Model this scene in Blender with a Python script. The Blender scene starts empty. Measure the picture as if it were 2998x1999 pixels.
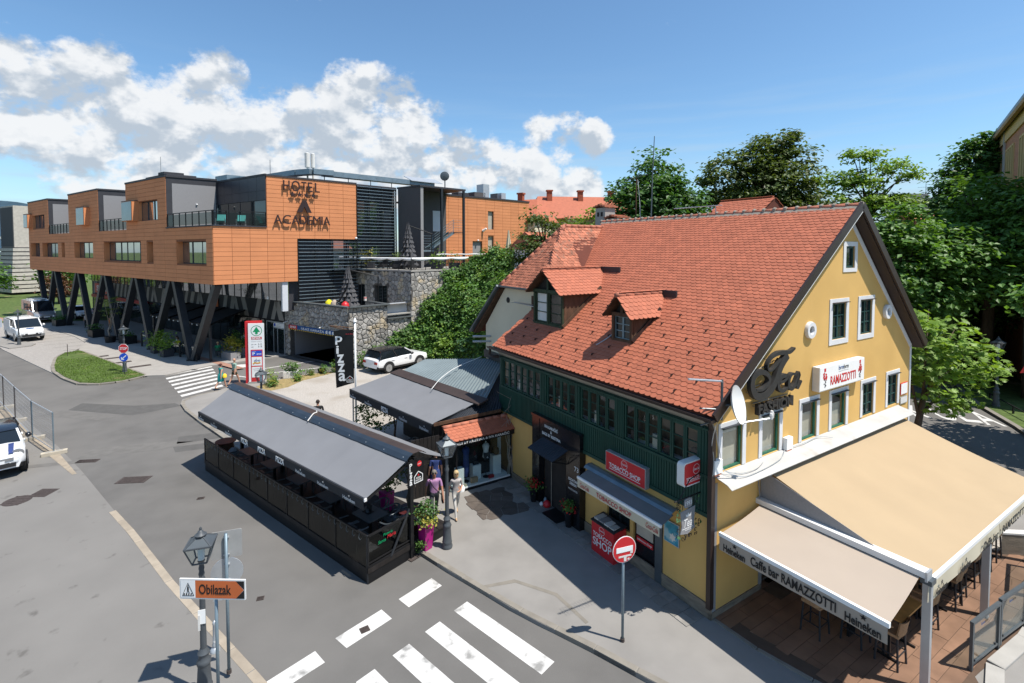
import bpy, bmesh, math, random
from mathutils import Vector, Matrix, Quaternion
R = math.radians
SC = bpy.context.scene
COL = SC.collection
random.seed(7)

# ------------------------------------------------------------------ camera, sky, sun, exposure
cam = bpy.data.cameras.new('camera')
camo = bpy.data.objects.new('camera', cam); COL.objects.link(camo)
camo.location = (0, 0, 9.2); camo.rotation_euler = (R(90 - 2.338), 0, 0)
cam.sensor_width = 36; cam.lens = 17.652; cam.shift_y = -0.07054
cam.clip_start = 0.1; cam.clip_end = 20000
SC.camera = camo
SUN = Vector((.401, -.166, .900)).normalized()
W = bpy.data.worlds.new('World'); SC.world = W; W.use_nodes = True
SC.view_settings.view_transform = 'Standard'; SC.view_settings.look = 'None'
SC.view_settings.gamma = 1; SC.view_settings.use_curve_mapping = False
SC.view_settings.exposure = 0.5
sl = bpy.data.lights.new('sun', 'SUN'); sl.energy = 5.0; sl.angle = R(.53); sl.color = (1, .95, .87)
so = bpy.data.objects.new('sun', sl); COL.objects.link(so)
so.rotation_euler = (-SUN).to_track_quat('-Z', 'Y').to_euler(); so.location = (20, -10, 60)

def build_sky():
 nt = W.node_tree; nt.nodes.clear(); N = nt.nodes.new; L = nt.links.new
 def math_(op, a, b=None, cl=False):
  n = N('ShaderNodeMath'); n.operation = op; n.use_clamp = cl
  for i, x in enumerate((a, b)):
   if x is None: continue
   if isinstance(x, (int, float)): n.inputs[i].default_value = x
   else: L(x, n.inputs[i])
  return n.outputs[0]
 def mr(x, a, b, c=0., d=1.):
  n = N('ShaderNodeMapRange'); n.interpolation_type = 'SMOOTHSTEP'; L(x, n.inputs[0])
  for i, v in enumerate((a, b, c, d)): n.inputs[i + 1].default_value = v
  return n.outputs[0]
 def noise(v, s, det, rough=.55, dist=0.):
  n = N('ShaderNodeTexNoise'); L(v, n.inputs['Vector']); n.inputs['Scale'].default_value = s
  n.inputs['Detail'].default_value = det; n.inputs['Roughness'].default_value = rough; n.inputs['Distortion'].default_value = dist
  return n.outputs['Fac']
 out = N('ShaderNodeOutputWorld'); bg = N('ShaderNodeBackground'); L(bg.outputs[0], out.inputs[0])
 sky = N('ShaderNodeTexSky'); sky.sky_type = 'NISHITA'; sky.sun_disc = False
 sky.sun_elevation = math.asin(SUN.z); sky.sun_rotation = math.atan2(SUN.x, SUN.y)
 sky.altitude = 200; sky.air_density = 1.0; sky.dust_density = .55; sky.ozone_density = 3.0
 tc = N('ShaderNodeTexCoord'); D = tc.outputs['Generated']
 nrm = N('ShaderNodeVectorMath'); nrm.operation = 'NORMALIZE'; L(D, nrm.inputs[0]); D = nrm.outputs[0]
 sep = N('ShaderNodeSeparateXYZ'); L(D, sep.inputs[0]); Z = sep.outputs[2]
 # cumulus banks: (azimuth deg, elevation deg, radius deg)
 banks = [(-44.5, 13.2, 3.3), (-39.6, 14.0, 3.2), (-42, 10.6, 4), (-47.5, 10.8, 4), (-34.2, 10.4, 5), (-28.5, 10.4, 5), (-39.2, 8.9, 5), (-30.9, 14.9, 3.4), (-33, 13, 3.4), (-23.8, 12.0, 4.2), (-17, 14.9, 3.8), (-12.4, 13.6, 3.7), (-14.5, 10.7, 4.6), (-20, 9.5, 5), (5.5, 12.5, 2.7), (3.2, 12.8, 2.0), (8.6, 12.0, 1.9), (-6.6, 9.5, 3), (-1.9, 9.2, 2.8), (2.2, 9.6, 2), (7.8, 6.8, 2.4), (3.6, 6.8, 2.4), (-9.5, 6.5, 4), (17.5, 30, 1.4), (13, 31.5, 1.6),
             (-57, 10, 4.5), (-70, 11, 5), (78, 10, 6), (112, 13, 8), (160, 12, 8), (-120, 13, 8), (-160, 15, 8)]
 cov = None
 for az, el, rad in banks:
  v = (math.sin(R(az)) * math.cos(R(el)), math.cos(R(az)) * math.cos(R(el)), math.sin(R(el)))
  d = N('ShaderNodeVectorMath'); d.operation = 'DOT_PRODUCT'; L(D, d.inputs[0]); d.inputs[1].default_value = v
  amp = 1.0 if el < 25 else .6
  c = mr(d.outputs['Value'], math.cos(R(rad * 1.7)), math.cos(R(rad * .3)), 0, amp)
  cov = c if cov is None else math_('MAXIMUM', cov, c)
 mp = N('ShaderNodeMapping'); L(D, mp.inputs[0]); mp.inputs['Scale'].default_value = (1, 1, 1.35)
 n1 = noise(mp.outputs[0], 9.5, 8, .60, .1)
 off = N('ShaderNodeVectorMath'); off.operation = 'ADD'; L(mp.outputs[0], off.inputs[0]); off.inputs[1].default_value = (.012, -.004, .034)
 n2 = noise(off.outputs[0], 9.5, 4, .55, .1)
 n3 = noise(mp.outputs[0], 30, 5, .6)
 dens = math_('ADD', math_('ADD', cov, math_('MULTIPLY', math_('SUBTRACT', n1, .5), 2.1)), math_('MULTIPLY', math_('SUBTRACT', n3, .5), 1.25))
 mask = mr(dens, .46, .98)
 relief = mr(math_('SUBTRACT', n1, n2), -.085, .085)
 core = mr(dens, .8, 1.5)
 # thin high haze streaks close to the horizon
 st = N('ShaderNodeMapping'); L(D, st.inputs[0]); st.inputs['Scale'].default_value = (1.2, 1.2, 16)
 hz = math_('MULTIPLY', mr(noise(st.outputs[0], 2.6, 4, .55), .42, .72), mr(Z, .36, .02))
 low = mr(Z, .22, -.02)
 hazef = math_('ADD', math_('MULTIPLY', hz, .55), math_('MULTIPLY', low, .30), True)
 skyc = N('ShaderNodeVectorMath'); skyc.operation = 'MULTIPLY'; L(sky.outputs[0], skyc.inputs[0]); skyc.inputs[1].default_value = (.098, .119, .124)
 m0 = N('ShaderNodeMix'); m0.data_type = 'RGBA'; L(hazef, m0.inputs[0]); L(skyc.outputs[0], m0.inputs[6]); m0.inputs[7].default_value = (.38, .48, .58, 1)
 ccol = N('ShaderNodeMix'); ccol.data_type = 'RGBA'; sh = math_('MULTIPLY', math_('SUBTRACT', 1.25, math_('MULTIPLY', core, .45)), relief, True)
 L(sh, ccol.inputs[0]); ccol.inputs[6].default_value = (.36, .41, .47, 1); ccol.inputs[7].default_value = (.65, .66, .67, 1)
 m1 = N('ShaderNodeMix'); m1.data_type = 'RGBA'; L(math_('MULTIPLY', mask, .96), m1.inputs[0]); L(m0.outputs[2], m1.inputs[6]); L(ccol.outputs[2], m1.inputs[7])
 L(m1.outputs[2], bg.inputs[0]); bg.inputs[1].default_value = 1.0
build_sky()
W.cycles.sampling_method = 'MANUAL'; W.cycles.sample_map_resolution = 512
SC.cycles.max_bounces = 6; SC.cycles.diffuse_bounces = 3; SC.cycles.glossy_bounces = 3; SC.cycles.transmission_bounces = 4; SC.cycles.transparent_max_bounces = 12

# ------------------------------------------------------------------ materials
MATS = {}
def M(name, col, rough=.7, var=.12, sc=6., bump=0., bsc=None, metal=0., spec=.3, isl=0., col2=None, f2=(.45, .62), s2=1.5, det=6, coat=0., sss=0., zs=1.):
 m = bpy.data.materials.new(name); m.use_nodes = True; MATS[name] = m
 nt = m.node_tree; N = nt.nodes.new; L = nt.links.new; p = nt.nodes['Principled BSDF']
 p.inputs['Roughness'].default_value = rough; p.inputs['Metallic'].default_value = metal
 p.inputs['Specular IOR Level'].default_value = spec
 if coat: p.inputs['Coat Weight'].default_value = coat
 tc = N('ShaderNodeTexCoord'); co = tc.outputs['Object']
 if zs != 1.:
  mp = N('ShaderNodeMapping'); L(co, mp.inputs[0]); mp.inputs['Scale'].default_value = (1, 1, zs); co = mp.outputs[0]
 n = N('ShaderNodeTexNoise'); L(co, n.inputs['Vector']); n.inputs['Scale'].default_value = sc; n.inputs['Detail'].default_value = det
 r = N('ShaderNodeValToRGB'); L(n.outputs['Fac'], r.inputs[0])
 r.color_ramp.elements[0].position = .3; r.color_ramp.elements[1].position = .7
 r.color_ramp.elements[0].color = [c * (1 - var) for c in col] + [1]; r.color_ramp.elements[1].color = [min(1, c * (1 + var)) for c in col] + [1]
 out = r.outputs[0]
 if col2:
  n2 = N('ShaderNodeTexNoise'); L(co, n2.inputs['Vector']); n2.inputs['Scale'].default_value = s2; n2.inputs['Detail'].default_value = 8
  mr = N('ShaderNodeMapRange'); L(n2.outputs['Fac'], mr.inputs[0]); mr.inputs[1].default_value = f2[0]; mr.inputs[2].default_value = f2[1]
  mx = N('ShaderNodeMix'); mx.data_type = 'RGBA'; L(mr.outputs[0], mx.inputs[0]); L(out, mx.inputs[6]); mx.inputs[7].default_value = list(col2) + [1]; out = mx.outputs[2]
 if isl:
  g = N('ShaderNodeNewGeometry'); oi = N('ShaderNodeObjectInfo'); a = N('ShaderNodeMath'); a.operation = 'ADD'; L(g.outputs['Random Per Island'], a.inputs[0]); L(oi.outputs['Random'], a.inputs[1])
  fr = N('ShaderNodeMath'); fr.operation = 'FRACT'; L(a.outputs[0], fr.inputs[0])
  mr = N('ShaderNodeMapRange'); L(fr.outputs[0], mr.inputs[0]); mr.inputs[3].default_value = 1 - isl; mr.inputs[4].default_value = 1 + isl
  hs = N('ShaderNodeVectorMath'); hs.operation = 'SCALE'; L(out, hs.inputs[0]); L(mr.outputs[0], hs.inputs['Scale']); out = hs.outputs[0]
 L(out, p.inputs['Base Color'])
 if bump:
  nb = N('ShaderNodeTexNoise'); L(co, nb.inputs['Vector']); nb.inputs['Scale'].default_value = bsc or sc * 4; nb.inputs['Detail'].default_value = 6
  b = N('ShaderNodeBump'); b.inputs['Strength'].default_value = bump; b.inputs['Distance'].default_value = .02; L(nb.outputs['Fac'], b.inputs['Height']); L(b.outputs[0], p.inputs['Normal'])
 return m
def leafmat(name, col, trans=.35, var=.30, rough=.5):
 m = M(name, col, rough, .25, .6, isl=var, spec=.35)
 nt = m.node_tree; p = nt.nodes['Principled BSDF']; o = nt.nodes['Material Output']
 t = nt.nodes.new('ShaderNodeBsdfTranslucent'); mx = nt.nodes.new('ShaderNodeMixShader'); mx.inputs[0].default_value = trans
 src = p.inputs['Base Color'].links[0].from_socket
 br = nt.nodes.new('ShaderNodeMix'); br.data_type = 'RGBA'; br.blend_type = 'MULTIPLY'; br.inputs[0].default_value = 1
 nt.links.new(src, br.inputs[6]); br.inputs[7].default_value = (1.5, 1.5, .5, 1); nt.links.new(br.outputs[2], t.inputs[0])
 nt.links.new(p.outputs[0], mx.inputs[1]); nt.links.new(t.outputs[0], mx.inputs[2]); nt.links.new(mx.outputs[0], o.inputs[0])
 return m
def glassmat(name, tint=(.9, .95, .95), gl=.14, rough=.02):
 m = bpy.data.materials.new(name); m.use_nodes = True; MATS[name] = m; nt = m.node_tree; nt.nodes.clear(); N = nt.nodes.new
 o = N('ShaderNodeOutputMaterial'); t = N('ShaderNodeBsdfTransparent'); g = N('ShaderNodeBsdfGlossy'); mx = N('ShaderNodeMixShader'); lw = N('ShaderNodeLayerWeight')
 lw.inputs[0].default_value = .35; t.inputs[0].default_value = list(tint) + [1]; g.inputs['Roughness'].default_value = rough; g.inputs[0].default_value = (.9, .95, 1, 1)
 mr = N('ShaderNodeMapRange'); mr.inputs[3].default_value = gl * .6; mr.inputs[4].default_value = min(1, gl * 4)
 nt.links.new(lw.outputs['Facing'], mr.inputs[0]); nt.links.new(mr.outputs[0], mx.inputs[0]); nt.links.new(t.outputs[0], mx.inputs[1]); nt.links.new(g.outputs[0], mx.inputs[2]); nt.links.new(mx.outputs[0], o.inputs[0])
 return m

M('asphalt', (.112, .107, .101), .9, .10, 1.1, .25, 60, col2=(.145, .138, .129), f2=(.4, .7), s2=.22)
M('asphalt_patch', (.088, .085, .081), .92, .10, 3, .2, 60)
M('asphalt_light', (.128, .122, .114), .92, .10, 3, .2, 60)
M('forecourt', (.172, .164, .153), .92, .07, .5, .25, 60, col2=(.115, .108, .10), f2=(.64, .74), s2=2.2)
M('pavement', (.215, .204, .190), .92, .09, 1.3, .2, 70, col2=(.245, .233, .217), f2=(.45, .7), s2=.35)
M('kerbstone', (.20, .182, .155), .9, .14, 3, .3, 40, isl=.12)
M('kerb_tan', (.30, .255, .20), .9, .14, 3, .3, 40, isl=.12)
M('slab', (.21, .198, .182), .9, .14, 4, .25, 40, isl=.16)
M('slab_brown', (.095, .078, .066), .9, .15, 4, .25, 40, isl=.2)
M('sett', (.24, .222, .205), .9, .12, 3, .2, 40, isl=.09)
M('plaza', (.29, .272, .25), .9, .08, 1.5, .15, 50)
M('plaza_line', (.33, .315, .29), .9, .08, 3, .1, 50)
M('pink_kerb', (.30, .17, .125), .9, .12, 3, .15, 50)
M('gravel', (.35, .322, .29), .95, .22, 14, .6, 40, col2=(.29, .258, .22), f2=(.5, .7), s2=.5)
M('dirt', (.28, .235, .18), .95, .2, 5, .4, 30)
M('drygrass', (.25, .19, .085), .95, .3, 6, .4, 30)
M('grass_soil', (.070, .105, .025), .95, .35, 2.5, .5, 20, col2=(.22, .17, .09), f2=(.60, .72), s2=.45)
M('paint', (.52, .51, .49), .8, .08, 3, .1, 50, col2=(.24, .235, .225), f2=(.57, .70), s2=2.6)
M('cover_iron', (.075, .060, .055), .7, .2, 12, .4, 60, metal=.3)
M('yellow', (.60, .375, .125), .9, .06, .8, .10, 40, col2=(.54, .33, .105), f2=(.5, .75), s2=.5)
M('trim_white', (.62, .62, .63), .85, .05, 2, .08, 40)
M('plinth', (.20, .165, .125), .92, .25, 3, .5, 14, zs=4)
M('soffit_cream', (.34, .305, .255), .9, .08, 1.5, .1, 30, zs=.3)
M('cream', (.62, .535, .40), .9, .05, .7, .1, 40)
M('green_wood', (.012, .050, .036), .55, .18, 4, .2, 30, spec=.3, zs=.15)
M('green_light', (.022, .115, .072), .5, .2, 6, .15, 30)
M('teal_frame', (.016, .052, .050), .5, .15, 6)
M('oldgreen', (.030, .045, .024), .7, .35, 7, .3, 30, zs=.2)
M('oldwood', (.085, .045, .026), .8, .35, 6, .4, 20, zs=.2)
M('tile', (.375, .115, .062), .72, .10, 3, .12, 60, isl=.10, spec=.35)
M('tile_old', (.36, .125, .072), .8, .28, 5, .3, 40, isl=.26, col2=(.15, .105, .075), f2=(.5, .75), s2=6)
M('tile_under', (.11, .032, .02), .9, .1, 3)
M('ridge_tile', (.37, .135, .085), .8, .15, 5, .2, 40, isl=.12)
M('mortar', (.27, .24, .20), .95, .2, 8, .4, 30)
M('brown_metal', (.030, .018, .015), .45, .12, 3, spec=.4)
M('black', (.008, .008, .009), .5, .2, 4, spec=.35)
M('black_gloss', (.010, .010, .012), .18, .2, 4, spec=.5)
M('dark_wood', (.018, .015, .014), .6, .35, 6, .25, 24, zs=.3)
M('iron', (.062, .070, .078), .5, .15, 4, spec=.4)
M('dark_metal', (.022, .025, .030), .45, .15, 4, spec=.4)
M('steel_grey', (.10, .115, .125), .4, .12, 3, metal=.4)
M('sign_back', (.30, .295, .285), .6, .08, 4)
M('steel_blue', (.20, .26, .30), .45, .12, 3, metal=.5)
M('alu', (.46, .48, .50), .4, .06, 3, metal=.5)
M('alu_white', (.66, .66, .65), .45, .05, 2)
M('hood_white', (.43, .42, .40), .6, .08, 1.3, .05, 30, col2=(.36, .335, .30), f2=(.58, .74), s2=1.4)
M('fabric_beige', (.365, .275, .172), .9, .03, 1.0, .05, 300)
M('fabric_pale', (.36, .30, .245), .9, .03, 1.0, .05, 300)
M('valance_cream', (.50, .45, .34), .9, .03, 1.0)
M('fabric_grey', (.165, .168, .178), .85, .05, 1.0, .06, 300)
M('fabric_dark', (.030, .031, .034), .85, .1, 2)
M('tarp_grey', (.20, .195, .19), .9, .05, 3, .05, 200)
M('corr_grey', (.16, .195, .205), .5, .10, 1.2, metal=.2)
M('corr_dark', (.035, .040, .050), .5, .12, 2, metal=.2)
M('cap_brown', (.045, .032, .028), .55, .15, 2)
M('cap_blue', (.022, .032, .045), .35, .15, 2, spec=.5)
M('red', (.52, .022, .028), .4, .05, 2, spec=.4)
M('red_dark', (.36, .012, .018), .45, .05, 2)
M('white', (.78, .78, .77), .5, .03, 2)
M('offwhite', (.62, .60, .57), .7, .06, 3)
M('letter_black', (.012, .012, .013), .5, .1, 4)
M('letter_charcoal', (.028, .027, .027), .55, .15, 6, .1, 40)
M('letter_brown', (.034, .020, .020), .5, .1, 3)
M('letter_white', (.72, .72, .71), .6, .03, 3)
M('letter_grey', (.50, .50, .50), .6, .05, 3)
M('letter_red', (.42, .03, .04), .6, .05, 3)
M('blue_sign', (.012, .075, .50), .45, .05, 3)
M('navy', (.015, .075, .23), .5, .05, 3)
M('cyan_ad', (.04, .26, .38), .5, .4, 5, col2=(.30, .45, .50), f2=(.5, .6), s2=3)
M('spar_green', (.005, .26, .10), .45, .05, 3)
M('yellow_paint', (.75, .50, .03), .5, .08, 3)
M('orange_sign', (.52, .130, .040), .5, .05, 3)
M('terracotta', (.60, .238, .105), .78, .05, .9, .04, 60, isl=.045, spec=.25)
M('joint_dark', (.24, .095, .045), .9, .1, 3)
M('charcoal', (.040, .040, .046), .6, .10, 2)
M('clad_dark', (.030, .030, .040), .4, .10, 2, isl=.12, spec=.4)
M('stucco_grey', (.245, .240, .245), .9, .06, 18, .1, 80)
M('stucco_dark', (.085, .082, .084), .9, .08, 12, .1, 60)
M('pale_wall', (.55, .57, .60), .85, .05, 2)
M('stripe_grey', (.24, .225, .205), .7, .06, 3)
M('stripe_black', (.016, .016, .018), .6, .06, 3)
M('stone', (.30, .285, .265), .9, .30, 5, .6, 12, isl=.30, col2=(.40, .33, .23), f2=(.56, .66), s2=.9)
M('stone_joint', (.085, .078, .072), .95, .2, 6, .3, 20)
M('coping', (.085, .095, .098), .6, .1, 3)
M('concrete', (.33, .315, .29), .9, .1, 2, .2, 30)
M('concrete_block', (.42, .375, .30), .92, .1, 4, .2, 40)
M('glass_dark', (.012, .018, .020), .04, .2, 2, spec=.7)
M('glass_mirror', (.42, .43, .44), .03, .1, 1, metal=.9)
M('glass_blue', (.10, .13, .16), .05, .2, 1.3, metal=.5, spec=.7)
M('curtain', (.40, .36, .30), .9, .1, 3)
M('interior', (.030, .026, .024), .9, .3, 2)
M('interior_warm', (.10, .07, .045), .9, .4, 2)
glassmat('glass', gl=.055); glassmat('smoke_glass', (.30, .31, .29), .03)
M('lantern_glass', (.62, .64, .64), .15, .05, 2, spec=.5)
M('terrace_tile', (.205, .117, .074), .55, .22, 1.6, .06, 30, isl=.10, zs=1, spec=.4)
M('grout', (.10, .065, .045), .95, .1, 4)
M('wood_table', (.42, .20, .055), .5, .2, 5, zs=1)
M('rattan', (.36, .215, .115), .8, .2, 40, .3, 80)
M('magenta', (.34, .012, .16), .35, .05, 2, spec=.5)
M('maroon', (.055, .012, .012), .4, .2, 3)
M('bark', (.075, .055, .040), .95, .3, 8, .6, 14, zs=.3)
M('bark_pale', (.26, .225, .19), .95, .25, 8, .6, 14, zs=.3)
M('soil', (.05, .036, .025), .95, .3, 6, .4, 20)
leafmat('leaf_dark', (0.061, 0.138, 0.032)); leafmat('leaf_mid', (0.094, 0.189, 0.038)); leafmat('leaf_light', (0.167, 0.268, 0.043))
leafmat('leaf_olive', (0.087, 0.123, 0.032)); leafmat('leaf_blue', (0.087, 0.181, 0.087)); leafmat('leaf_yellow', (0.352, 0.330, 0.055)); leafmat('leaf_red', (0.110, 0.050, 0.024)); leafmat('flower_red', (.55, .02, .02), .2)
leafmat('grass_blade', (.115, .185, .030), .3, .4)
M('car_white', (.72, .73, .74), .22, .02, 1, spec=.5, coat=.6)
M('car_silver', (.45, .46, .47), .25, .03, 1, metal=.6, coat=.5)
M('car_grey', (.16, .165, .17), .4, .05, 1)
M('car_black', (.012, .012, .014), .2, .1, 1, spec=.5, coat=.5)
M('car_glass', (.010, .014, .018), .03, .1, 1, spec=.8)
M('rubber', (.014, .014, .014), .8, .1, 3)
M('rim', (.40, .41, .42), .3, .05, 2, metal=.7)
M('plastic_dark', (.026, .026, .028), .6, .08, 3)
M('headlight', (.60, .62, .64), .1, .1, 4, spec=.7)
M('taillight', (.32, .008, .010), .15, .1, 4, spec=.6)
M('plate', (.66, .67, .68), .5, .03, 3)
M('skin', (.46, .25, .17), .6, .06, 3, sss=.1)
M('skin_tan', (.34, .17, .11), .6, .06, 3)
M('hair_dark', (.030, .022, .018), .6, .2, 20); M('hair_red', (.085, .022, .016), .6, .2, 20); M('hair_blond', (.46, .33, .17), .6, .2, 20); M('hair_grey', (.16, .145, .13), .7, .2, 20)
M('cloth_purple', (.36, .19, .34), .85, .1, 6, .1, 30); M('cloth_charcoal', (.045, .048, .055), .85, .12, 6, .1, 30); M('cloth_black', (.012, .012, .013), .85, .12, 6)
M('cloth_teal', (.02, .26, .24), .8, .1, 6); M('cloth_sage', (.20, .29, .24), .85, .35, 14); M('cloth_olive', (.040, .045, .028), .85, .12, 6)
M('cloth_grey', (.34, .31, .30), .85, .2, 9); M('cloth_pale', (.46, .44, .41), .85, .08, 6); M('cloth_white', (.62, .62, .62), .85, .06, 6)
M('cloth_orange', (.42, .11, .02), .85, .1, 6); M('cloth_green', (.02, .26, .11), .85, .1, 6); M('cloth_blue', (.03, .05, .16), .85, .1, 6); M('cloth_yellow', (.62, .56, .02), .85, .1, 6)
M('shoe_tan', (.42, .28, .17), .7, .1, 6); M('shoe_dark', (.03, .03, .035), .7, .1, 6)
M('brick_red', (.30, .085, .045), .9, .2, 4, .2, 30)
M('ochre', (.42, .265, .135), .9, .08, 1, .1, 30); M('ochre_trim', (.62, .45, .22), .9, .06, 1)
M('brickface', (.46, .215, .13), .9, .14, 3, .2, 20)
M('limestone', (.46, .42, .37), .9, .12, 2, .2, 20, isl=.08)
M('hill', (.030, .060, .085), 1, .25, .006, 0)  # blue haze of the distance is put into this base colour
M('teal_chair', (.10, .48, .47), .6, .05, 4)
M('museum_dark', (.07, .075, .09), .5, .1, 2)
# ------------------------------------------------------------------ helpers
class Frame:
 def __init__(s, x, y, deg):
  s.o = Vector((x, y, 0)); s.a = R(deg); s.u = Vector((math.cos(s.a), math.sin(s.a), 0)); s.v = Vector((-math.sin(s.a), math.cos(s.a), 0))
 def w(s, u, v, z=0.): return s.o + s.u * u + s.v * v + Vector((0, 0, z))
 def inv(s, x, y): q = Vector((x, y, 0)) - s.o; return q.dot(s.u), q.dot(s.v)
WF = Frame(0, 0, 0)
YF = Frame(4.934, 12.106, 32.35)       # yellow house: u along the gable, v along the eaves
TF = Frame(-4.008, 13.580, -38.9)      # pizza pavilion
HB = Frame(-22.576, 37.964, -35.0)     # hotel street front (u < 0 runs away to the left)
HA = Frame(-22.576, 37.964, 43.6)      # hotel sunlit front
GB = Frame(-19.725, 43.417, -35.0)     # garage wall
GS = Frame(-12.596, 38.426, 43.6)      # sunlit stone wall

class B:
 """collects faces; build() links them as one mesh object"""
 def __init__(s): s.v = []; s.f = []; s.m = []; s.cur = 0
 def add(s, vs, fs, m=None):
  o = len(s.v); s.v += [tuple(p) for p in vs]; s.f += [tuple(i + o for i in f) for f in fs]; s.m += [s.cur if m is None else m] * len(fs); return s
 def box(s, x0, y0, z0, x1, y1, z1, m=None):
  x0, x1 = sorted((x0, x1)); y0, y1 = sorted((y0, y1)); z0, z1 = sorted((z0, z1))
  return s.add([(x0, y0, z0), (x1, y0, z0), (x1, y1, z0), (x0, y1, z0), (x0, y0, z1), (x1, y0, z1), (x1, y1, z1), (x0, y1, z1)],
                     [(0, 3, 2, 1), (4, 5, 6, 7), (0, 1, 5, 4), (1, 2, 6, 5), (2, 3, 7, 6), (3, 0, 4, 7)], m)
 def bar(s, a, b, w, h=None, up=(0, 0, 1), m=None):
  a = Vector(a); b = Vector(b); h = w if h is None else h; d = (b - a).normalized(); up = Vector(up)
  if abs(d.dot(up)) > .99: up = Vector((1, 0, 0))
  x = d.cross(up).normalized(); y = x.cross(d); x *= w / 2; y *= h / 2
  return s.add([a - x - y, a + x - y, a + x + y, a - x + y, b - x - y, b + x - y, b + x + y, b - x + y],
                     [(0, 1, 2, 3), (7, 6, 5, 4), (0, 4, 5, 1), (1, 5, 6, 2), (2, 6, 7, 3), (3, 7, 4, 0)], m)
 def tube(s, pts, rad, n=8, m=None, caps=True):
  pts = [Vector(p) for p in pts]; k = len(pts); rs = rad if isinstance(rad, (list, tuple)) else [rad] * k; vs = []; fs = []; px = None
  for i, p in enumerate(pts):
   d = (pts[min(i + 1, k - 1)] - pts[max(i - 1, 0)]).normalized()
   if px is None: px = d.orthogonal().normalized()
   px = (px - d * px.dot(d)).normalized(); py = d.cross(px)
   for j in range(n): a = 2 * math.pi * j / n; vs.append(p + (px * math.cos(a) + py * math.sin(a)) * rs[i])
  for i in range(k - 1):
   for j in range(n): fs.append((i * n + j, i * n + (j + 1) % n, (i + 1) * n + (j + 1) % n, (i + 1) * n + j))
  if caps: fs += [tuple(range(n - 1, -1, -1)), tuple((k - 1) * n + j for j in range(n))]
  return s.add(vs, fs, m)
 def lathe(s, prof, n=14, c=(0, 0, 0), m=None, ax='z', sq=0):
  vs = []; fs = []; k = len(prof)
  for r, z in prof:
   for j in range(n):
    a = 2 * math.pi * (j + .5 * sq) / n; p = (r * math.cos(a), r * math.sin(a), z)
    if ax == 'y': p = (p[0], p[2], p[1])
    if ax == 'x': p = (p[2], p[0], p[1])
    vs.append((p[0] + c[0], p[1] + c[1], p[2] + c[2]))
  for i in range(k - 1):
   for j in range(n): fs.append((i * n + j, i * n + (j + 1) % n, (i + 1) * n + (j + 1) % n, (i + 1) * n + j))
  fs += [tuple(range(n - 1, -1, -1)), tuple((k - 1) * n + j for j in range(n))]
  return s.add(vs, fs, m)
 def ext(s, poly, vec, m=None):
  n = len(poly); vec = Vector(vec); a = [Vector(p) for p in poly]; b = [p + vec for p in a]
  return s.add(a + b, [tuple(range(n - 1, -1, -1)), tuple(range(n, 2 * n))] + [(i, (i + 1) % n, n + (i + 1) % n, n + i) for i in range(n)], m)
 def poly(s, pts, m=None): return s.add(pts, [tuple(range(len(pts)))], m)
 def grid(s, f, nu, nv, m=None):
  vs = [f(i / nu, j / nv) for j in range(nv + 1) for i in range(nu + 1)]
  return s.add(vs, [(j * (nu + 1) + i, j * (nu + 1) + i + 1, (j + 1) * (nu + 1) + i + 1, (j + 1) * (nu + 1) + i) for j in range(nv) for i in range(nu)], m)
 def mesh(s, name, mats, smooth=False):
  me = bpy.data.meshes.new(name); me.from_pydata([tuple(p) for p in s.v], [], s.f)
  for k in ([mats] if isinstance(mats, str) else mats): me.materials.append(MATS[k])
  if not isinstance(mats, str): me.polygons.foreach_set('material_index', s.m)
  if smooth:
   me.polygons.foreach_set('use_smooth', [True] * len(me.polygons))
   if smooth is not True: me.set_sharp_from_angle(angle=R(smooth))
  me.update(); return me
 def build(s, name, mats, parent=None, smooth=False, kind=None, fr=None, at=(0, 0, 0)):
  return put(name, s.mesh(name, mats, smooth), parent, kind, fr, at)
def put(name, me, parent=None, kind=None, fr=None, at=(0, 0, 0)):
 o = bpy.data.objects.new(name, me); COL.objects.link(o)
 if parent: o.parent = parent
 if fr: o.location = fr.w(*at); o.rotation_euler = (0, 0, fr.a)
 elif any(at): o.location = at
 if kind: o['kind'] = kind
 return o
def tag(o, label, cat, group=None):
 o['label'] = label; o['category'] = cat
 if group: o['group'] = group
 return o
def T(name, label, cat, fr=WF, at=(0, 0, 0), rz=0., group=None):
 o = bpy.data.objects.new(name, None); COL.objects.link(o); o.location = fr.w(*at); o.rotation_euler = (0, 0, fr.a + rz); o.empty_display_size = .2
 return tag(o, label, cat, group)
def dup(root, fr, at, rz=0., label=None, parent=None):
 def cp(o, par):
  c = o.copy(); COL.objects.link(c); c.parent = par
  for ch in o.children: cp(ch, c)
  return c
 r = cp(root, parent); r.location = fr.w(*at); r.rotation_euler = (0, 0, fr.a + rz)
 if label: r['label'] = label
 return r
RT = lambda *p: Vector(p)
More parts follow.
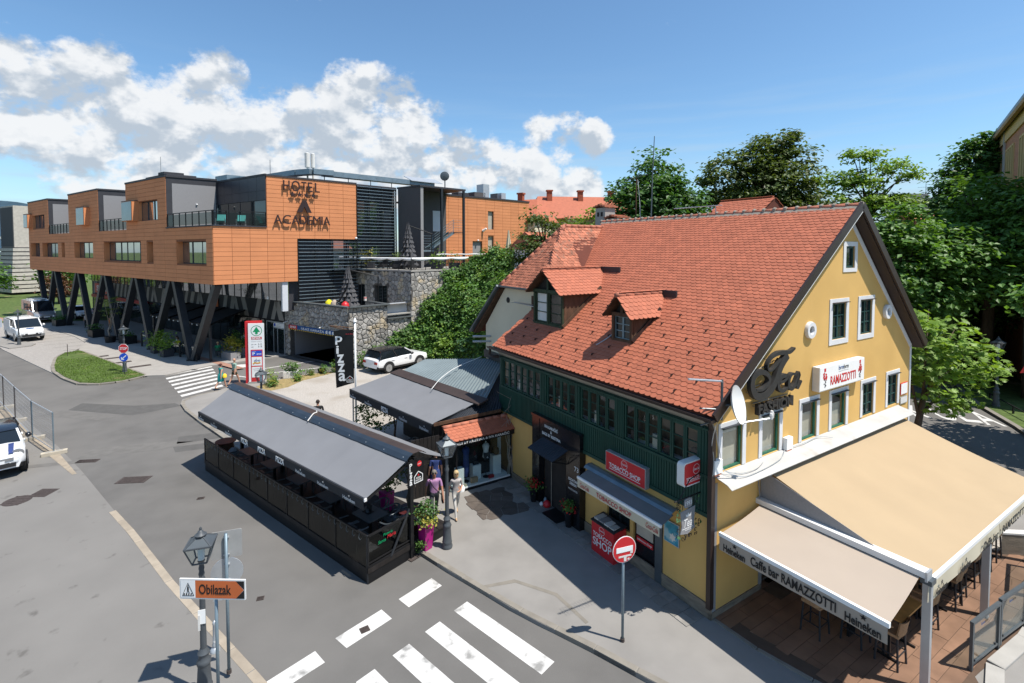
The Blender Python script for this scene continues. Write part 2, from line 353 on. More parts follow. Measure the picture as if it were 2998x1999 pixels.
def text(body, o, r, up, w, h, mat, parent, ext=.006, bold=0., name='lettering', spacing=1., shear=0.):
 """letters fitted into a w x h rectangle with lower left corner o, in the plane of r and up"""
 cu = bpy.data.curves.new('t', 'FONT'); cu.body = body; cu.size = 1; cu.extrude = .5; cu.offset = bold; cu.space_character = spacing; cu.shear = shear; cu.resolution_u = 3
 cu.align_x = 'CENTER' if '\n' in body else 'LEFT'
 ob = bpy.data.objects.new('t', cu); COL.objects.link(ob)
 me = bpy.data.meshes.new_from_object(ob); bpy.data.objects.remove(ob); bpy.data.curves.remove(cu)
 o = Vector(o); r = Vector(r).normalized(); up = Vector(up).normalized(); n = r.cross(up)
 xs = [v.co.x for v in me.vertices]; ys = [v.co.y for v in me.vertices]; x0, x1, y0, y1 = min(xs), max(xs), min(ys), max(ys)
 for v in me.vertices:
  c = v.co; v.co = o + r * ((c.x - x0) / (x1 - x0) * w) + up * ((c.y - y0) / (y1 - y0) * h) + n * (ext * (c.z + .5))
 me.materials.clear(); me.materials.append(MATS[mat]); me.update()
 return put(name, me, parent)
def star(c, r, up, rad, n=5, inner=.4):
 c = Vector(c); r = Vector(r); up = Vector(up); out = []
 for i in range(2 * n):
  a = math.pi / 2 + math.pi * i / n; q = rad if i % 2 == 0 else rad * inner; out.append(c + r * (q * math.cos(a)) + up * (q * math.sin(a)))
 return out
def stroke(pts, wid, dep, n, b=None, m=None, sub=4):
 """extruded ribbon along a 3-D polyline lying in a plane with normal n"""
 P = [Vector(p) for p in pts]; Q = []
 for i in range(len(P) - 1):
  p0, p1, p2, p3 = P[max(i - 1, 0)], P[i], P[i + 1], P[min(i + 2, len(P) - 1)]
  for k in range(sub):
   t = k / sub; Q.append(.5 * ((2 * p1) + (p2 - p0) * t + (2 * p0 - 5 * p1 + 4 * p2 - p3) * t * t + (3 * p1 - p0 - 3 * p2 + p3) * t ** 3))
 Q.append(P[-1]); n = Vector(n); b = b or B(); k = len(Q); vs = []; fs = []
 for i, q in enumerate(Q):
  d = (Q[min(i + 1, k - 1)] - Q[max(i - 1, 0)]).normalized(); s = d.cross(n); t = i / (k - 1)
  w = wid(t) if callable(wid) else wid; vs += [q - s * w / 2, q + s * w / 2, q + s * w / 2 + n * dep, q - s * w / 2 + n * dep]
 for i in range(k - 1):
  for a, c in ((0, 1), (1, 2), (2, 3), (3, 0)): fs.append((i * 4 + a, i * 4 + c, i * 4 + 4 + c, i * 4 + 4 + a))
 fs += [(0, 3, 2, 1), tuple((k - 1) * 4 + j for j in range(4))]
 return b.add(vs, fs, m)
def catm(P, sub=6):
 P = [Vector(p) for p in P]; Q = []
 for i in range(len(P) - 1):
  p0, p1, p2, p3 = P[max(i - 1, 0)], P[i], P[i + 1], P[min(i + 2, len(P) - 1)]
  for k in range(sub):
   t = k / sub; Q.append(.5 * ((2 * p1) + (p2 - p0) * t + (2 * p0 - 5 * p1 + 4 * p2 - p3) * t * t + (3 * p1 - p0 - 3 * p2 + p3) * t ** 3))
 return Q + [P[-1]]
def sheet(name, pts, z, mat, kind='structure', thick=0.):
 b = B()
 if thick: b.ext([(x, y, z - thick) for x, y in pts], (0, 0, thick))
 else: b.poly([(x, y, z) for x, y in pts])
 return b.build(name, mat, kind=kind)
def inpoly(x, y, P):
 c = False; j = len(P) - 1
 for i in range(len(P)):
  if (P[i][1] > y) != (P[j][1] > y) and x < (P[j][0] - P[i][0]) * (y - P[i][1]) / (P[j][1] - P[i][1]) + P[i][0]: c = not c
  j = i
 return c
def clip(poly, nx, ny, d):
 """keep the side nx*x+ny*y <= d"""
 out = []
 for i in range(len(poly)):
  a = poly[i]; b = poly[(i + 1) % len(poly)]; da = nx * a[0] + ny * a[1] - d; db = nx * b[0] + ny * b[1] - d
  if da <= 0: out.append(a)
  if da * db < 0: t = da / (da - db); out.append((a[0] + (b[0] - a[0]) * t, a[1] + (b[1] - a[1]) * t))
 return out
def leafquad(vs, fs, c, n, s, asp=1.6, rnd=random):
 """one bent leaf: two quads folded on the mid rib"""
 n = n.normalized(); t = n.orthogonal().normalized(); t = Quaternion(n, rnd.uniform(0, 6.283)) @ t; u = n.cross(t); k = len(vs); l = s * asp / 2; w = s / 2
 vs += [c - t * l, c + u * w - t * l * .1 + n * w * .3, c + t * l, c - u * w - t * l * .1 + n * w * .3]
 fs += [(k, k + 1, k + 2), (k, k + 2, k + 3)]
def crown(name, mat, blobs, count, size, parent, seed=1, gap=.0, flat=.35, hollow=.55):
 """foliage: leaf faces clustered on sprays spread through the shell of several overlapping ellipsoids. blobs: (x,y,z,rx,ry,rz)"""
 rn = random.Random(seed); vs = []; fs = []; wt = [b[3] * b[4] + b[3] * b[5] for b in blobs]
 nsp = max(8, count // 26)
 for _ in range(nsp):
  b = rn.choices(blobs, wt)[0]; d = Vector((rn.gauss(0, 1), rn.gauss(0, 1), rn.gauss(0, 1))).normalized(); rr = rn.uniform(hollow, 1.04) ** .7
  c = Vector((b[0] + d.x * b[3] * rr, b[1] + d.y * b[4] * rr, b[2] + d.z * b[5] * rr)); spr = size * rn.uniform(2.2, 4.2)
  for _ in range(rn.randint(16, 34)):
   o = Vector((rn.gauss(0, 1), rn.gauss(0, 1), rn.gauss(0, flat))) * spr * .55
   nn = Vector((rn.gauss(0, .55), rn.gauss(0, .55), 1)) + d * .5
   leafquad(vs, fs, c + o, nn, size * rn.uniform(.65, 1.25), 1.5, rn)
 bb = B(); bb.v = vs; bb.f = fs; bb.m = [0] * len(fs)
 o = bb.build(name, mat, parent); return o
def limbs(parent, base, top, r0, tips, seed=1, mat='bark', name='trunk'):
 rn = random.Random(seed); b = B(); base = Vector(base); top = Vector(top); mid = base.lerp(top, .5) + Vector((rn.uniform(-.2, .2), rn.uniform(-.2, .2), 0))
 b.tube([base, mid, top], [r0 * 1.25, r0, r0 * .7], 9)
 for t in tips:
  t = Vector(t); s = base.lerp(top, rn.uniform(.6, .98)); m = s.lerp(t, .5) + Vector((0, 0, rn.uniform(.0, .5))); b.tube([s, m, t], [r0 * .5, r0 * .32, r0 * .08], 6)
 return b.build(name, mat, parent, True)
# ------------------------------------------------------------------ ground
def brickmat(name, c1, c2, mort, scale, rough=.9):
 m = bpy.data.materials.new(name); m.use_nodes = True; MATS[name] = m; nt = m.node_tree; N = nt.nodes.new; L = nt.links.new; p = nt.nodes['Principled BSDF']
 tc = N('ShaderNodeTexCoord'); mp = N('ShaderNodeMapping'); mp.inputs['Rotation'].default_value = (0, 0, R(35)); L(tc.outputs['Object'], mp.inputs[0])
 bt = N('ShaderNodeTexBrick'); L(mp.outputs[0], bt.inputs['Vector']); bt.inputs['Scale'].default_value = scale; bt.inputs['Color1'].default_value = c1 + (1,); bt.inputs['Color2'].default_value = c2 + (1,); bt.inputs['Mortar'].default_value = mort + (1,)
 bt.inputs['Mortar Size'].default_value = .015; L(bt.outputs[0], p.inputs['Base Color']); p.inputs['Roughness'].default_value = rough
 b = N('ShaderNodeBump'); b.inputs['Strength'].default_value = .3; b.inputs['Distance'].default_value = .01; L(bt.outputs['Fac'], b.inputs['Height']); b.invert = True; L(b.outputs[0], p.inputs['Normal']); return m
brickmat('sett_paving', (.31, .29, .27), (.265, .248, .232), (.20, .185, .17), 2.2)
yw = lambda L_: [tuple(YF.w(a, b)[:2]) for a, b in L_]
tw = lambda L_: [tuple(TF.w(a, b)[:2]) for a, b in L_]
def kerbstones(parent, path, w, z0, z1, mat, ln=.9, side=1, name='kerb_stone'):
 """row of separate stones along a polyline"""
 P = [Vector((x, y, 0)) for x, y in path]; seg = [(P[i + 1] - P[i]).length for i in range(len(P) - 1)]; tot = sum(seg); n = max(1, round(tot / ln))
 def pt(s):
  for i, l in enumerate(seg):
   if s <= l or i == len(seg) - 1: return P[i].lerp(P[i + 1], min(1, s / l))
   s -= l
 for k in range(n):
  a = pt(tot * k / n); b = pt(tot * (k + 1) / n); d = (b - a).normalized(); a = a + d * .006; b = b - d * .006; q = Vector((-d.y, d.x, 0)) * w * side; dz = random.uniform(-.006, .006)
  bb = B(); bv = .012
  lo = [a + Vector((0, 0, z0)), b + Vector((0, 0, z0)), b + q + Vector((0, 0, z0)), a + q + Vector((0, 0, z0))]
  c = (lo[0] + lo[2]) / 2
  mid = [p + Vector((0, 0, z1 - z0 - bv + dz)) for p in lo]; hi = [p.lerp(Vector((c.x, c.y, p.z)), .03) + Vector((0, 0, z1 - z0 + dz)) for p in lo]
  bb.add(lo + mid + hi, [(0, 1, 5, 4), (1, 2, 6, 5), (2, 3, 7, 6), (3, 0, 4, 7), (4, 5, 9, 8), (5, 6, 10, 9), (6, 7, 11, 10), (7, 4, 8, 11), (8, 9, 10, 11)])
  bb.build(name, mat, parent)
b = B(); n = 48
b.poly([(1500 * math.cos(2 * math.pi * i / n), 1500 * math.sin(2 * math.pi * i / n), -.30) for i in range(n)]); b.build('ground', 'grass_soil', kind='structure')
sheet('road', [(-130, -30), (70, -30), (70, 90), (-130, 120)], -.10, 'asphalt')
# left forecourt, flush with the road
FC = [(-2.2, 7.9), (-5.51, 10.61), (-9.47, 13.7), (-12.44, 16.2), (-14.26, 17.58), (-17.88, 20.55), (-21.39, 23.29), (-23.77, 24.99), (-28.45, 28.48), (-32.33, 31.35), (-52, 46), (-90, 46), (-60, -10), (-2, -10)]
fc = sheet('forecourt', FC, -.092, 'forecourt')
kerbstones(fc, [(-14.1, 17.5), (-12.44, 16.2), (-9.47, 13.7), (-5.51, 10.61), (-3.4, 8.9)], .20, -.16, -.080, 'kerb_tan', .95, side=-1)
sheet('drain_strip', [(-24.8, 20.0), (-18.9, 21.75), (-18.75, 21.45), (-24.6, 19.6)], -.086, 'asphalt_light')
sheet('bare_earth', [(-32.5, 30.2), (-28.2, 28.0), (-24.6, 25.2), (-24.9, 24.0), (-28.4, 25.6), (-33.5, 28.2)], -.085, 'dirt')
sheet('dust_strip', [(-24.5, 25.2), (-21.0, 22.8), (-18.0, 20.4), (-18.1, 20.3), (-21.3, 22.55), (-24.8, 24.9)], -.0845, 'dirt')
# repairs in the road
for nm, pts, mt in (('road_patch', [(-25.6, 28.6), (-21.2, 27.7), (-19.6, 29.4), (-20.3, 29.9), (-22.4, 29.4), (-25.9, 29.9)], 'asphalt_patch'), ('road_patch', [(-19.3, 21.9), (-16.2, 22.9), (-15.2, 23.9), (-17.2, 23.8), (-19.5, 23.0)], 'asphalt_light'),
     ('road_patch', [(-16.0, 23.6), (-14.0, 24.5), (-14.6, 25.2), (-16.5, 24.5)], 'asphalt_patch'), ('road_patch', [(-15.4, 22.6), (-13.6, 23.3), (-14.2, 23.9), (-15.9, 23.2)], 'asphalt_patch'), ('road_patch', [(-26.5, 27.6), (-22.4, 26.9), (-22.0, 27.5), (-25.9, 28.5)], 'asphalt_light')):
 sheet(nm, pts, -.0965, mt)
# pavement round the houses (raised, with kerb stones)
PV = yw([(30, -14), (1.2, -14), (-.3, -6.5), (-1.6, -3.0), (-2.63, -.39), (-3.2, 1.17), (-3.63, 2.15), (-3.97, 3.02), (-4.36, 4.26), (-4.67, 5.2), (-5.11, 6.68)]) + tw([(-3, 1.75), (-8, 1.75), (-13, 1.8)]) + \
     [(-16.56, 26.31), (-18.66, 28.29), (-19.7, 29.49), (-20.16, 30.36), (-19.85, 31.3), (-19.11, 32.3), (-18.7, 33.82), (-17.6, 35.0), (-16.13, 35.78), (-14.3, 37.02), (-12.9, 38.1), (-8.3, 42.9), (2, 50), (12, 46), (16, 30)] + yw([(13.2, 8), (13.2, -1.5), (16, -5)])
pv = sheet('pavement', PV, 0, 'pavement', thick=.25)
kerbstones(pv, yw([(-1.6, -3.0), (-2.63, -.39), (-3.2, 1.17), (-3.63, 2.15), (-3.97, 3.02), (-4.36, 4.26), (-4.67, 5.2), (-5.11, 6.68)]), .16, -.2, .012, 'kerbstone', 1.0, side=-1)
kerbstones(pv, tw([(-13, 1.8)]) + [(-16.56, 26.31), (-18.66, 28.29), (-19.7, 29.49), (-20.16, 30.36), (-19.85, 31.3), (-19.11, 32.3)], .18, -.2, .012, 'kerbstone', .9, side=-1)
kerbstones(pv, [(-17.6, 35.0), (-16.13, 35.78), (-14.3, 37.02), (-12.9, 38.1)], .14, -.2, .02, 'kerbstone', 1.0, side=-1)
sheet('pavement_seam', yw([(-4.15, 4.0), (-3.35, 3.75), (-2.75, 2.75), (-2.72, 1.55), (-2.62, 1.55), (-2.64, 2.8), (-3.3, 3.88), (-4.15, 4.12)]), .004, 'kerbstone')
# two rows of slabs along the shop front
for j in range(24):
 for i in range(2):
  v0 = .15 + j * .39; u0 = -.06 - (i + 1) * .33; zz = random.uniform(-.003, .004)
  if v0 > 4.9 and v0 < 7.3 and i == 0: pass
  B().box(u0 + .006, v0 + .006, .0, u0 + .324, v0 + .384, .016 + zz).build('slab', 'slab', pv).matrix_world = Matrix.Translation(YF.o) @ Matrix.Rotation(YF.a, 4, 'Z')
def voronoi(poly, cell, seed, gap, jit=.75):
 """jittered cells clipped to a polygon; returns shrunken convex-ish pieces"""
 rn = random.Random(seed); xs = [p[0] for p in poly]; ys = [p[1] for p in poly]; S = {}
 nx = int((max(xs) - min(xs)) / cell) + 3; ny = int((max(ys) - min(ys)) / cell) + 3
 for i in range(-1, nx):
  for j in range(-1, ny): S[i, j] = (min(xs) + (i + .5 + rn.uniform(-.5, .5) * jit) * cell, min(ys) + (j + .5 + rn.uniform(-.5, .5) * jit) * cell)
 out = []
 for (i, j), c in S.items():
  if not inpoly(c[0], c[1], poly): continue
  P = [(c[0] - 2 * cell, c[1] - 2 * cell), (c[0] + 2 * cell, c[1] - 2 * cell), (c[0] + 2 * cell, c[1] + 2 * cell), (c[0] - 2 * cell, c[1] + 2 * cell)]
  for a in range(-2, 3):
   for b_ in range(-2, 3):
    q = S.get((i + a, j + b_))
    if q is None or q == c: continue
    nx_, ny_ = q[0] - c[0], q[1] - c[1]; l = math.hypot(nx_, ny_); nx_ /= l; ny_ /= l
    P = clip(P, nx_, ny_, nx_ * (c[0] + q[0]) / 2 + ny_ * (c[1] + q[1]) / 2 - gap / 2)
  # clip to the outline (outline taken as convex, counter-clockwise)
  for k in range(len(poly)):
   a = poly[k]; b2 = poly[(k + 1) % len(poly)]; ex, ey = b2[0] - a[0], b2[1] - a[1]; l = math.hypot(ex, ey); nx_, ny_ = ey / l, -ex / l
   P = clip(P, nx_, ny_, nx_ * a[0] + ny_ * a[1])
   if len(P) < 3: break
  if len(P) >= 3: out.append(P)
 return out
for P in voronoi(yw([(-2.55, 6.9), (-.74, 6.7), (-.74, 8.9), (-2.55, 8.9)]), .42, 5, .018):
 B().ext([(x, y, .001) for x, y in P], (0, 0, .012 + random.uniform(0, .004))).build('paving_stone', 'slab_brown', pv)
sheet('gravel_lot', [(-16.9, 33.3), (-15.2, 30.8), (-12.2, 26.3), (-7.6, 22.2), (-4.5, 21.0), (-2, 22), (3, 26), (3, 36), (-1, 45), (-8.3, 42.7), (-12.7, 38.1), (-14.3, 36.85), (-16.1, 35.6)], .006, 'gravel')
sheet('dry_verge', [(-17.1, 33.2), (-15.9, 31.9), (-14.9, 33.0), (-14.6, 34.7), (-13.6, 36.2), (-13.0, 37.4), (-14.3, 36.8), (-16.1, 35.5)], .010, 'drygrass')
# crossings and lane marks (road level)
def mark(pts, name='road_marking', z=-.0955): return sheet(name, [(x * 1.0109, y * 1.0109) for x, y in pts], z, 'paint')
for k in range(5):
 a, b_ = (-4.82 - .893 * k, 3.80 - .265 * k), (-5.26 - .893 * k, 3.68 - .265 * k); d = (.765, -2.75)
 mark(yw([a, (a[0] + d[0], a[1] + d[1]), (b_[0] + d[0], b_[1] + d[1]), b_]), 'zebra_stripe')
for p in ([(-5.23, 5.16), (-5.12, 4.72), (-6.18, 4.41), (-6.30, 4.84)], [(-6.8, 4.71), (-6.68, 4.26), (-7.87, 3.92), (-8.02, 4.36)], [(-8.5, 4.22), (-8.38, 3.77), (-9.65, 3.42), (-9.75, 3.85)]): mark(yw(p), 'stop_line_dash')
for k in range(7):
 t = k / 6.7; x, y = -25.42 + (5.1) * t, 36.24 - 5.62 * t; l = (1.75 - .62 * t, 2.9 - .5 * t); w = (.335, -.37)
 mark([(x, y), (x + w[0], y + w[1]), (x + w[0] + l[0], y + w[1] + l[1]), (x + l[0], y + l[1])], 'zebra_stripe')
mark([(-22.3, 39.3), (-21.6, 38.5), (-19.6, 38.9), (-20.4, 40.0)]); mark([(-18.6, 36.6), (-12.9, 39.6), (-12.85, 39.5), (-18.5, 36.45)]); mark([(-20.0, 37.4), (-16.0, 41.2), (-15.9, 41.1), (-19.9, 37.3)]); mark([(-20.6, 36.2), (-18.6, 35.4), (-18.55, 35.5), (-20.5, 36.35)])
# iron covers in the ground
def cover(x, y, w, d, rz, nm='manhole_cover', rnd=False, lab=''):
 t = T(nm, lab, 'manhole cover', WF, (x * 1.009, y * 1.009, -.098), rz); b = B()
 if rnd: b.lathe([(w, 0), (w, .010), (w * .93, .014)], 24)
 else: b.box(-w, -d, 0, w, d, .012)
 b.build('frame', 'cover_iron', t); b = B()
 for i in range(6): b.box(-w * .8, -d * .8 + i * d * .29, .014, w * .8, -d * .8 + i * d * .29 + d * .13, .020)
 b.build('ribs', 'cover_iron', t)
cover(-18.1, 18.01, .42, .42, 0, rnd=True, lab='round iron manhole cover in the pale forecourt'); cover(-17.69, 18.6, .33, .33, .02, lab='square iron cover beside the round manhole cover')
cover(-15.09, 19.67, .55, .30, .10, lab='rectangular iron cover in the middle of the road'); cover(-18.43, 21.45, .42, .17, .12, 'drain_grate', lab='narrow drain grate by the end of the mesh fence'); cover(-11.5, 18.19, .12, .09, .3, 'valve_cover', lab='tiny valve cover in the road beside the pizza pavilion shadow')
_p = YF.w(-7.35, 4.28); cover(_p.x, _p.y, .11, .10, .6, 'valve_cover', lab='tiny valve cover set in a white stop line dash')
_p = TF.w(-1.6, -2.2); cover(_p.x, _p.y, .09, .08, .3, 'valve_cover', lab='tiny valve cover in the road before the pavilion corner')
# grass island, block paving, hotel plaza
GI = [(-36.06, 39.23), (-34.38, 37.47), (-31.94, 35.55), (-29.6, 34.09), (-28.31, 33.98), (-27.2, 34.66), (-26.71, 36.16), (-39.03, 44.97), (-39.47, 44.02), (-38.36, 41.99)]
st = sheet('block_paving', [(-130, 112), (-60, 56), (-46.61, 45.66), (-34.0, 36.9), (-35.2, 38.6), (-38.78, 43.25), (-40.4, 46.73), (-41.92, 49.03), (-45.82, 52.33), (-55.11, 58.94), (-80, 82), (-110, 118)], -.05, 'sett_paving', thick=.1)
pl = sheet('hotel_plaza', [(-39.2, 45.0), (-26.6, 36.1), (-25.3, 36.3), (-23.9, 39.3), (-22.4, 40.5), (-19.5, 43.3), (-16.5, 50), (-60, 82), (-80, 82), (-55.11, 58.94), (-45.82, 52.33), (-41.92, 49.03), (-40.4, 46.73)], 0, 'plaza', thick=.2)
for k in range(14):
 o = HB.w(-2 - 2.4 * k, -3.2); d = HA.u; e = HA.u * (2.6 + .1 * k); sheet('plaza_line', [tuple((o - d * (1.5 + .0 * k))[:2]), tuple((o - d * 1.5 - HB.u * .12)[:2]), tuple((o + e - HB.u * .12)[:2]), tuple((o + e)[:2])], .004, 'plaza_line')
sheet('pink_kerb', [tuple(HB.w(-22, 1.0)[:2]), tuple(HB.w(1.2, .9)[:2]), tuple(HB.w(1.3, 1.5)[:2]), tuple(HB.w(-22, 1.45)[:2])], .006, 'pink_kerb')
gi = sheet('grass_island', GI, .045, 'grass_soil', thick=.2)
kerbstones(gi, GI + [GI[0]], .22, -.16, .02, 'kerbstone', .75, side=-1)
vs = []; fs = []; rn = random.Random(3)
for _ in range(26000):
 x = rn.uniform(-39.6, -26.6); y = rn.uniform(33.9, 45.0)
 if not inpoly(x, y, GI) or (math.hypot(x + 37.0 + .3 * (y - 42), y - 42.6) < 1.0 + rn.random() * .6): continue
 k = len(vs); a = rn.uniform(0, 6.28); h = rn.uniform(.04, .10); w = .018; dx, dy = math.cos(a) * w, math.sin(a) * w; lx, ly = rn.gauss(0, .03), rn.gauss(0, .03)
 vs += [(x - dx, y - dy, .045), (x + dx, y + dy, .045), (x + lx, y + ly, .045 + h)]; fs.append((k, k + 1, k + 2))
bb = B(); bb.v = vs; bb.f = fs; bb.m = [0] * len(fs); bb.build('grass', 'grass_blade', kind='stuff')
for x, y, a in ((-32.3, 36.6, -.1),): cover(x / 1.009, y / 1.009, .55, .28, a, 'inspection_cover', lab='rusty cover plate sunk in the grass island').__class__
for i, (u, v, l) in enumerate(((-13, -3.6, 'iron grate in the plaza farthest from the zebra crossing'), (-11.3, -3.0, 'iron grate in the plaza beside the bamboo planters'), (-8.8, -3.3, 'iron grate in the plaza between two others'), (-6.0, -2.9, 'iron grate in the plaza next to the zebra crossing'))):
 p = HB.w(u, v); t = T('plaza_grate', l, 'grate', WF, (p.x, p.y, .0), R(43.6)); B().box(-.7, -.28, 0, .7, .28, .012).build('frame', 'cover_iron', t)
 b = B(); [b.box(-.64 + k * .16, -.24, .013, -.56 + k * .16, .24, .02) for k in range(8)]; b.build('bars', 'cover_iron', t)
# right hand street and lawn
LW = [(24.0, 20.5), (25.52, 24.67), (26.0, 25.65), (27.37, 29.12), (28.75, 31.8), (33, 38), (60, 60), (70, 20), (40, 12)]
sheet('lawn', LW, .03, 'grass_soil', thick=.2)
lk = sheet('lawn_edging', [(23.75, 20.5), (24.0, 20.5), (25.77, 24.67), (26.25, 25.6), (27.6, 29.0), (28.95, 31.6), (33, 37.7), (33, 38.1), (28.75, 31.8), (27.37, 29.12), (26.0, 25.65), (25.52, 24.67)], .05, 'kerbstone', thick=.2)
def roadtext(ch, o, r, up, w, h):
 m = text(ch, Vector((o[0] * 1.0087, o[1] * 1.0087, -.0955)), r, up, w, h, 'paint', None, ext=.004, bold=.012, name='road_letter'); m['kind'] = 'structure'
up = Vector((23.43 - 22.7, 29.19 - 27.05, 0)).normalized(); rt = Vector((up.y, -up.x, 0))
for ch, x, y, w, h in (('O', 20.3, 27.85, .9, 2.3), ('K', 22.35, 27.25, .75, 2.3), ('U', 23.45, 26.75, .8, 2.4), ('L', 24.40, 26.45, .75, 2.6), ('A', 25.05, 25.95, .85, 2.6)): roadtext(ch, (x - .15, y), rt, up, w, h)
# ------------------------------------------------------------------ yellow corner house
def wall_holes(poly, holes, P, nrm, depth, b=None, m=0, mr=None):
 """wall face with rectangular openings. poly: convex 2-D outline; P(a,z) -> 3-D; nrm: outward; reveals run inwards by depth"""
 b = b or B(); nrm = Vector(nrm); xs = sorted({p[0] for p in poly} | {h[i] for h in holes for i in (0, 2)}); zs = sorted({p[1] for p in poly} | {h[i] for h in holes for i in (1, 3)})
 area = sum(poly[i][0] * poly[(i + 1) % len(poly)][1] - poly[(i + 1) % len(poly)][0] * poly[i][1] for i in range(len(poly)))
 pl_ = poly if area > 0 else poly[::-1]
 for i in range(len(xs) - 1):
  for j in range(len(zs) - 1):
   cx, cz = (xs[i] + xs[i + 1]) / 2, (zs[j] + zs[j + 1]) / 2
   if any(h[0] < cx < h[2] and h[1] < cz < h[3] for h in holes): continue
   c = [(xs[i], zs[j]), (xs[i + 1], zs[j]), (xs[i + 1], zs[j + 1]), (xs[i], zs[j + 1])]
   for k in range(len(pl_)):
    a = pl_[k]; e = pl_[(k + 1) % len(pl_)]; ex, ey = e[0] - a[0], e[1] - a[1]; l = math.hypot(ex, ey)
    if l < 1e-6: continue
    c = clip(c, ey / l, -ex / l, ey / l * a[0] - ex / l * a[1] + 1e-7)
    if len(c) < 3: break
   if len(c) >= 3: b.poly([P(*q) for q in c], m)
 for h in holes:
  q = [P(h[0], h[1]), P(h[2], h[1]), P(h[2], h[3]), P(h[0], h[3])]; q = [Vector(x) for x in q]
  for k in range(4): b.poly([q[k], q[(k + 1) % 4], q[(k + 1) % 4] - nrm * depth, q[k] - nrm * depth], m if mr is None else mr)
 return b
def window(par, h, P, nrm, fm='teal_frame', pane='glass_dark', nx=2, nz=3, fw=.055, rec=.07, bw=.028, name='window', dep=.05, sill=True):
 """frame, glazing bars and panes set back in an opening h=(a0,z0,a1,z1)"""
 nrm = Vector(nrm); a0, z0, a1, z1 = h; s = 1 if a1 > a0 else -1
 def bx(b, x0, y0, x1, y1, d0, d1):
  q = [Vector(P(x0, y0)), Vector(P(x1, y0)), Vector(P(x1, y1)), Vector(P(x0, y1))]; b.ext([p - nrm * d0 for p in q], nrm * (d0 - d1))
 b = B(); lo, hi = min(a0, a1), max(a0, a1); d0, d1 = rec + dep, rec
 for r in ((lo, z0, lo + fw, z1), (hi - fw, z0, hi, z1), (lo + fw, z0, hi - fw, z0 + fw), (lo + fw, z1 - fw, hi - fw, z1)): bx(b, *r, d0, d1)
 w = b.build(name, fm, par)
 if nx > 1 or nz > 1:
  b = B()
  for i in range(1, nx):
   x = lo + fw + (hi - lo - 2 * fw) * i / nx; bx(b, x - bw / 2 - (.02 if nx == 2 else 0), z0 + fw, x + bw / 2 + (.02 if nx == 2 else 0), z1 - fw, d0, d1 + .008)
  for j in range(1, nz):
   z = z0 + fw + (z1 - z0 - 2 * fw) * j / nz; bx(b, lo + fw, z - bw / 2, hi - fw, z + bw / 2, d0 - .004, d1 + .012)
  b.build('glazing_bars', fm, w)
 for i in range(nx):
  xa = lo + fw + (hi - lo - 2 * fw) * i / nx; xb = lo + fw + (hi - lo - 2 * fw) * (i + 1) / nx
  b = B(); q = [Vector(P(xa, z0 + fw)), Vector(P(xb, z0 + fw)), Vector(P(xb, z1 - fw)), Vector(P(xa, z1 - fw))]; tl = random.uniform(-.006, .006)
  b.poly([q[0] - nrm * (d0 - .012 + tl), q[1] - nrm * (d0 - .012), q[2] - nrm * (d0 - .012), q[3] - nrm * (d0 - .012 + tl)]); b.build('pane', pane, w)
 return w
def backing(par, h, P, nrm, depth, mat, name='blind'):
 nrm = Vector(nrm); q = [Vector(P(h[0], h[1])), Vector(P(h[2], h[1])), Vector(P(h[2], h[3])), Vector(P(h[0], h[3]))]
 return B().poly([p - nrm * depth for p in q]).build(name, mat, par)

yh = T('yellow_corner_house', 'yellow gabled corner house with red tiled roof and green timber upper floor', 'house', YF)
PG = lambda a, z: (a, 0, z); NG = (0, -1, 0)      # gable face
PF = lambda a, z: (0, a, z); NF = (-1, 0, 0)      # shop front face
gl = [(.32, 3.65, 1.16, 4.73), (2.04, 3.65, 2.86, 4.73), (4.01, 3.65, 4.83, 4.74), (5.70, 3.66, 6.59, 4.74), (7.71, 3.70, 8.48, 4.77), (9.56, 3.72, 10.33, 4.80)]
gu = [(5.61, 6.43, 6.45, 7.54), (7.41, 6.43, 8.20, 7.54)]; gt = [(6.35, 8.60, 6.92, 9.28)]
bar_door = (2.12, 0, 4.6, 2.2)
b = B(); b.cur = 0
wall_holes([(0, 0), (11.4, 0), (11.4, 5.72), (6.62, 10.16), (0, 5.12)], gl + gu + gt + [bar_door], PG, NG, .16, b)
fd = [(1.78, .02, 2.62, 2.0), (2.75, .85, 3.72, 1.9), (4.45, 1.35, 4.62, 1.95)]
wall_holes([(0, 0), (10.05, 0), (10.05, 2.62), (0, 2.62)], fd + [(5.45, 0, 6.95, 2.3)], PF, NF, .2, b)
b.poly([(0, 0, 4.72), (0, 10.05, 4.72), (0, 10.05, 5.12), (0, 0, 5.12)]); b.poly([(11.4, 0, 0), (11.4, 10.05, 0), (11.4, 10.05, 5.72), (11.4, 0, 5.72)])
b.poly([(0, 10.05, 0), (11.4, 10.05, 0), (11.4, 10.05, 5.72), (6.62, 10.05, 10.16), (0, 10.05, 5.12)])
b.build('wall', 'yellow', yh)
b = B(); b.poly([(.2, .5, 3.3), (11.2, .5, 3.3), (11.2, .5, 5.0), (.2, .5, 5.0)]); b.poly([(1.5, 2.2, 0.02), (5, 2.2, 0.02), (5, 2.2, 2.6), (1.5, 2.2, 2.6)]); b.poly([(.9, .5, 0), (.9, 8, 0), (.9, 8, 2.55), (.9, .5, 2.55)]); b.poly([(.9, .4, 2.9), (.9, 9.9, 2.9), (.9, 9.9, 4.9), (.9, .4, 4.9)])
b.poly([(1.5, .2, .01), (5, .2, .01), (5, 2.2, .01), (1.5, 2.2, .01)]); b.build('interior', 'interior_warm', yh)
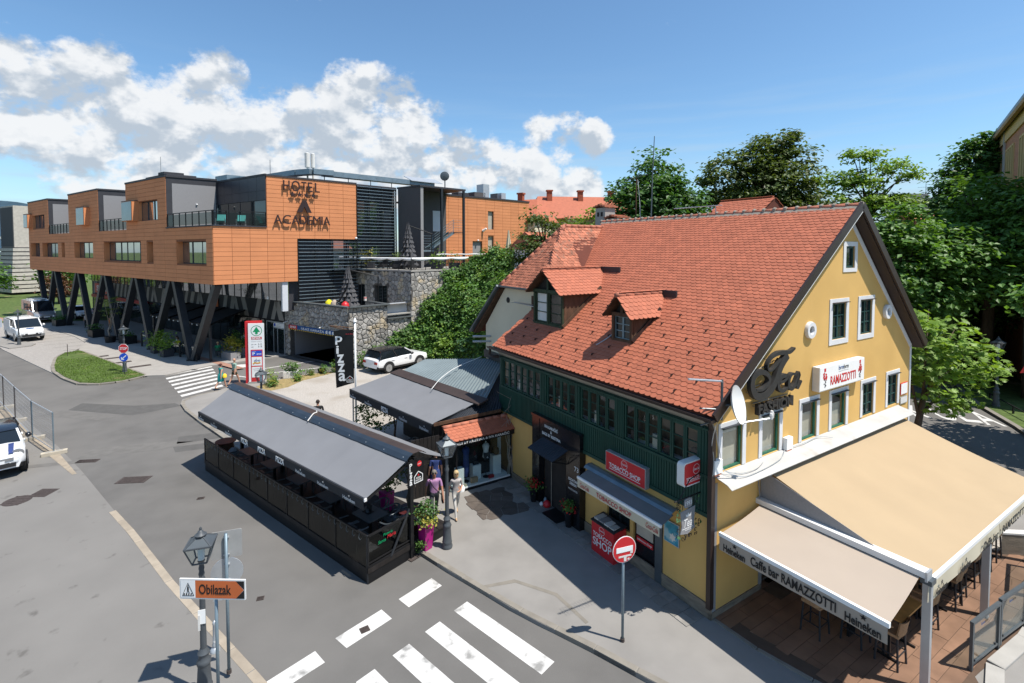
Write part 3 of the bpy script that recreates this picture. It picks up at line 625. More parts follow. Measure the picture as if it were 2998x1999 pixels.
# window surrounds, windows
def surround(h, sd=.15, top=.15, bot=.15):
 a0, z0, a1, z1 = h; b = B(); y = -.022
 b.box(a0 - sd, y, z0 - bot, a0, .0, z1 + top); b.box(a1, y, z0 - bot, a1 + sd, .0, z1 + top); b.box(a0, y, z1, a1, .0, z1 + top)
 if bot > 0: b.box(a0, y, z0 - bot, a1, 0, z0)
 b.build('window_surround', 'trim_white', yh)
for i, h in enumerate(gl):
 surround(h, .15, .15, 0.0)
 if i < 4: w = window(yh, h, PG, NG, 'green_light', 'glass', 1, 1, .06, .03); backing(yh, (h[0], h[1], h[2], h[3] - (.36 if i in (2, 3) else 0)), PG, NG, .13 + .006 * i, 'curtain')
 else: window(yh, h, PG, NG, 'teal_frame', 'glass_dark', 2, 3, .045, .03)
 B().bar((h[0] - .06, -.05, h[3] + .03), (h[2] + .06, -.05, h[3] + .03), .10, .02).build('drip_cap', 'corr_dark', yh)
for h in gu:
 surround(h, .17, .14, .15); window(yh, h, PG, NG, 'teal_frame', 'glass_dark', 2, 3, .045, .03); B().bar((h[0] - .03, -.05, h[3] + .02), (h[2] + .06, -.05, h[3] + .02), .12, .02).build('drip_cap', 'cap_brown', yh)
surround(gt[0], .16, .14, .12); window(yh, gt[0], PG, NG, 'teal_frame', 'glass_dark', 1, 1, .07, .03)
for a, z in ((4.30, 6.86), (9.26, 7.06)):
 v = B().lathe([(.24, 0), (.25, -.06), (.235, -.10), (.13, -.10), (.115, -.06), (.115, .0)], 22, (a, 0, z), ax='y').build('oval_vent', 'trim_white', yh, 40)
 B().lathe([(.112, 0), (.112, .004)], 16, (a, -.012, z), ax='y').build('vent_opening', 'interior', v)
# pots on the sills behind the glass
# plinth, corner strip, downpipe
b = B(); b.box(-.045, -.03, 0, 2.12, 0.05, .17); b.ext([(-.045, -.03, 0), (-.045, 4.95, 0), (-.045, 4.95, .30), (-.045, -.03, .36)], (.045, 0, 0)); b.build('plinth', 'plinth', yh); B().box(-.045, 7.62, 0, 0, 10.0, .25).build('plinth', 'plinth', yh)
B().box(-.004, -.012, .17, .17, 0, 3.42).build('corner_strip', 'cap_brown', yh).data.materials[0] = MATS['stucco_grey']
b = B(); b.bar((-.10, -.03, .34), (-.10, -.03, 4.80), .14, .12, (0, 1, 0)); b.tube([(-.10, -.03, 4.75), (-.2, -.03, 4.98), (-.42, -.03, 5.14)], .06, 8); b.build('downpipe', 'brown_metal', yh)
B().box(2.0, -.03, 0, 2.12, .02, 2.3).build('door_jamb', 'stucco_grey', yh)
# --- roof
SE = math.hypot(6.96, 5.25); UX, UZ = 6.96 / SE, 5.25 / SE       # left slope: foot (-.42, 5.28), ridge (6.54, 10.53)
def rp(v, s, h=0.): return Vector((-.42 + UX * s - UZ * h, v, 5.28 + UZ * s + UX * h))
EDGE = [(0, 10.08), (2.5, 9.76), (5.2, 9.5), (8.72, 11.12)]
def vleft(s):
 for (s0, v0), (s1, v1) in zip(EDGE, EDGE[1:]):
  if s <= s1: return v0 + (v1 - v0) * (s - s0) / (s1 - s0)
 return EDGE[-1][1]
V0 = -.32
b = B(); rect = [(V0, 0), (V0, 8.72), (11.12, 8.72), (9.5, 5.2), (9.76, 2.5), (10.08, 0)]; b.ext([rp(v, s, -.13) for v, s in rect], rp(0, 0, -.02) - rp(0, 0, -.13))
u2, z2 = 6.54, 10.53; e2 = (11.62, 5.80)
k2 = [(u2, V0, z2 - .02), (u2, 11.12, z2 - .02), (e2[0], 11.12, e2[1]), (e2[0], V0, e2[1])]; roof = b.build('roof', 'tile_under', yh); B().ext(k2, (-.08, 0, -.13)).build('rear_slope', 'brown_metal', roof)
TW, TP, TL = .195, .150, .30
tb = B(); arc = [(-TW / 2 + .003, TL), (TW / 2 - .003, TL), (TW / 2 - .003, .045)] + [((TW / 2 - .003) * math.cos(a), .045 - .052 * math.sin(a)) for a in [math.pi * k / 6 for k in range(1, 6)]] + [(-TW / 2 + .003, .045)]
n = len(arc); top = [(x, y, .030 - y * .085) for x, y in arc]; botm = [(x, y, z - .016) for x, y, z in top]
tb.add(top + botm, [tuple(range(n))[::-1]] + [(i, (i + 1) % n, n + (i + 1) % n, n + i) for i in range(n)])
tile_me = tb.mesh('roof_tile', 'tile')
MB_ = Matrix(((0, UX, -UZ), (1, 0, 0), (0, UZ, UX))).to_4x4()     # columns: along eaves (v), up the slope, outward
dormers = [(7.02, 8.89, 1.6, 4.9), (3.54, 4.43, 1.6, 3.6)]
tiles = []
for i in range(58):
 s = i * TP - .05; vv = V0 + .10 + (TW / 2 if i % 2 else 0)
 while vv < vleft(max(0, s + .1)) - .06:
  if not any(d0 < vv < d1 and s0 < s + .15 < s1 - abs(vv - (d0 + d1) / 2) * .9 for d0, d1, s0, s1 in dormers): tiles.append((vv, s))
  vv += TW
def tmat(v, s, r=0.): return Matrix.Translation(rp(v, s, .0)) @ MB_ @ Matrix.Rotation(r, 4, 'Z')
cl = YF.inv(0, 0); cv = Vector((cl[0], cl[1], 9.2)); rn = random.Random(11)
tiles.sort(key=lambda t: (rp(*t) - cv).length)
rest = B()
for k, (v, s) in enumerate(tiles):
 mt = tmat(v + rn.uniform(-.004, .004), s + rn.uniform(-.006, .006), rn.uniform(-.012, .012))
 if k < 285: o = put('roof_tile', tile_me, roof); o.matrix_local = mt
 else: rest.add([mt @ Vector(p) for p in tb.v], tb.f)
rest.build('roof_tiles', 'tile', roof, kind='stuff')
# snow hooks
b = B()
for i in range(2, 22, 3):
 for j in range(12):
  v = .25 + j * .80 + (.4 if (i // 3) % 2 else 0); s = i * TP + .02
  if v < vleft(s) - .3 and not any(d0 - .2 < v < d1 + .2 and s0 - .2 < s < s1 for d0, d1, s0, s1 in dormers):
   b.bar(rp(v, s, .03), rp(v, s, .085), .02, .05); b.bar(rp(v, s, .085), rp(v, s + .09, .03), .02, .02)
b.build('snow_hooks', 'brown_metal', roof, kind='stuff')
# ridge tiles
for k in range(30):
 v = V0 + .02 + k * .383; r = .105
 b = B(); b.tube([(u2, v, z2 - .03 + .012), (u2, v + .40, z2 - .03)], [r * 1.02, r * .95], 10); b.build('ridge_tile', 'ridge_tile', roof, True)
b = B(); rn = random.Random(4)
for k in range(31): v = V0 + k * .383; b.lathe([(.01, -.06), (.085, -.05), (.10, .0), (.07, .06), (.01, .085)], 7, (u2 - rn.uniform(.0, .05), v, z2 + .02), ax='y')
b.ext([(u2 - .20, V0, z2 - .13), (u2 - .10, V0, z2 - .02), (u2 - .10, 11.1, z2 - .02), (u2 - .20, 11.1, z2 - .13)], (.02, 0, .015)); b.build('ridge_mortar', 'mortar', roof)
# bargeboards, verge trim, gutter
b = B(); b.bar(Vector((-.46, V0 - .03, 5.24)), Vector((6.54, V0 - .03, 10.53)), .07, .24, (-UZ, 0, UX)); b.bar(Vector((6.54, V0 - .03, 10.53)), Vector((11.68, V0 - .03, 5.76)), .07, .24, (.68, 0, .73))
b.ext([(6.54, V0, 10.36), (11.62, V0, 5.63), (11.62, -.0, 5.63), (6.54, 0, 10.36)], (-.02, 0, -.03)); b.ext([(-.42, V0, 5.13), (6.50, V0, 10.36), (6.50, 0, 10.36), (-.42, 0, 5.13)], (.02, 0, -.03)); b.build('bargeboard', 'brown_metal', yh)
b = B(); b.bar((-.30, V0 - .05, 5.20), (6.50, V0 - .05, 10.33), .02, .035, (-UZ, 0, UX)); b.build('verge_strip', 'alu_white', yh)
b = B(); b.bar((-.05, -.012, 5.06), (6.60, -.012, 10.09), .024, .16, (-UZ, 0, UX)); b.bar((6.60, -.012, 10.09), (11.36, -.012, 5.66), .024, .16, (.68, 0, .73)); b.box(11.30, -.024, 2.6, 11.41, 0, 5.7); b.build('verge_trim', 'trim_white', yh)
b = B(); n_ = 9
gut = []
for v in (V0 - .02, 10.25): gut.append([Vector((-.50 + .085 * math.cos(math.pi + math.pi * k / (n_ - 1)), v, 5.20 + .085 * math.sin(math.pi + math.pi * k / (n_ - 1)))) for k in range(n_)])
for k in range(n_ - 1): b.poly([gut[0][k], gut[0][k + 1], gut[1][k + 1], gut[1][k]])
b.poly(gut[0]); b.poly(gut[1]); b.bar((-.585, V0, 5.21), (-.585, 10.25, 5.21), .02, .02)
b.tube([(-.5, 10.1, 5.15), (-.5, 10.15, 4.9), (-.42, 10.0, 4.82), (-.2, 9.9, 4.8)], .06, 8); b.build('gutter', 'brown_metal', yh)
b = B(); b.ext([(-.02, -.02, 4.80), (-.02, 10.0, 4.80), (-.34, 10.1, 5.12), (-.34, -.1, 5.12)], (.05, 0, .03)); b.build('cornice', 'soffit_cream', yh)
# --- green timber upper floor on the shop front
b = B(); b.box(-.09, 0.0, 2.62, -.012, 10.0, 3.60); b.box(-.10, -.02, 4.70, -.012, 10.02, 4.82); b.box(-.13, -.03, 2.58, -.012, 10.02, 2.68); b.box(-.12, -.01, 3.56, -.012, 10.0, 3.63)
b.box(-.16, -.06, 4.76, -.0, 10.05, 4.80)
vm = [(0, .34), (2.95, 3.28), (4.92, 5.14), (6.78, 7.14), (9.78, 10.0)]
for a, c in vm: b.box(-.09, a, 3.63, -.012, c, 4.70)
b.build('timber_front', 'green_wood', yh)
b = B(); v = .03
while v < 9.98: b.box(-.108, v, 2.69, -.088, v + .055, 3.555); v += .088
v = .02
while v < 10:
 for a, c in vm:
  if a <= v <= c - .04: b.box(-.108, v, 3.64, -.088, v + .05, 4.70)
 b.box(-.118, v, 4.71, -.098, v + .06, 4.76); v += .088
b.build('battens', 'green_wood', yh, kind='stuff')
B().box(-.13, 7.7, 4.74, .02, 9.9, 4.76)
for a, c, k in ((.36, 2.93, 6), (3.30, 4.90, 4), (5.16, 6.76, 4), (7.16, 9.76, 6)):
 for i in range(k):
  a0 = a + (c - a) * i / k; a1 = a + (c - a) * (i + 1) / k; w = window(yh, (a0 + .006, 3.64, a1 - .006, 4.69), lambda x, z: (-.05, x, z), NF, 'green_wood', 'glass', 1, 3, .05, -.02, .024, 'sash')
  if (i + k) % 3 != 1:
   rr = random.Random(i * 7 + k); B().box(.02, a0 + .1, 3.66, .12, a0 + .1 + rr.uniform(.12, .25), 3.66 + rr.uniform(.2, .5)).build('shelf_goods', rr.choice(['offwhite', 'cap_brown', 'curtain', 'interior', 'cloth_pale']), yh)
B().box(.0, .02, 3.58, .3, 9.95, 3.63).build('window_board', 'offwhite', yh)
B().poly([(.32, .02, 3.58), (.32, 9.95, 3.58), (.32, 9.95, 4.75), (.32, .02, 4.75)]).build('back_wall', 'interior_warm', yh)
# --- shop openings on the ground floor
w = window(yh, fd[1], PF, NF, 'dark_metal', 'glass_dark', 2, 1, .05, .08)
dr = B().box(.05, 1.84, .04, .10, 2.58, 1.98).build('shop_door', 'black_gloss', yh); B().box(.035, 1.90, .95, .05, 2.52, 1.80).build('door_glass', 'curtain', dr); B().box(.02, 1.90, .76, .05, 2.5, .90).build('door_sign', 'red', dr); text('tobacco shop', (.018, 2.47, .79), (0, -1, 0), (0, 0, 1), .54, .085, 'letter_white', dr, .004)
B().box(.0, 1.52, .02, -.05, 1.76, 1.75).build('roller_shutter_post', 'steel_grey', yh)
g = B(); g.box(-.03, 4.40, 1.30, .0, 4.66, 2.0); [g.bar((-.04, 4.44 + k * .06, 1.32), (-.04, 4.44 + k * .06, 1.98), .014) for k in range(4)]; g.build('window_grille', 'dark_metal', yh)
# boutique portal
po = B(); po.box(-.26, 6.98, 0, -.012, 7.42, 3.10); po.box(-.26, 4.72, 0, -.012, 5.42, 3.18); po.box(-.24, 5.42, 2.32, -.012, 6.98, 3.12); po.box(-.30, 4.70, 3.12, -.012, 7.44, 3.20); portal = po.build('shop_portal', 'black_gloss', yh)
text('IVA KARAČIĆ\n&\nBAGS BY KRISTINA', (-.262, 6.78, 2.60), (0, -1, 0), (0, 0, 1), 1.05, .42, 'letter_white', portal, .006, .012)
text('73', (-.262, 4.98, 1.92), (0, -1, 0), (0, 0, 1), .20, .16, 'letter_white', portal); text('CROATIAN\nDESIGN', (-.262, 5.30, 1.40), (0, -1, 0), (0, 0, 1), .50, .22, 'letter_white', portal, bold=.01); text('HANDCRAFTED', (-.262, 5.30, 1.22), (0, -1, 0), (0, 0, 1), .48, .06, 'letter_grey', portal)
B().box(-.015, 5.43, 0, .05, 6.97, 2.31).build('doorway', 'interior', portal); B().bar((-.1, 6.45, .05), (-.1, 6.45, 2.2), .02).build('cord', 'mortar', portal)
b = B(); b.grid(lambda i, j: Vector((-.28 - .66 * j, 6.74 - 1.45 * i, 2.50 - .24 * j + .016 * math.sin(i * 2 * math.pi * 13))), 78, 2); b.grid(lambda i, j: Vector((-.28 - .66 * j, 6.74 - 1.45 * i, 2.485 - .24 * j + .016 * math.sin(i * 2 * math.pi * 13))), 78, 2)
cn = b.build('canopy', 'corr_dark', portal)
b = B()
for v in (5.34, 6.68): b.bar((-.27, v, 2.02), (-.90, v, 2.24), .03); b.tube(catm([(-.28, v, 2.05), (-.36, v, 2.2), (-.5, v, 2.2), (-.5, v, 2.28), (-.62, v, 2.22), (-.8, v, 2.22)], 3), .012, 5)
b.build('canopy_bracket', 'black', portal)
# --- dormers
def dormer(v0, v1, s0, zt, za, vb, frame, wins, ov, name='dormer'):
 """v0<v1 sides, front at slope distance s0; zt eaves of dormer, za apex, ov front overhang"""
 f = rp(0, s0); uf = f.x; zf = f.z; vc = (v0 + v1) / 2; d = B().box(uf - .03, v0 - .02, zf - .05, uf + .05, v1 + .02, zf + .06).build(name, 'brown_metal', yh)
 ub = lambda z: -.42 + (z - 5.28) / UZ * UX
 b = B()
 for v in (v0, v1): b.ext([(uf + .02, v, zf), (uf + .02, v, zt), (ub(zt) + .1, v, zt), ], (0, .05 if v == v0 else -.05, 0))
 b.build('cheek', 'oldwood', d)
 P_ = lambda a, z: (uf, a, z); fr_ = B(); t = .09
 for a in (v0, v1 - t): fr_.box(uf - .05, a, zf, uf + .06, a + t, zt)
 fr_.box(uf - .06, v0, zt - .10, uf + .06, v1, zt + .02); fr_.box(uf - .045, vc - .05, zf, uf + .05, vc + .05, zt - .1) if wins == 2 else None
 fr_.box(uf - .05, vc - .055, zt, uf + .02, vc + .055, za - .06); fr_.box(uf - .04, v0, zf, uf + .05, v1, zf + .08); fr_.build('frame', frame, d)
 B().poly([(uf + .12, v0, zt), (uf + .12, v1, zt), (uf + .12, vc, za)]).build('gable_void', 'interior', d)
 if wins == 2:
  window(d, (v0 + t, zf + .08, vc - .05, zt - .1), P_, NF, frame, 'glass', 1, 3, .05, .0); window(d, (vc + .05, zf + .08, v1 - t, zt - .1), P_, NF, frame, 'offwhite', 1, 3, .05, .03)
  B().poly([(uf + .3, v0, zf), (uf + .3, v1, zf), (uf + .3, v1, zt), (uf + .3, v0, zt)]).build('back', 'interior_warm', d)
 else: window(d, (v0 + t, zf + .08, v1 - t, zt - .1), P_, NF, 'steel_blue', 'glass_dark', 2, 3, .03, .02)
 if wins == 1:
  for k in range(5): B().box(uf - .02, v0 + .0 + k * .2, zf - .03, uf + .0, v0 + .18 + k * .2, zf - .01)
 B().bar(rp(v0 - .03, s0 + .0, .06), rp(v0 - .03, (zt - 5.28) / UZ + .1, .06), .05, .16).build('flashing', 'oldwood' if wins == 2 else 'brown_metal', d); B().bar(rp(v1 + .03, s0, .04), rp(v1 + .03, (zt - 5.28) / UZ, .04), .05, .12).build('flashing', 'brown_metal', d)
 # roof of the dormer: two slopes of tiles
 ue = ub(za) + .05; half = (v1 - v0) / 2 + .16; dz = za - zt + .02; ln = math.hypot(half, dz + .10); rb = B()
 for sg in (-1, 1):
  eave = lambda u: Vector((u, vc + sg * half, zt - .10)); rid = lambda u: Vector((u, vc, za + .02))
  ul = ub(zt - .1) if sg == -1 else ub(zt - .1)
  rb.ext([eave(uf - ov), rid(uf - ov), rid(ue), eave(ul + .9 if sg < 0 else ul + .3)], (0, 0, -.035))
 rr = rb.build('dormer_roof', 'oldwood', d); rows = max(3, int(ln / .145)); tl = B(); cnt = 0
 for sg in (-1, 1):
  ax = Vector((0, -sg * half, dz + .10)).normalized(); al = Vector((1, 0, 0)) * (1 if sg < 0 else -1); nn = al.cross(ax)
  if nn.z < 0: nn = -nn
  mb = Matrix((al, ax, nn)).transposed().to_4x4()
  for i in range(rows):
   s = i * ln / rows - .03; u = uf - ov + .08 + (TW / 2 if i % 2 else 0); lim = ub(zt - .10 + ax.z * s) + .8
   while u < min(ue, lim):
    mt = Matrix.Translation(Vector((u, vc + sg * half, zt - .10)) + ax * s + nn * .004) @ mb
    if sg < 0: o = put('roof_tile', tile_me, rr); o.matrix_local = mt
    else: tl.add([mt @ Vector(p) for p in tb.v], tb.f)
    u += TW
 tl.build('roof_tiles', 'tile', rr, kind='stuff')
 for k in range(int((ue - uf + ov) / .38)): u = uf - ov + k * .38; B().tube([(u, vc, za + .02), (u + .37, vc, za + .0)], [.085, .075], 9).build('ridge_tile', 'ridge_tile', rr, True)
 B().box(ue - .25, vc - half - .04, za - .35, ue - .19, vc + .03, za + .10).build('lead_flashing', 'dark_metal', d)
 return d
dormer(7.02, 8.89, 1.6, 7.60, 8.38, 0, 'oldgreen', 2, .32); dormer(3.54, 4.43, 1.6, 7.14, 7.72, 0, 'oldwood', 1, .30)
B().tube(catm([rp(4.45, 1.9, .1), rp(4.6, 1.6, .05), rp(4.75, 1.35, .03), rp(4.85, 1.2, .03)]), .018, 6).build('cable', 'alu', roof)
# --- chimneys and masts on the roof
ch = T('tiled_chimney', 'small chimney with tiled cap behind the ridge of the yellow house', 'chimney', YF, (6.75, 4.0, 9.9)); B().box(.1, -.9, 0, 1.2, .9, .75).build('stack', 'brick_red', ch)
b = B(); b.ext([(-.1, -1.1, .7), (1.4, -1.1, .7), (.65, -1.1, 1.18)], (0, 2.2, 0)); cap = b.build('cap', 'tile_under', ch)
for sg in (0, 1):
 a0 = Vector((-.12, 0, .70)) if sg == 0 else Vector((1.42, 0, .70)); ax = (Vector((.65, 0, 1.2)) - a0).normalized(); al = Vector((0, 1, 0)); nn = ax.cross(al); nn = nn if nn.z > 0 else -nn; mb = Matrix((al, ax, nn)).transposed().to_4x4()
 for i in range(6):
  for j in range(11): o = put('roof_tile', tile_me, cap); o.matrix_local = Matrix.Translation(a0 + Vector((0, -1.05 + j * TW + (i % 2) * .09, 0)) + ax * (i * .14)) @ mb
mast = T('antenna_mast', 'tall thin aerial mast rising behind the roof ridge', 'antenna', YF, (7.6, 9.0, 9.4)); B().tube([(0, 0, 0), (.1, 0, 3.2), (.2, 0, 5.1)], [.035, .03, .018], 6).build('mast', 'steel_grey', mast); B().tube([(-.35, .6, 0), (-.33, .6, 3.2)], .03, 6).build('short_mast', 'oldwood', mast); B().tube(catm([(-.3, .55, 3.1), (-.2, .5, 2), (-.25, .4, 1), (-.1, .4, .1)]), .012, 5).build('cable', 'alu_white', mast); B().tube([(-.33, 1.4, 3.15), (-.33, -.1, 3.25)], .018, 5).build('arm', 'steel_grey', mast)
ya = T('yagi_aerial', 'horizontal toothed aerial on the ridge beside the tiled chimney', 'antenna', YF, (6.6, 5.4, 10.3)); b = B(); b.tube([(0, -.9, .58), (0, 1.4, .60)], .018, 5); [b.tube([(-.14, -.8 + k * .15, .585), (.14, -.8 + k * .15, .585)], .006, 4) for k in range(14)]; b.tube([(.1, -.6, -.3), (0, -.6, .6)], .02, 5); b.build('boom', 'alu', ya)
# ------------------------------------------------------------------ signs, awnings and terrace of the yellow house
X_, Z_ = (1, 0, 0), (0, 0, 1); MV = (0, -1, 0)
def heineken(par, o, r, up, w, h, mat='letter_black', nrm=None):
 """brewery word mark with its star above"""
 o = Vector(o); r_ = Vector(r).normalized(); u_ = Vector(up).normalized(); text('Heineken', o, r, up, w, h * .62, mat, par, .004, .022)
 n = r_.cross(u_); B().ext(star(o + r_ * w * .52 + u_ * h * .84, r_, u_, h * .22), n * .004).build('star', mat, par)
# Tea Fashion lettering
ts = T('tea_fashion_sign', 'black script letters Tea with Fashion below, standing off the yellow gable', 'sign', YF, (0, -.10, 0))
S1 = [(3.13, 6.5), (2.91, 6.42), (2.67, 6.43), (2.36, 6.44), (2.1, 6.39), (1.92, 6.28), (1.84, 6.15), (1.9, 6.04), (2.06, 6.04), (2.24, 6.13), (2.44, 6.28)]
S2 = [(2.77, 6.35), (2.53, 6.16), (2.36, 5.95), (2.24, 5.75), (2.06, 5.56), (1.84, 5.44), (1.59, 5.41), (1.34, 5.47), (1.2, 5.65), (1.17, 5.82), (1.24, 5.96), (1.41, 6.04), (1.62, 6.04), (1.84, 5.94), (1.93, 5.8), (1.83, 5.67), (1.6, 5.58), (1.34, 5.61)]
SE_ = [(2.4, 5.62), (2.64, 5.66), (2.8, 5.74), (2.7, 5.8), (2.51, 5.78), (2.39, 5.64), (2.41, 5.49), (2.58, 5.4), (2.79, 5.44), (2.95, 5.53)]
SA = [(3.24, 5.76), (3.03, 5.8), (2.9, 5.7), (2.87, 5.51), (3.0, 5.4), (3.2, 5.5), (3.4, 5.77), (3.29, 5.51), (3.32, 5.37), (3.51, 5.55)]
P3 = lambda L_: [(x, -.05, z) for x, z in L_]; NV = (0, -1, 0)
b = stroke(P3(S1), lambda t: .05 + .06 * math.sin(math.pi * min(1, t * 2.2)), .11, NV); stroke(P3(S2), lambda t: .16 * (1 - t) + .055 + .04 * math.sin(math.pi * t), .115, NV, b); b.build('letter_T', 'letter_charcoal', ts)
stroke(P3(SE_), lambda t: .05 + .07 * math.sin(math.pi * t), .10, NV).build('letter_e', 'letter_charcoal', ts); stroke(P3(SA), lambda t: .05 + .07 * math.sin(math.pi * t), .105, NV).build('letter_a', 'letter_charcoal', ts)
text('FASHION', (1.50, -.02, 4.92), X_, Z_, 1.62, .28, 'letter_charcoal', ts, .12, .03)
b = B(); [b.bar((x, .1, z), (x, -.05, z), .02) for x, z in ((2.0, 6.3), (2.5, 6.2), (1.3, 5.5), (2.2, 5.6), (2.8, 5.5), (3.2, 5.5), (1.9, 5.9), (1.6, 5.1), (3.0, 5.05))]; b.bar((1.25, .03, 5.62), (2.1, .03, 5.66), .02); b.bar((1.3, .03, 5.98), (2.4, .03, 6.2), .02); b.bar((1.5, .03, 5.2), (3.1, .03, 5.2), .025); b.build('mounts', 'kerb_tan', ts)
# Ramazzotti light box
rs = T('ramazzotti_sign', 'white light box sign with red lettering Ramazzotti on the yellow gable', 'sign', YF, (4.53, -.012, 5.05)); B().box(-.0, -.20, 0, 2.75, 0, .71).build('box', 'offwhite', rs); B().box(.02, -.206, .02, 2.73, -.2, .69).build('face', 'white', rs)
text('RAMAZZOTTI', (.62, -.208, .12), X_, Z_, 1.55, .27, 'red', rs, .004, .02); text('brm', (1.10, -.208, .52), X_, Z_, .30, .13, 'navy', rs, .004); text('brm', (1.41, -.208, .52), X_, Z_, .29, .13, 'letter_black', rs, .004); text('Oglasnik & Web Shop', (1.10, -.208, .455), X_, Z_, .60, .035, 'letter_grey', rs, .003)
for cx in (.30, 2.45):
 B().box(cx - .05, -.209, .56, cx + .05, -.206, .66).build('emblem_tab', 'red', rs); rn = random.Random(int(cx * 9)); b = B()
 for k in range(26):
  a = rn.uniform(0, 6.28); q = rn.uniform(.02, .13); c = Vector((cx + q * math.cos(a) * .9, -.2075 - k * .0001, .40 + q * math.sin(a))); b.poly(star(c, Vector((1, 0, 0)), Vector((0, 0, 1)), rn.uniform(.03, .05), 5, .5))
 b.build('flower_emblem', 'red', rs); b = B()
 for k in range(8): b.poly(star((cx + rn.uniform(-.05, .06), -.2107 - k * .0001, .12 + k * .03), Vector((1, 0, 0)), Vector((0, 0, 1)), .035, 4, .5))
 b.build('stem_emblem', 'cloth_charcoal', rs)
for z0, z1, nm, lb, mt in ((3.97, 4.39, 'street_plaque', 'white house plaque with red rim at the far corner of the yellow gable', 'red'), (3.64, 3.89, 'info_plaque', 'small pale plate under the red rimmed plaque on the gable', 'alu')):
 q = T(nm, lb, 'plaque', YF, (10.57, -.005, z0)); B().box(0, -.03, 0, .56, 0, z1 - z0).build('plate', mt, q); B().box(.02, -.034, .02, .54, -.03, z1 - z0 - .02).build('face', 'white' if mt == 'red' else 'offwhite', q)
for u, z, lb in ((3.05, 3.64, 'white alarm box beside the pale gable window above the awning hood'), (-.11, 3.72, 'white alarm box at the green house corner')):
 q = T('alarm_box', lb, 'alarm', YF, (u, -.01, z), group='alarm boxes on the gable'); B().ext([(0, 0, 0), (.30, 0, 0), (.30, 0, .33), (0, 0, .33)], (0, -.12, 0)).build('case', 'white', q); B().box(.03, -.11, -.04, .27, -.02, 0).build('lamp', 'orange_sign', q)
# satellite dish and aerial at the eaves corner
sd = T('satellite_dish', 'large white satellite dish on an arm at the eaves corner', 'satellite dish', YF, (.10, -.45, 5.50)); b = B()
dirn = Vector((.30, -.90, .24)).normalized(); xa = dirn.orthogonal().normalized(); ya_ = dirn.cross(xa); prof = [(0, 0), (.14, .012), (.28, .05), (.40, .10), (.45, .13)]
b.grid(lambda i, j: (lambda r, h, a: (xa * math.cos(a) + ya_ * math.sin(a)) * r + dirn * h)(*prof[round(j * 4)], 2 * math.pi * i), 28, 4); b.grid(lambda i, j: (lambda r, h, a: (xa * math.cos(a) + ya_ * math.sin(a)) * r + dirn * (h - .012))(*prof[round(j * 4)], 2 * math.pi * i), 28, 4); b.build('dish', 'alu_white', sd, True)
b = B(); b.tube([Vector((.02, -.1, -.42)), Vector((.02, -.1, -.42)) + Vector((.75, -.35, .08))], .018, 6); b.build('arm', 'alu', sd); b = B(); [b.lathe([(.035, 0), (.04, .1), (.03, .14)], 8, (.80 + .06 * k, -.46 + .02 * k, -.36 + .05 * (k % 2))) for k in range(3)]; b.build('converters', 'offwhite', sd)
b = B(); b.tube([(-.28, .12, -.35), (-.28, .12, .62)], .03, 8); b.tube([(-.28, .12, 0), (-.05, .03, 0)], .03, 6); b.tube([(-.28, .12, -.1), (-.7, .42, -.08)], .02, 6); b.tube([(-.28, .12, -.3), (-.65, .42, -.5)], .02, 6); b.build('bracket', 'steel_grey', sd)
b = B(); b.tube([(-.28, .12, .58), (-1.45, .15, .78)], .022, 6); [b.tube([(-.4 - .075 * k, -.02, .60 + .013 * k), (-.4 - .075 * k, .3, .60 + .013 * k)], .005, 4) for k in range(13)]; b.build('aerial', 'alu', sd)
cb = T('loose_cables', 'loose white cables hanging at the corner and lying along the hood', 'cable', YF, (0, 0, 0)); b = B()
for pts in ([(-.2, -.2, 5.0), (-.17, -.08, 4.5), (-.12, -.1, 4.1), (-.15, -.1, 3.7)], [(-.05, -.12, 5.0), (.05, -.06, 4.6), (.18, -.05, 4.2), (.3, -.08, 3.75), (.7, -.25, 3.62), (1.3, -.3, 3.6), (1.8, -.2, 3.63)], [(-.1, -.1, 4.9), (.12, -.05, 4.3), (.25, -.06, 3.8), (.6, -.35, 3.6), (1.4, -.38, 3.57), (2.4, -.3, 3.6), (3.0, -.1, 3.66)], [(3.3, -.1, 3.66), (4.0, -.12, 3.66), (4.8, -.1, 3.66), (5.2, -.3, 3.62)]): b.tube(catm(pts), .009, 5)
b.build('wire', 'alu', cb)
# long white hood over the awnings
hd = T('awning_hood', 'long white sheet metal hood above the beige awnings', 'hood', YF, (0, -.005, 0)); prof = [(0, 3.64), (-.12, 3.60), (-.26, 3.57), (-.38, 3.54), (-.50, 3.46)]; b = B()
for k in range(4): b.ext([(0.02, prof[k][0], prof[k][1]), (10.45, prof[k][0], prof[k][1]), (10.45 - .1 * k * 0, prof[k + 1][0], prof[k + 1][1]), (.02 - .0, prof[k + 1][0], prof[k + 1][1])], (0, 0, -.012))
b.build('sheet', 'hood_white', hd, 30); b = B(); [b.bar((.4 + k * 1.25, -.02, 3.45), (.4 + k * 1.25, -.42, 3.49), .03) for k in range(9)]; b.build('supports', 'dark_metal', hd)
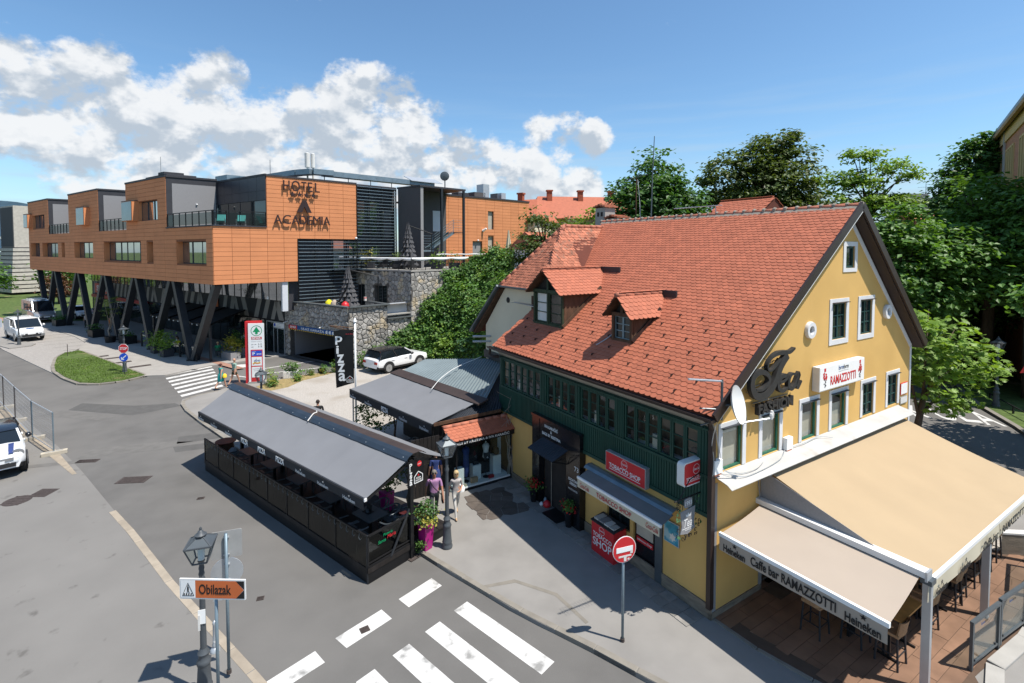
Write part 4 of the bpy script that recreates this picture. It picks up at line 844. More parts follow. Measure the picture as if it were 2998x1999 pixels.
# big beige awning
aw = T('beige_awning', 'large beige awning spread from the hood over the bar terrace', 'awning', YF, (0, 0, 0)); A = [(2.02, -.34, 3.30), (10.1, -.34, 3.30), (10.1, -3.64, 2.33), (2.02, -3.64, 2.33)]
def sag(i, j):
 p = Vector(A[0]).lerp(Vector(A[1]), i); q = Vector(A[3]).lerp(Vector(A[2]), i); r = p.lerp(q, j); r.z -= .05 * math.sin(math.pi * j) * (1 + .25 * math.sin(i * 37)) - .004 * math.sin(i * 2 * math.pi * 7); return r
b = B(); b.grid(sag, 60, 12); b.build('fabric', 'fabric_beige', aw, True); B().bar((2.0, -3.66, 2.31), (10.12, -3.66, 2.31), .07, .09).build('front_bar', 'alu_white', aw); B().bar((1.9, -.26, 3.33), (10.1, -.26, 3.33), .12, .12).build('roller', 'alu', aw)
b = B()
for i0, i1 in ((0, .545), (.548, 1)):
 b.grid(lambda i, j: Vector((1.88 + 8.2 * (i0 + (i1 - i0) * i), -3.70 - .012 * math.sin((i0 + (i1 - i0) * i) * 40) * j, 2.28 - j * (.32 + .02 * math.sin((i0 + (i1 - i0) * i) * 25)))), 40, 3)
b.build('valance', 'valance_cream', aw, True)
for u, w in ((2.15, .62), (3.55, .62), (9.1, .62)): heineken(aw, (u, -3.745, 1.99), X_, Z_, w, .27)
text('Caffe bar', (5.02, -3.745, 2.02), X_, Z_, 1.1, .21, 'letter_black', aw, .004, .015); text('RAMAZZOTTI', (6.45, -3.745, 2.02), X_, Z_, 1.8, .20, 'letter_black', aw, .004, .015)
b = B(); b.bar((5.9, -.4, 3.08), (5.9, -3.6, 2.16), .05); b.bar((10.0, -.4, 3.1), (10., -3.6, 2.18), .05); b.build('arms', 'alu', aw)
# side awning on the post beam
sa = T('pale_side_awning', 'pale awning with bar name sloping from the white beam to the pavement edge', 'awning', YF, (0, 0, 0)); B().bar((1.95, .0, 2.52), (1.95, -3.66, 2.52), .24, .13).build('beam', 'alu_white', sa); B().box(1.82, -3.70, 2.40, 2.08, -3.66, 2.60).build('beam_cap', 'alu', sa)
Q = [(1.86, -.12, 2.44), (1.86, -3.56, 2.44), (.10, -3.70, 2.25), (.10, -.18, 2.25)]
b = B(); b.grid(lambda i, j: Vector(Q[0]).lerp(Vector(Q[1]), i).lerp(Vector(Q[3]).lerp(Vector(Q[2]), i), j) + Vector((0, 0, -.03 * math.sin(math.pi * j))), 30, 8); b.build('fabric', 'fabric_pale', sa, True); B().bar((.07, -.16, 2.24), (.07, -3.72, 2.24), .07, .09).build('front_bar', 'white', sa)
b = B(); b.grid(lambda i, j: Vector((.035 - .006 * math.sin(i * 30) * j, -.18 - 3.52 * i, 2.20 - .33 * j)), 40, 3); b.build('valance', 'fabric_pale', sa, True)
heineken(sa, (.024, -.30, 1.90), MV, Z_, .56, .28); text('Caffe bar RAMAZZOTTI', (.024, -1.0, 1.93), MV, Z_, 1.82, .21, 'letter_black', sa, .004, .02); heineken(sa, (.024, -2.98, 1.90), MV, Z_, .62, .29)
b = B(); b.bar((1.9, -.1, 2.40), (1.9, 0, 3.2), .02); b.ext([(2.0, -.02, 2.50), (2.0, -2.9, 2.50), (2.0, -2.9, 2.53), (2.0, -.35, 3.25), (2.0, -.02, 3.3)], (.01, 0, 0)); b.build('side_panel', 'stucco_grey', sa)
po_ = T('awning_post', 'tall metal corner post carrying the side beam at the terrace edge', 'post', YF, (2.0, -3.66, 0), group='awning posts'); B().bar((0, 0, 0), (0, 0, 2.40), .15, .11).build('shaft', 'alu', po_); B().box(-.12, -.1, 2.32, .12, .1, 2.42).build('head', 'steel_grey', po_); B().box(-.10, -.08, 0, .10, .08, .03).build('foot', 'steel_grey', po_)
dup(po_, YF, (5.87, -3.60, 0), label='metal post under the middle of the beige awning valance').scale.z = .92; dup(po_, YF, (9.9, -3.60, 0), label='metal post at the far end of the beige awning').scale.z = .92
# terrace floor of long tiles
TFL = [(.12, -.02), (.12, -1.0), (.42, -2.6), (1.2, -5.6), (2.4, -4.75), (3.35, -4.1), (4.8, -4.2), (6.3, -4.35), (8.0, -4.2), (10.4, -3.6), (10.6, -.02)]
tr = sheet('bar_terrace', yw(TFL), .008, 'grout', thick=.1)
rn = random.Random(8); ang = R(-4); row = 0; yv = -5.8
while yv < 0:
 u = -.3 + (row % 3) * .4
 while u < 11:
  c = [(u + .004, yv + .004), (u + 1.19, yv + .004), (u + 1.19, yv + .29), (u + .004, yv + .29)]
  c = [(x * math.cos(R(43)) + (y + 2.5) * math.sin(R(43)) * 1 if False else x, y) for x, y in c]
  cc = c
  if sum(inpoly(x, y, TFL) for x, y in cc) == 4: B().ext([(x, y, .009) for x, y in cc], (0, 0, .007)).build('floor_tile', 'terrace_tile', tr).matrix_world = Matrix.Translation(YF.o) @ Matrix.Rotation(YF.a, 4, 'Z')
  else:
   q = [p for p in cc]
   if any(inpoly(x, y, TFL) for x, y in cc) and u < 1.5:
    q = clip(q, -1, -.19 if yv < -1 else 0, -.30 + .0 if yv < -1 else -.13)
    if len(q) > 2: B().ext([(x, y, .009) for x, y in q], (0, 0, .007)).build('floor_tile', 'terrace_tile', tr).matrix_world = Matrix.Translation(YF.o) @ Matrix.Rotation(YF.a, 4, 'Z')
  u += 1.2
 yv += .297; row += 1
kerbstones(tr, yw([(.10, -.02), (.10, -1.0), (.40, -2.6), (1.18, -5.6)]), .09, -.05, .03, 'kerbstone', 1.2, side=-1)
kerbstones(tr, yw([(1.2, -5.6), (2.4, -4.85), (3.25, -4.35), (4.8, -4.45), (6.3, -4.6), (8.0, -4.45), (10.4, -3.85)]), .30, -.05, .06, 'concrete', 1.5, side=1)
sheet('door_mat', yw([(2.12, -.56), (2.9, -.56), (4.3, -.1), (2.12, -.05)]), .022, 'interior_warm')
# glass railing panels along the terrace edge
rl = [(3.42, -4.0), (4.82, -4.12), (6.25, -4.27), (7.9, -4.1), (9.6, -3.75)]
lab = ['glass railing panel with brmbrm print nearest the corner post', 'glass railing panel second from the corner post', 'glass railing panel second from the far stone bed', 'glass railing panel next to the far stone bed']
for k in range(4):
 a = Vector((*rl[k], 0)); c = Vector((*rl[k + 1], 0)); d = (c - a).normalized(); w = (c - a).length - .03; q = T('glass_railing_panel', lab[k], 'railing', YF, (a.x, a.y, .03 + .05 * k), math.atan2(d.y, d.x), group='terrace glass railing')
 b = B(); b.box(0, -.03, 0, .07, .03, 1.03); b.build('post', 'steel_grey', q); b = B(); b.box(w - .07, -.03, 0, w, .03, 1.03); b.build('post', 'steel_grey', q); b = B(); b.box(0, -.035, 1.03, w, .035, 1.09); b.build('top_rail', 'steel_grey', q); b = B(); b.box(.07, -.02, .10, w - .07, .02, .15); b.build('bottom_rail', 'steel_grey', q)
 B().box(.09, -.006, .17, w - .09, .006, 1.01).build('pane', 'glass', q); text('brm', (.45, -.008, .86), X_, Z_, .16, .07, 'navy', q, .002); text('brm', (.62, -.008, .86), X_, Z_, .16, .07, 'letter_black', q, .002); b = B(); [b.box(x, -.02, .155, x + .03, .02, .19) for x in (.16, w - .2)]; b.build('clamps', 'dark_metal', q)
# stone bed beyond the terrace
sb = T('timber_clad_wall', 'low brown clad wall with glass railing beyond the terrace', 'wall', YF, (9.7, -3.0, 0)); B().ext([(0, 0, 0), (.35, -.1, 0), (3.3, -2.2, 0), (3.1, -2.4, 0)], (0, 0, .62)).build('cladding', 'plinth', sb); B().ext([(-.05, 0.03, .62), (.4, -.05, .62), (3.35, -2.2, .62), (3.1, -2.45, .62)], (0, 0, .05)).build('coping', 'offwhite', sb)
sheet('pebble_bed', yw([(9.2, -.1), (10.5, -.1), (10.6, -3.0), (9.75, -2.9)]), .03, 'gravel')
# bar stools and high tables
def stool():
 q = T('bar_stool', 'rattan bar stool with dark legs at the high tables', 'stool', YF, (2.3, -2.9, 0), group='bar stools on the terrace');
 for x, y in ((-.2, -.2), (.2, -.2), (.2, .2), (-.2, .2)): B().tube([(x * 1.1, y * 1.1, 0), (x * .92, y * .92, .72)], .022, 6).build('leg', 'dark_metal', q)
 b = B(); [b.bar((x * 1.02, y * 1.02, .30), (y * -1.02 if False else x2 * 1.02, y2 * 1.02, .30), .02) for (x, y), (x2, y2) in (((-.2, -.2), (.2, -.2)), ((.2, -.2), (.2, .2)), ((.2, .2), (-.2, .2)), ((-.2, .2), (-.2, -.2)))]; b.build('footrest', 'dark_metal', q)
 b = B(); b.box(-.22, -.22, .72, .22, .22, .78); b.build('seat', 'rattan', q); b = B(); b.grid(lambda i, j: Vector((.22 * math.sin((i - .5) * 2.4) * 1.05, -.23 - .06 * j + .10 * (1 - math.cos((i - .5) * 2.4)), .76 + .34 * j)), 10, 3); b.grid(lambda i, j: Vector((.22 * math.sin((i - .5) * 2.4) * 1.05, -.255 - .06 * j + .10 * (1 - math.cos((i - .5) * 2.4)), .76 + .34 * j)), 10, 3); b.build('backrest', 'rattan', q, True)
 b = B(); [b.bar((sx * .22, -.12, .94), (sx * .22, .18, .92), .04, .03) for sx in (-1, 1)]; b.build('armrests', 'rattan', q); return q
s0 = stool(); lst = [(2.27, -2.95, 0), (2.27, -2.25, math.pi), (4.1, -2.95, 0), (4.1, -2.2, math.pi), (5.65, -2.95, 0), (6.15, -2.9, 0), (7.2, -2.9, 0), (8.1, -2.9, 0), (9.2, -2.85, 0), (1.75, -1.6, -1.57)]
SL = ['rattan bar stool with arms at the wooden table by the corner post', 'rattan bar stool across the table from the corner post', 'rattan bar stool, second in the row from the corner post', 'rattan bar stool across the second high table', 'rattan bar stool just before the middle awning post', 'rattan bar stool just past the middle awning post', 'rattan bar stool under the word Ramazzotti of the long valance', 'rattan bar stool, second from the pebble bed', 'rattan bar stool next to the pebble bed', 'bar stool in the shade near the bar doorway']
s0['label'] = SL[0]
for i, (u, v, rz) in enumerate(lst):
 if i == 0: s0.location = YF.w(u, v, .02)
 else: dup(s0, YF, (u, v, .02), rz, label=SL[i])
def htable(u, v):
 q = T('high_bar_table', 'high wooden bar table on black trestle feet under the beige awning', 'table', YF, (u, v, .02), group='high bar tables'); B().box(-.55, -.32, 1.02, .55, .32, 1.06).build('tabletop', 'wood_table', q)
 for x in (-.42, .42):
  B().bar((x, -.05, 0), (x, -.05, 1.02), .05).build('leg', 'black', q); B().bar((x, .05, 0), (x, .05, 1.02), .05).build('leg', 'black', q); B().bar((x, -.25, .02), (x, .25, .02), .05, .04).build('foot', 'black', q)
 return q
t0 = htable(2.75, -2.85)
t0['label'] = 'high wooden bar table beside the corner post'
for u, l in ((4.85, 'high bar table just before the middle awning post'), (6.9, 'high bar table just past the middle awning post'), (8.9, 'high bar table next to the pebble bed')): dup(t0, YF, (u, -2.8, .02), label=l)
bn = T('wooden_bench', 'orange brown wooden bench in the shade of the terrace', 'bench', YF, (2.9, -2.1, .02)); B().box(-.6, -.18, .42, .6, .18, .47).build('seat', 'wood_table', bn); [B().bar((x, 0, 0), (x, 0, .42), .06, .3).build('leg', 'black', bn) for x in (-.5, .5)]
# --- tobacco shop: signs, awning, news box
t1 = T('tobacco_sign', 'red rectangular tobacco shop sign on the green boards', 'sign', YF, (-.115, 1.92, 2.55)); B().box(-.16, 0, 0, 0, 1.58, .58).build('box', 'alu', t1); B().box(-.166, .02, .02, -.16, 1.56, .56).build('face', 'red', t1)
text('TOBACCO SHOP', (-.167, 1.42, .14), MV, Z_, 1.24, .14, 'letter_white', t1, .004, .01); B().box(-.170, .18, .095, -.167, 1.42, .110).build('underline', 'letter_white', t1)
def roundel(par, c, n, r, rad):
 """white ring with the cola script"""
 c = Vector(c); n = Vector(n); r = Vector(r); u_ = Vector((0, 0, 1)); b = B(); k = 28
 o_ = [c + (r * math.cos(2 * math.pi * i / k) + u_ * math.sin(2 * math.pi * i / k)) * rad for i in range(k)]; i_ = [c + (r * math.cos(2 * math.pi * i / k) + u_ * math.sin(2 * math.pi * i / k)) * rad * .93 for i in range(k)]
 for i in range(k): b.poly([p + n * .002 for p in (o_[i], o_[(i + 1) % k], i_[(i + 1) % k], i_[i])])
 b.build('ring', 'letter_white', par); text('Coca-Cola', c - r * rad * .8 - u_ * rad * .2 + n * .0015, r, u_, rad * 1.6, rad * .5, 'letter_white', par, .003, 0, shear=.25)
roundel(t1, (-.166, .80, .41), (-1, 0, 0), (0, -1, 0), .125); text('TASTE THE FEELING', (-.167, .92, .255), MV, Z_, .24, .02, 'letter_white', t1, .002)
t2 = T('projecting_tobacco_sign', 'double sided red tobacco shop box projecting at the house corner', 'sign', YF, (-.70, .30, 3.38)); k = .09
def rrect(x0, z0, x1, z1, r, n=5):
 out = []
 for cx, cz, a0 in ((x1 - r, z1 - r, 0), (x0 + r, z1 - r, 90), (x0 + r, z0 + r, 180), (x1 - r, z0 + r, 270)):
  for i in range(n + 1): a = R(a0 + 90 * i / n); out.append((cx + r * math.cos(a), cz + r * math.sin(a)))
 return out
B().ext([(x, 0, z) for x, z in rrect(-.02, 0, .92, .60, .09)], (0, .20, 0)).build('case', 'alu_white', t2, 30); B().ext([(x, -.004, z) for x, z in rrect(.01, .03, .89, .57, .08)], (0, .004, 0)).build('face', 'red', t2); B().bar((.9, .1, .3), (.95, .1, .3), .3, .5).build('bracket', 'alu', t2)
text('TOBACCO SHOP', (.08, -.005, .13), X_, Z_, .74, .09, 'letter_white', t2, .003, .01); B().box(.08, -.008, .10, .82, -.005, .112).build('underline', 'letter_white', t2); roundel(t2, (.45, -.004, .38), (0, -1, 0), (1, 0, 0), .125)
ta = T('tobacco_awning', 'small grey awning with cream tobacco shop valance over the shop door', 'awning', YF, (0, 0, 0)); b = B(); hp = [(-.005, 2.34), (-.12, 2.36), (-.24, 2.33), (-.32, 2.27)]
for i in range(3): b.ext([(hp[i][0], 1.0, hp[i][1]), (hp[i][0], 4.45, hp[i][1]), (hp[i + 1][0], 4.45, hp[i + 1][1]), (hp[i + 1][0], 1.0, hp[i + 1][1])], (0, 0, -.015))
b.build('hood', 'steel_blue', ta, 40); B().ext([(-.24, .98, 2.27), (-.24, 4.28, 2.27), (-.86, 4.08, 2.225), (-.86, .84, 2.225)], (0, 0, -.01)).build('fabric', 'tarp_grey', ta); B().bar((-.87, .83, 2.22), (-.87, 4.10, 2.22), .05, .07).build('front_bar', 'white', ta)
b = B(); b.grid(lambda i, j: Vector((-.885 - .005 * math.sin(i * 40) * j, .88 + 3.2 * i, 2.19 - .26 * j)), 30, 2); b.build('valance', 'valance_cream', ta, True); text('TOBACCO SHOP', (-.897, 3.22, 1.985), MV, Z_, 1.38, .13, 'letter_red', ta, .003, .006); text('Coca-Cola', (-.897, 3.95, 1.98), MV, Z_, .40, .14, 'letter_red', ta, .003, shear=.25); text('Coca-Cola', (-.897, 1.32, 1.99), MV, Z_, .40, .14, 'letter_red', ta, .003, shear=.25)
nb = T('news_counter', 'red tobacco shop counter box with newspapers on top', 'counter', YF, (-.55, 2.85, .016)); B().box(0, 0, 0, .5, .95, .92).build('cabinet', 'red', nb); B().ext([(-.03, -.03, .92), (.5, -.03, 1.0), (.5, .98, 1.0), (-.03, .98, .92)], (0, 0, .02)).build('lid', 'dark_metal', nb)
text('TOBACCO', (-.003, .88, .50), MV, Z_, .80, .13, 'letter_white', nb, .004, .012); text('SHOP', (-.003, .88, .22), MV, Z_, .80, .24, 'letter_white', nb, .004, .012); roundel(nb, (-.001, .5, .76), (-1, 0, 0), (0, -1, 0), .12)
for i in range(4): B().box(.06, .06 + i * .22, .965, .42, .25 + i * .22, .995 + .006 * i).build('newspaper', random.choice(['offwhite', 'cloth_pale', 'stucco_grey']), nb)
pa = T('poster_board', 'blue advertising poster on the yellow wall beside the tobacco shop', 'poster', YF, (-.012, .96, 1.32)); B().box(-.03, 0, 0, 0, .50, .60).build('frame', 'alu', pa); B().box(-.034, .02, .02, -.03, .48, .58).build('print', 'cyan_ad', pa); B().poly(star((-.0365, .2, .2), Vector((0, -1, 0)), Vector((0, 0, 1)), .12, 6, .6)).build('figure', 'offwhite', pa)
# wrought iron hanging sign 1993 Tea
ir = T('wrought_iron_sign', 'wrought iron hanging sign 1993 Tea framed by scrolls and leaves', 'sign', YF, (-.95, .28, 2.15)); rn = random.Random(6)
B().ext([(x, 0, z) for x, z in ((.12, .66), (.66, .70), (.62, .28), (.66, .16), (.38, .06), (.12, .12), (.18, .30))], (0, .02, 0)).build('plate', 'stucco_grey', ir); B().ext([(x, 0, z) for x, z in rrect(.26, .72, .54, .95, .06)], (0, .02, 0)).build('date_plate', 'stucco_grey', ir)
text('1993', (.28, -.003, .78), X_, Z_, .24, .11, 'letter_white', ir, .004); text('Tea', (.24, -.003, .25), X_, Z_, .30, .20, 'letter_white', ir, .004, shear=.3); B().box(.18, -.003, .21, .58, .0, .222).build('underline', 'letter_white', ir); text('FASHION', (.28, -.003, .15), X_, Z_, .22, .045, 'letter_white', ir, .003); B().poly([(.32, -.004, .50), (.48, -.004, .50), (.50, -.004, .58), (.44, -.004, .54), (.40, -.004, .60), (.36, -.004, .54), (.30, -.004, .58)]).build('crown', 'letter_white', ir)
b = B(); b.tube([(-.1, .01, .98), (1.0, .01, .98)], .016, 6); b.tube([(.1, .01, 1.02), (.45, .01, 1.4), (.95, .01, 1.5)], .014, 6); b.tube([(.2, .01, .98), (.2, .01, .7)], .008, 5); b.tube([(.6, .01, .98), (.6, .01, .7)], .008, 5)
for _ in range(30):
 t = rn.random(); cx, cz = rn.choice([(rn.uniform(.0, .1), rn.uniform(.1, 1.0)), (rn.uniform(.66, .82), rn.uniform(.1, 1.0)), (rn.uniform(.05, .75), rn.uniform(-.05, .1))]); r0 = rn.uniform(.03, .065); a0 = rn.uniform(0, 6.28); sg = rn.choice((-1, 1))
 b.tube([(cx + r0 * (1 - k / 11) * math.cos(a0 + sg * k * .62), .01 + rn.uniform(-.01, .01), cz + r0 * (1 - k / 11) * math.sin(a0 + sg * k * .62)) for k in range(10)], .008, 4, caps=False)
b.build('scrollwork', 'black', ir); b = B()
for _ in range(16): b.poly(star((rn.choice([rn.uniform(-.04, .1), rn.uniform(.66, .86)]), -.02, rn.uniform(.05, .95)), Vector((1, 0, 0)), Vector((0, .3, 1)).normalized(), .045, 3, .55))
b.build('leaves', 'leaf_blue', ir)
# pots, mat and bag at the boutique door
def flowerpot(u, v, lb, seed, h=.55):
 q = T('flower_pot', lb, 'flower pot', YF, (u, v, .016)); B().lathe([(.10, 0), (.13, .2), (.17, h), (.15, h), (.14, h - .05)], 14).build('pot', 'black_gloss', q, 40)
 crown('foliage', 'leaf_mid', [(0, 0, h + .15, .2, .2, .18)], 260, .06, q, seed); crown('flowers', 'flower_red', [(0, 0, h + .12, .22, .22, .16)], 45, .05, q, seed + 1); return q
flowerpot(-.38, 7.15, 'black pot of red flowers left of the boutique door', 21); flowerpot(-.36, 5.15, 'black pot of red flowers by the house number pillar', 22)
dm = T('black_door_mat', 'black rubber mat before the boutique door', 'mat', YF, (-.30, 5.9, .018)); B().ext([(x, y, 0) for x, y in rrect(-.32, -.42, .32, .42, .03, 2)], (0, 0, .012)).build('mat', 'black', dm)
bg = T('red_bag', 'red and clear bag left on the boutique step', 'bag', YF, (-.22, 6.55, .016)); B().lathe([(.10, 0), (.15, .06), (.13, .16), (.06, .22), (.02, .24)], 9).build('bag', 'red', bg, 60); B().lathe([(.06, 0), (.09, .08), (.07, .2), (.03, .27)], 8, (.05, .16, 0)).build('bottle', 'steel_blue', bg, 60); B().lathe([(.05, 0), (.08, .05), (.03, .12)], 7, (-.1, .2, 0)).build('tissue', 'white', bg, 60)
# ------------------------------------------------------------------ pizza pavilion on the road edge
pz = T('pizza_pavilion', 'black framed pizza pavilion with grey fabric gable roof standing on the road edge', 'pavilion', TF)
b = B(); b.box(-11.42, 0, -.10, .04, 3.1, .26); b.build('platform', 'black', pz); B().box(-11.44, -.02, .20, .06, 1.52, .34).build('base_rail', 'dark_wood', pz)
for k in range(22): v = .03 + k * .139; B().box(-11.40, v, .26, .02, v + .130, .285).build('deck_board', 'dark_wood', pz)
fu = [-11.40, -10.03, -8.62, -7.26, -5.85, -4.48, -3.12, -1.57, .03]
for u in fu: B().box(u - .02, -.02, .34, u + .02, .02, 1.26).build('fence_post', 'black', pz)
for u0, u1 in zip(fu, fu[1:]): B().box(u0 + .025, -.006, .36, u1 - .025, .006, 1.22).build('fence_pane', 'smoke_glass', pz)
B().box(-11.42, -.025, 1.225, .05, .025, 1.265).build('top_rail', 'black', pz); b = B()
for k in range(36): u = -11.2 + k * .31; b.tube([(u, .0, 1.24), (u + .02, -.05, 1.12), (u + .12, -.07, 1.09), (u + .16, -.06, 1.14)], .007, 4)
b.build('rail_hooks', 'steel_grey', pz, kind='stuff')
# end fence with the pizzeria name
B().box(.0, 0.02, .36, .012, 1.44, 1.22).build('end_pane', 'smoke_glass', pz); b = B(); b.box(-.02, 0, 1.225, .05, 1.46, 1.265); b.box(-.02, 0, .34, .05, 1.46, .40); b.box(-.01, 0, .46, .04, 1.46, .49); b.build('end_rails', 'black', pz); b = B(); b.bar((.045, .75, .30), (.045, 1.46, 1.45), .03, .06); b.build('brace', 'dark_metal', pz); B().bar((.045, 1.56, 1.2), (.045, 2.25, .35), .03, .06).build('brace', 'dark_metal', pz)
text('Pizzeria', (.02, .52, 1.02), (0, 1, 0), (0, 0, 1), .32, .07, 'spar_green', pz, .003, shear=.25); text('Santa', (.02, .34, .86), (0, 1, 0), (0, 0, 1), .27, .09, 'spar_green', pz, .003, shear=.25); text('Maria', (.02, .66, .90), (0, 1, 0), (0, 0, 1), .30, .10, 'red', pz, .003, shear=.25)
B().box(-.02, -.02, -.1, .04, .02, 1.27).build('corner_post', 'dark_metal', pz)
for u, v in ((.03, 1.52), (-11.5, 1.52), (-3.9, 1.52), (-7.8, 1.52)): B().box(u - .06, v - .06, -.09, u + .06, v + .06, 2.90).build('column', 'black', pz)
B().box(-.12, 1.38, -.095, .2, 1.75, -.07).build('foot_plate', 'cover_iron', pz)
B().bar((-12.2, 1.65, 2.88), (.1, 1.65, 2.88), .10, .14).build('ridge_beam', 'black', pz)
for u in (-.0, -3.9, -7.8, -11.6): b = B(); b.bar((u, 1.6, 2.86), (u, -.02, 2.28), .05, .06); b.bar((u, 1.7, 2.86), (u, 3.05, 2.42), .05, .06); b.build('rafter', 'black', pz)
# roof fabric in strips with raised seams, ridge cap
def strip(f0, f1, nm):
 for k in range(10):
  a, c = k / 10, (k + 1) / 10; b = B(); b.grid(lambda i, j: f0(a + (c - a) * i).lerp(f1(a + (c - a) * i), j) + Vector((0, 0, -.022 * math.sin(math.pi * j) + (.008 if i in (0, 1) else 0))), 4, 6); b.build(nm, 'fabric_grey', pz, True)
strip(lambda t: Vector((-12.25 + 12.32 * t, 1.42, 2.97)), lambda t: Vector((-11.74 + 11.78 * t, -.06, 2.34)), 'fabric_strip'); strip(lambda t: Vector((-12.25 + 12.32 * t, 1.95, 2.97)), lambda t: Vector((-12.0 + 12.05 * t, 3.05, 2.50)), 'rear_fabric_strip')
B().bar((-11.76, -.08, 2.32), (.05, -.08, 2.32), .05, .06).build('front_bar', 'dark_metal', pz); B().box(.03, -.12, 2.28, .07, -.04, 2.36).build('bar_end', 'alu_white', pz)
cp = [(1.30, 2.955), (1.42, 3.05), (1.56, 3.10), (1.80, 3.10), (1.98, 3.04), (2.08, 2.96)]; b = B()
for k in range(5): b.ext([(-12.42, *cp[k]), (.10, *cp[k]), (.10, *cp[k + 1]), (-12.42, *cp[k + 1])], (0, 0, -.015), 0 if k < 2 else 1)
b.build('ridge_cap', ['cap_blue', 'cap_brown'], pz, 40); b = B()
for k in range(14): b.lathe([(.018, 0), (.012, .012)], 6, (-12.2 + k * .93, 1.36, 3.0))
b.build('cap_screws', 'alu', pz, kind='stuff'); B().tube(catm([(-5.9, 1.9, 3.07), (-5.6, 1.75, 3.12), (-5.5, 1.55, 3.13), (-5.35, 1.25, 2.98)]), .018, 5).build('rope', 'offwhite', pz)
b = B(); b.grid(lambda i, j: Vector((-11.74 + 11.74 * i, -.105 - .012 * math.sin(i * 55) * j, 2.30 - (.25 + .10 * max(0, i - .9) * 8 * (.5)) * j)), 70, 3); b.build('valance', 'fabric_dark', pz, True)
MU = (1, 0, 0)
for u in (-11.42, -10.07, -8.70, -3.35, -2.04, -.68): heineken(pz, (u - .30, -.122, 2.075), MU, Z_, .60, .17, 'letter_grey')
for u in (-7.32, -5.98, -4.67): text('PIZZA', (u - .28, -.122, 2.07), MU, Z_, .56, .19, 'letter_white', pz, .004, .03)
# pizza board at the open end
B().box(.07, 1.36, 2.12, .10, 1.98, 2.88).build('sign_board', 'black', pz)
for k, chx in enumerate('pizza'): text(chx, (.102, 1.42, 2.70 - k * .135), (0, 1, 0), (0, 0, 1), .10 if chx != 'i' else .03, .12 if chx != 'i' else .13, 'letter_white', pz, .004, .02)
b = B(); b.lathe([(.085, 0), (.085, .006)], 20, (.1, 1.80, 2.72), ax='x'); b.build('red_disc', 'red', pz); text('Coca-Cola', (.107, 1.735, 2.705), (0, 1, 0), (0, 0, 1), .13, .04, 'letter_white', pz, .002, shear=.25)
def house_logo(par, o, r, w):
 """white outline of a house with PIZZA HOUSE inside"""
 o = Vector(o); r = Vector(r); u_ = Vector((0, 0, 1)); n = r.cross(u_); pts = [o, o + r * w, o + r * w + u_ * w * .62, o + r * w / 2 + u_ * w * 1.02, o + u_ * w * .62, o]; b = B()
 for a, c in zip(pts, pts[1:]): b.bar(a + n * .003, c + n * .003, w * .07, .004, n)
 b.build('house_outline', 'letter_white', par); text('PIZZA\nHOUSE', o + r * w * .14 + u_ * w * .12, r, u_, w * .72, w * .38, 'letter_white', par, .003, .01); B().poly(star(o + r * w * .5 + u_ * w * .68 + n * .002, r, u_, w * .12, 6, .6)).build('tomato', 'red', par)
house_logo(pz, (.102, 1.60, 2.17), (0, 1, 0), .32)
# furniture inside the pavilion
def chair0():
 q = T('plastic_chair', 'grey plastic armchair at a pavilion table', 'chair', TF, (0, 0, .285), group='grey chairs inside the pizza pavilion'); c = 'steel_grey'
 for x, y in ((-.2, -.18), (.2, -.18), (.2, .2), (-.2, .2)): B().tube([(x * 1.2, y * 1.2, 0), (x, y, .44)] + ([(x * 1.1, y * 1.0, .68)] if y < 0 else []), .02, 6).build('leg', c, q)
 B().box(-.22, -.2, .42, .22, .22, .45).build('seat', c, q); B().tube(catm([(-.24, .2, .66), (-.25, -.05, .68), (-.17, -.24, .74), (0, -.30, .77), (.17, -.24, .74), (.25, -.05, .68), (.24, .2, .66)]), .024, 6).build('back_arms', c, q); B().tube([(0, -.2, .44), (0, -.29, .76)], .03, 6).build('splat', c, q); return q
def table0():
 q = T('cafe_table', 'grey square cafe table', 'table', TF, (0, 0, .285), group='tables inside the pizza pavilion'); B().box(-.45, -.35, .70, .45, .35, .735).build('tabletop', 'steel_grey', q); B().bar((0, 0, .02), (0, 0, .70), .08).build('leg', 'black', q); B().box(-.28, -.25, 0, .28, .25, .025).build('base', 'black', q); return q
tb0 = table0(); tus = [-1.35, -3.3, -5.3, -7.3, -9.2]
TLB = ['grey cafe table with menu stand nearest the open end of the pavilion', 'cafe table, second from the open end of the pavilion', 'cafe table in the middle of the pavilion', 'cafe table, second from the barrel in the pavilion', 'cafe table next to the barrel in the pavilion']
for k, u in enumerate(tus):
 if k == 0: tb0.location = TF.w(u, 1.05, .285); tb0['label'] = TLB[0]
 else: dup(tb0, TF, (u, .95, .285), label=TLB[k])
ms = T('menu_stand', 'black menu stand with napkins on the grey cafe table', 'menu stand', TF, (-1.45, 1.05, 1.02)); B().box(-.16, -.12, 0, .16, .12, .006).build('placemat', 'black', ms); B().ext([(-.12, .02, .006), (.12, .02, .006), (.12, .05, .22), (-.12, .05, .22)], (0, .015, 0)).build('card', 'black', ms); B().box(-.05, -.06, .006, .05, 0, .10).build('napkins', 'steel_grey', ms)
cq = chair0(); nch = 0
for k, u in enumerate(tus):
 for du, v, rz in ((-.28, .42, 0), (.28, .42, 0), (-.28, 1.62, math.pi), (.28, 1.62, math.pi)) + (((.75, 1.25, math.pi / 2 * 1.15), (.62, 1.72, math.pi * .75)) if k == 0 else ()):
  lb = 'grey plastic armchair beside ' + ['the table with the menu stand', 'the second table from the open end', 'the middle table of the pavilion', 'the second table from the barrel', 'the table next to the barrel'][k]
  if nch == 0: cq.location = TF.w(u + du, v, .285); cq['label'] = lb
  else: dup(cq, TF, (u + du, v, .285), rz + random.uniform(-.15, .15), label=lb)
  nch += 1
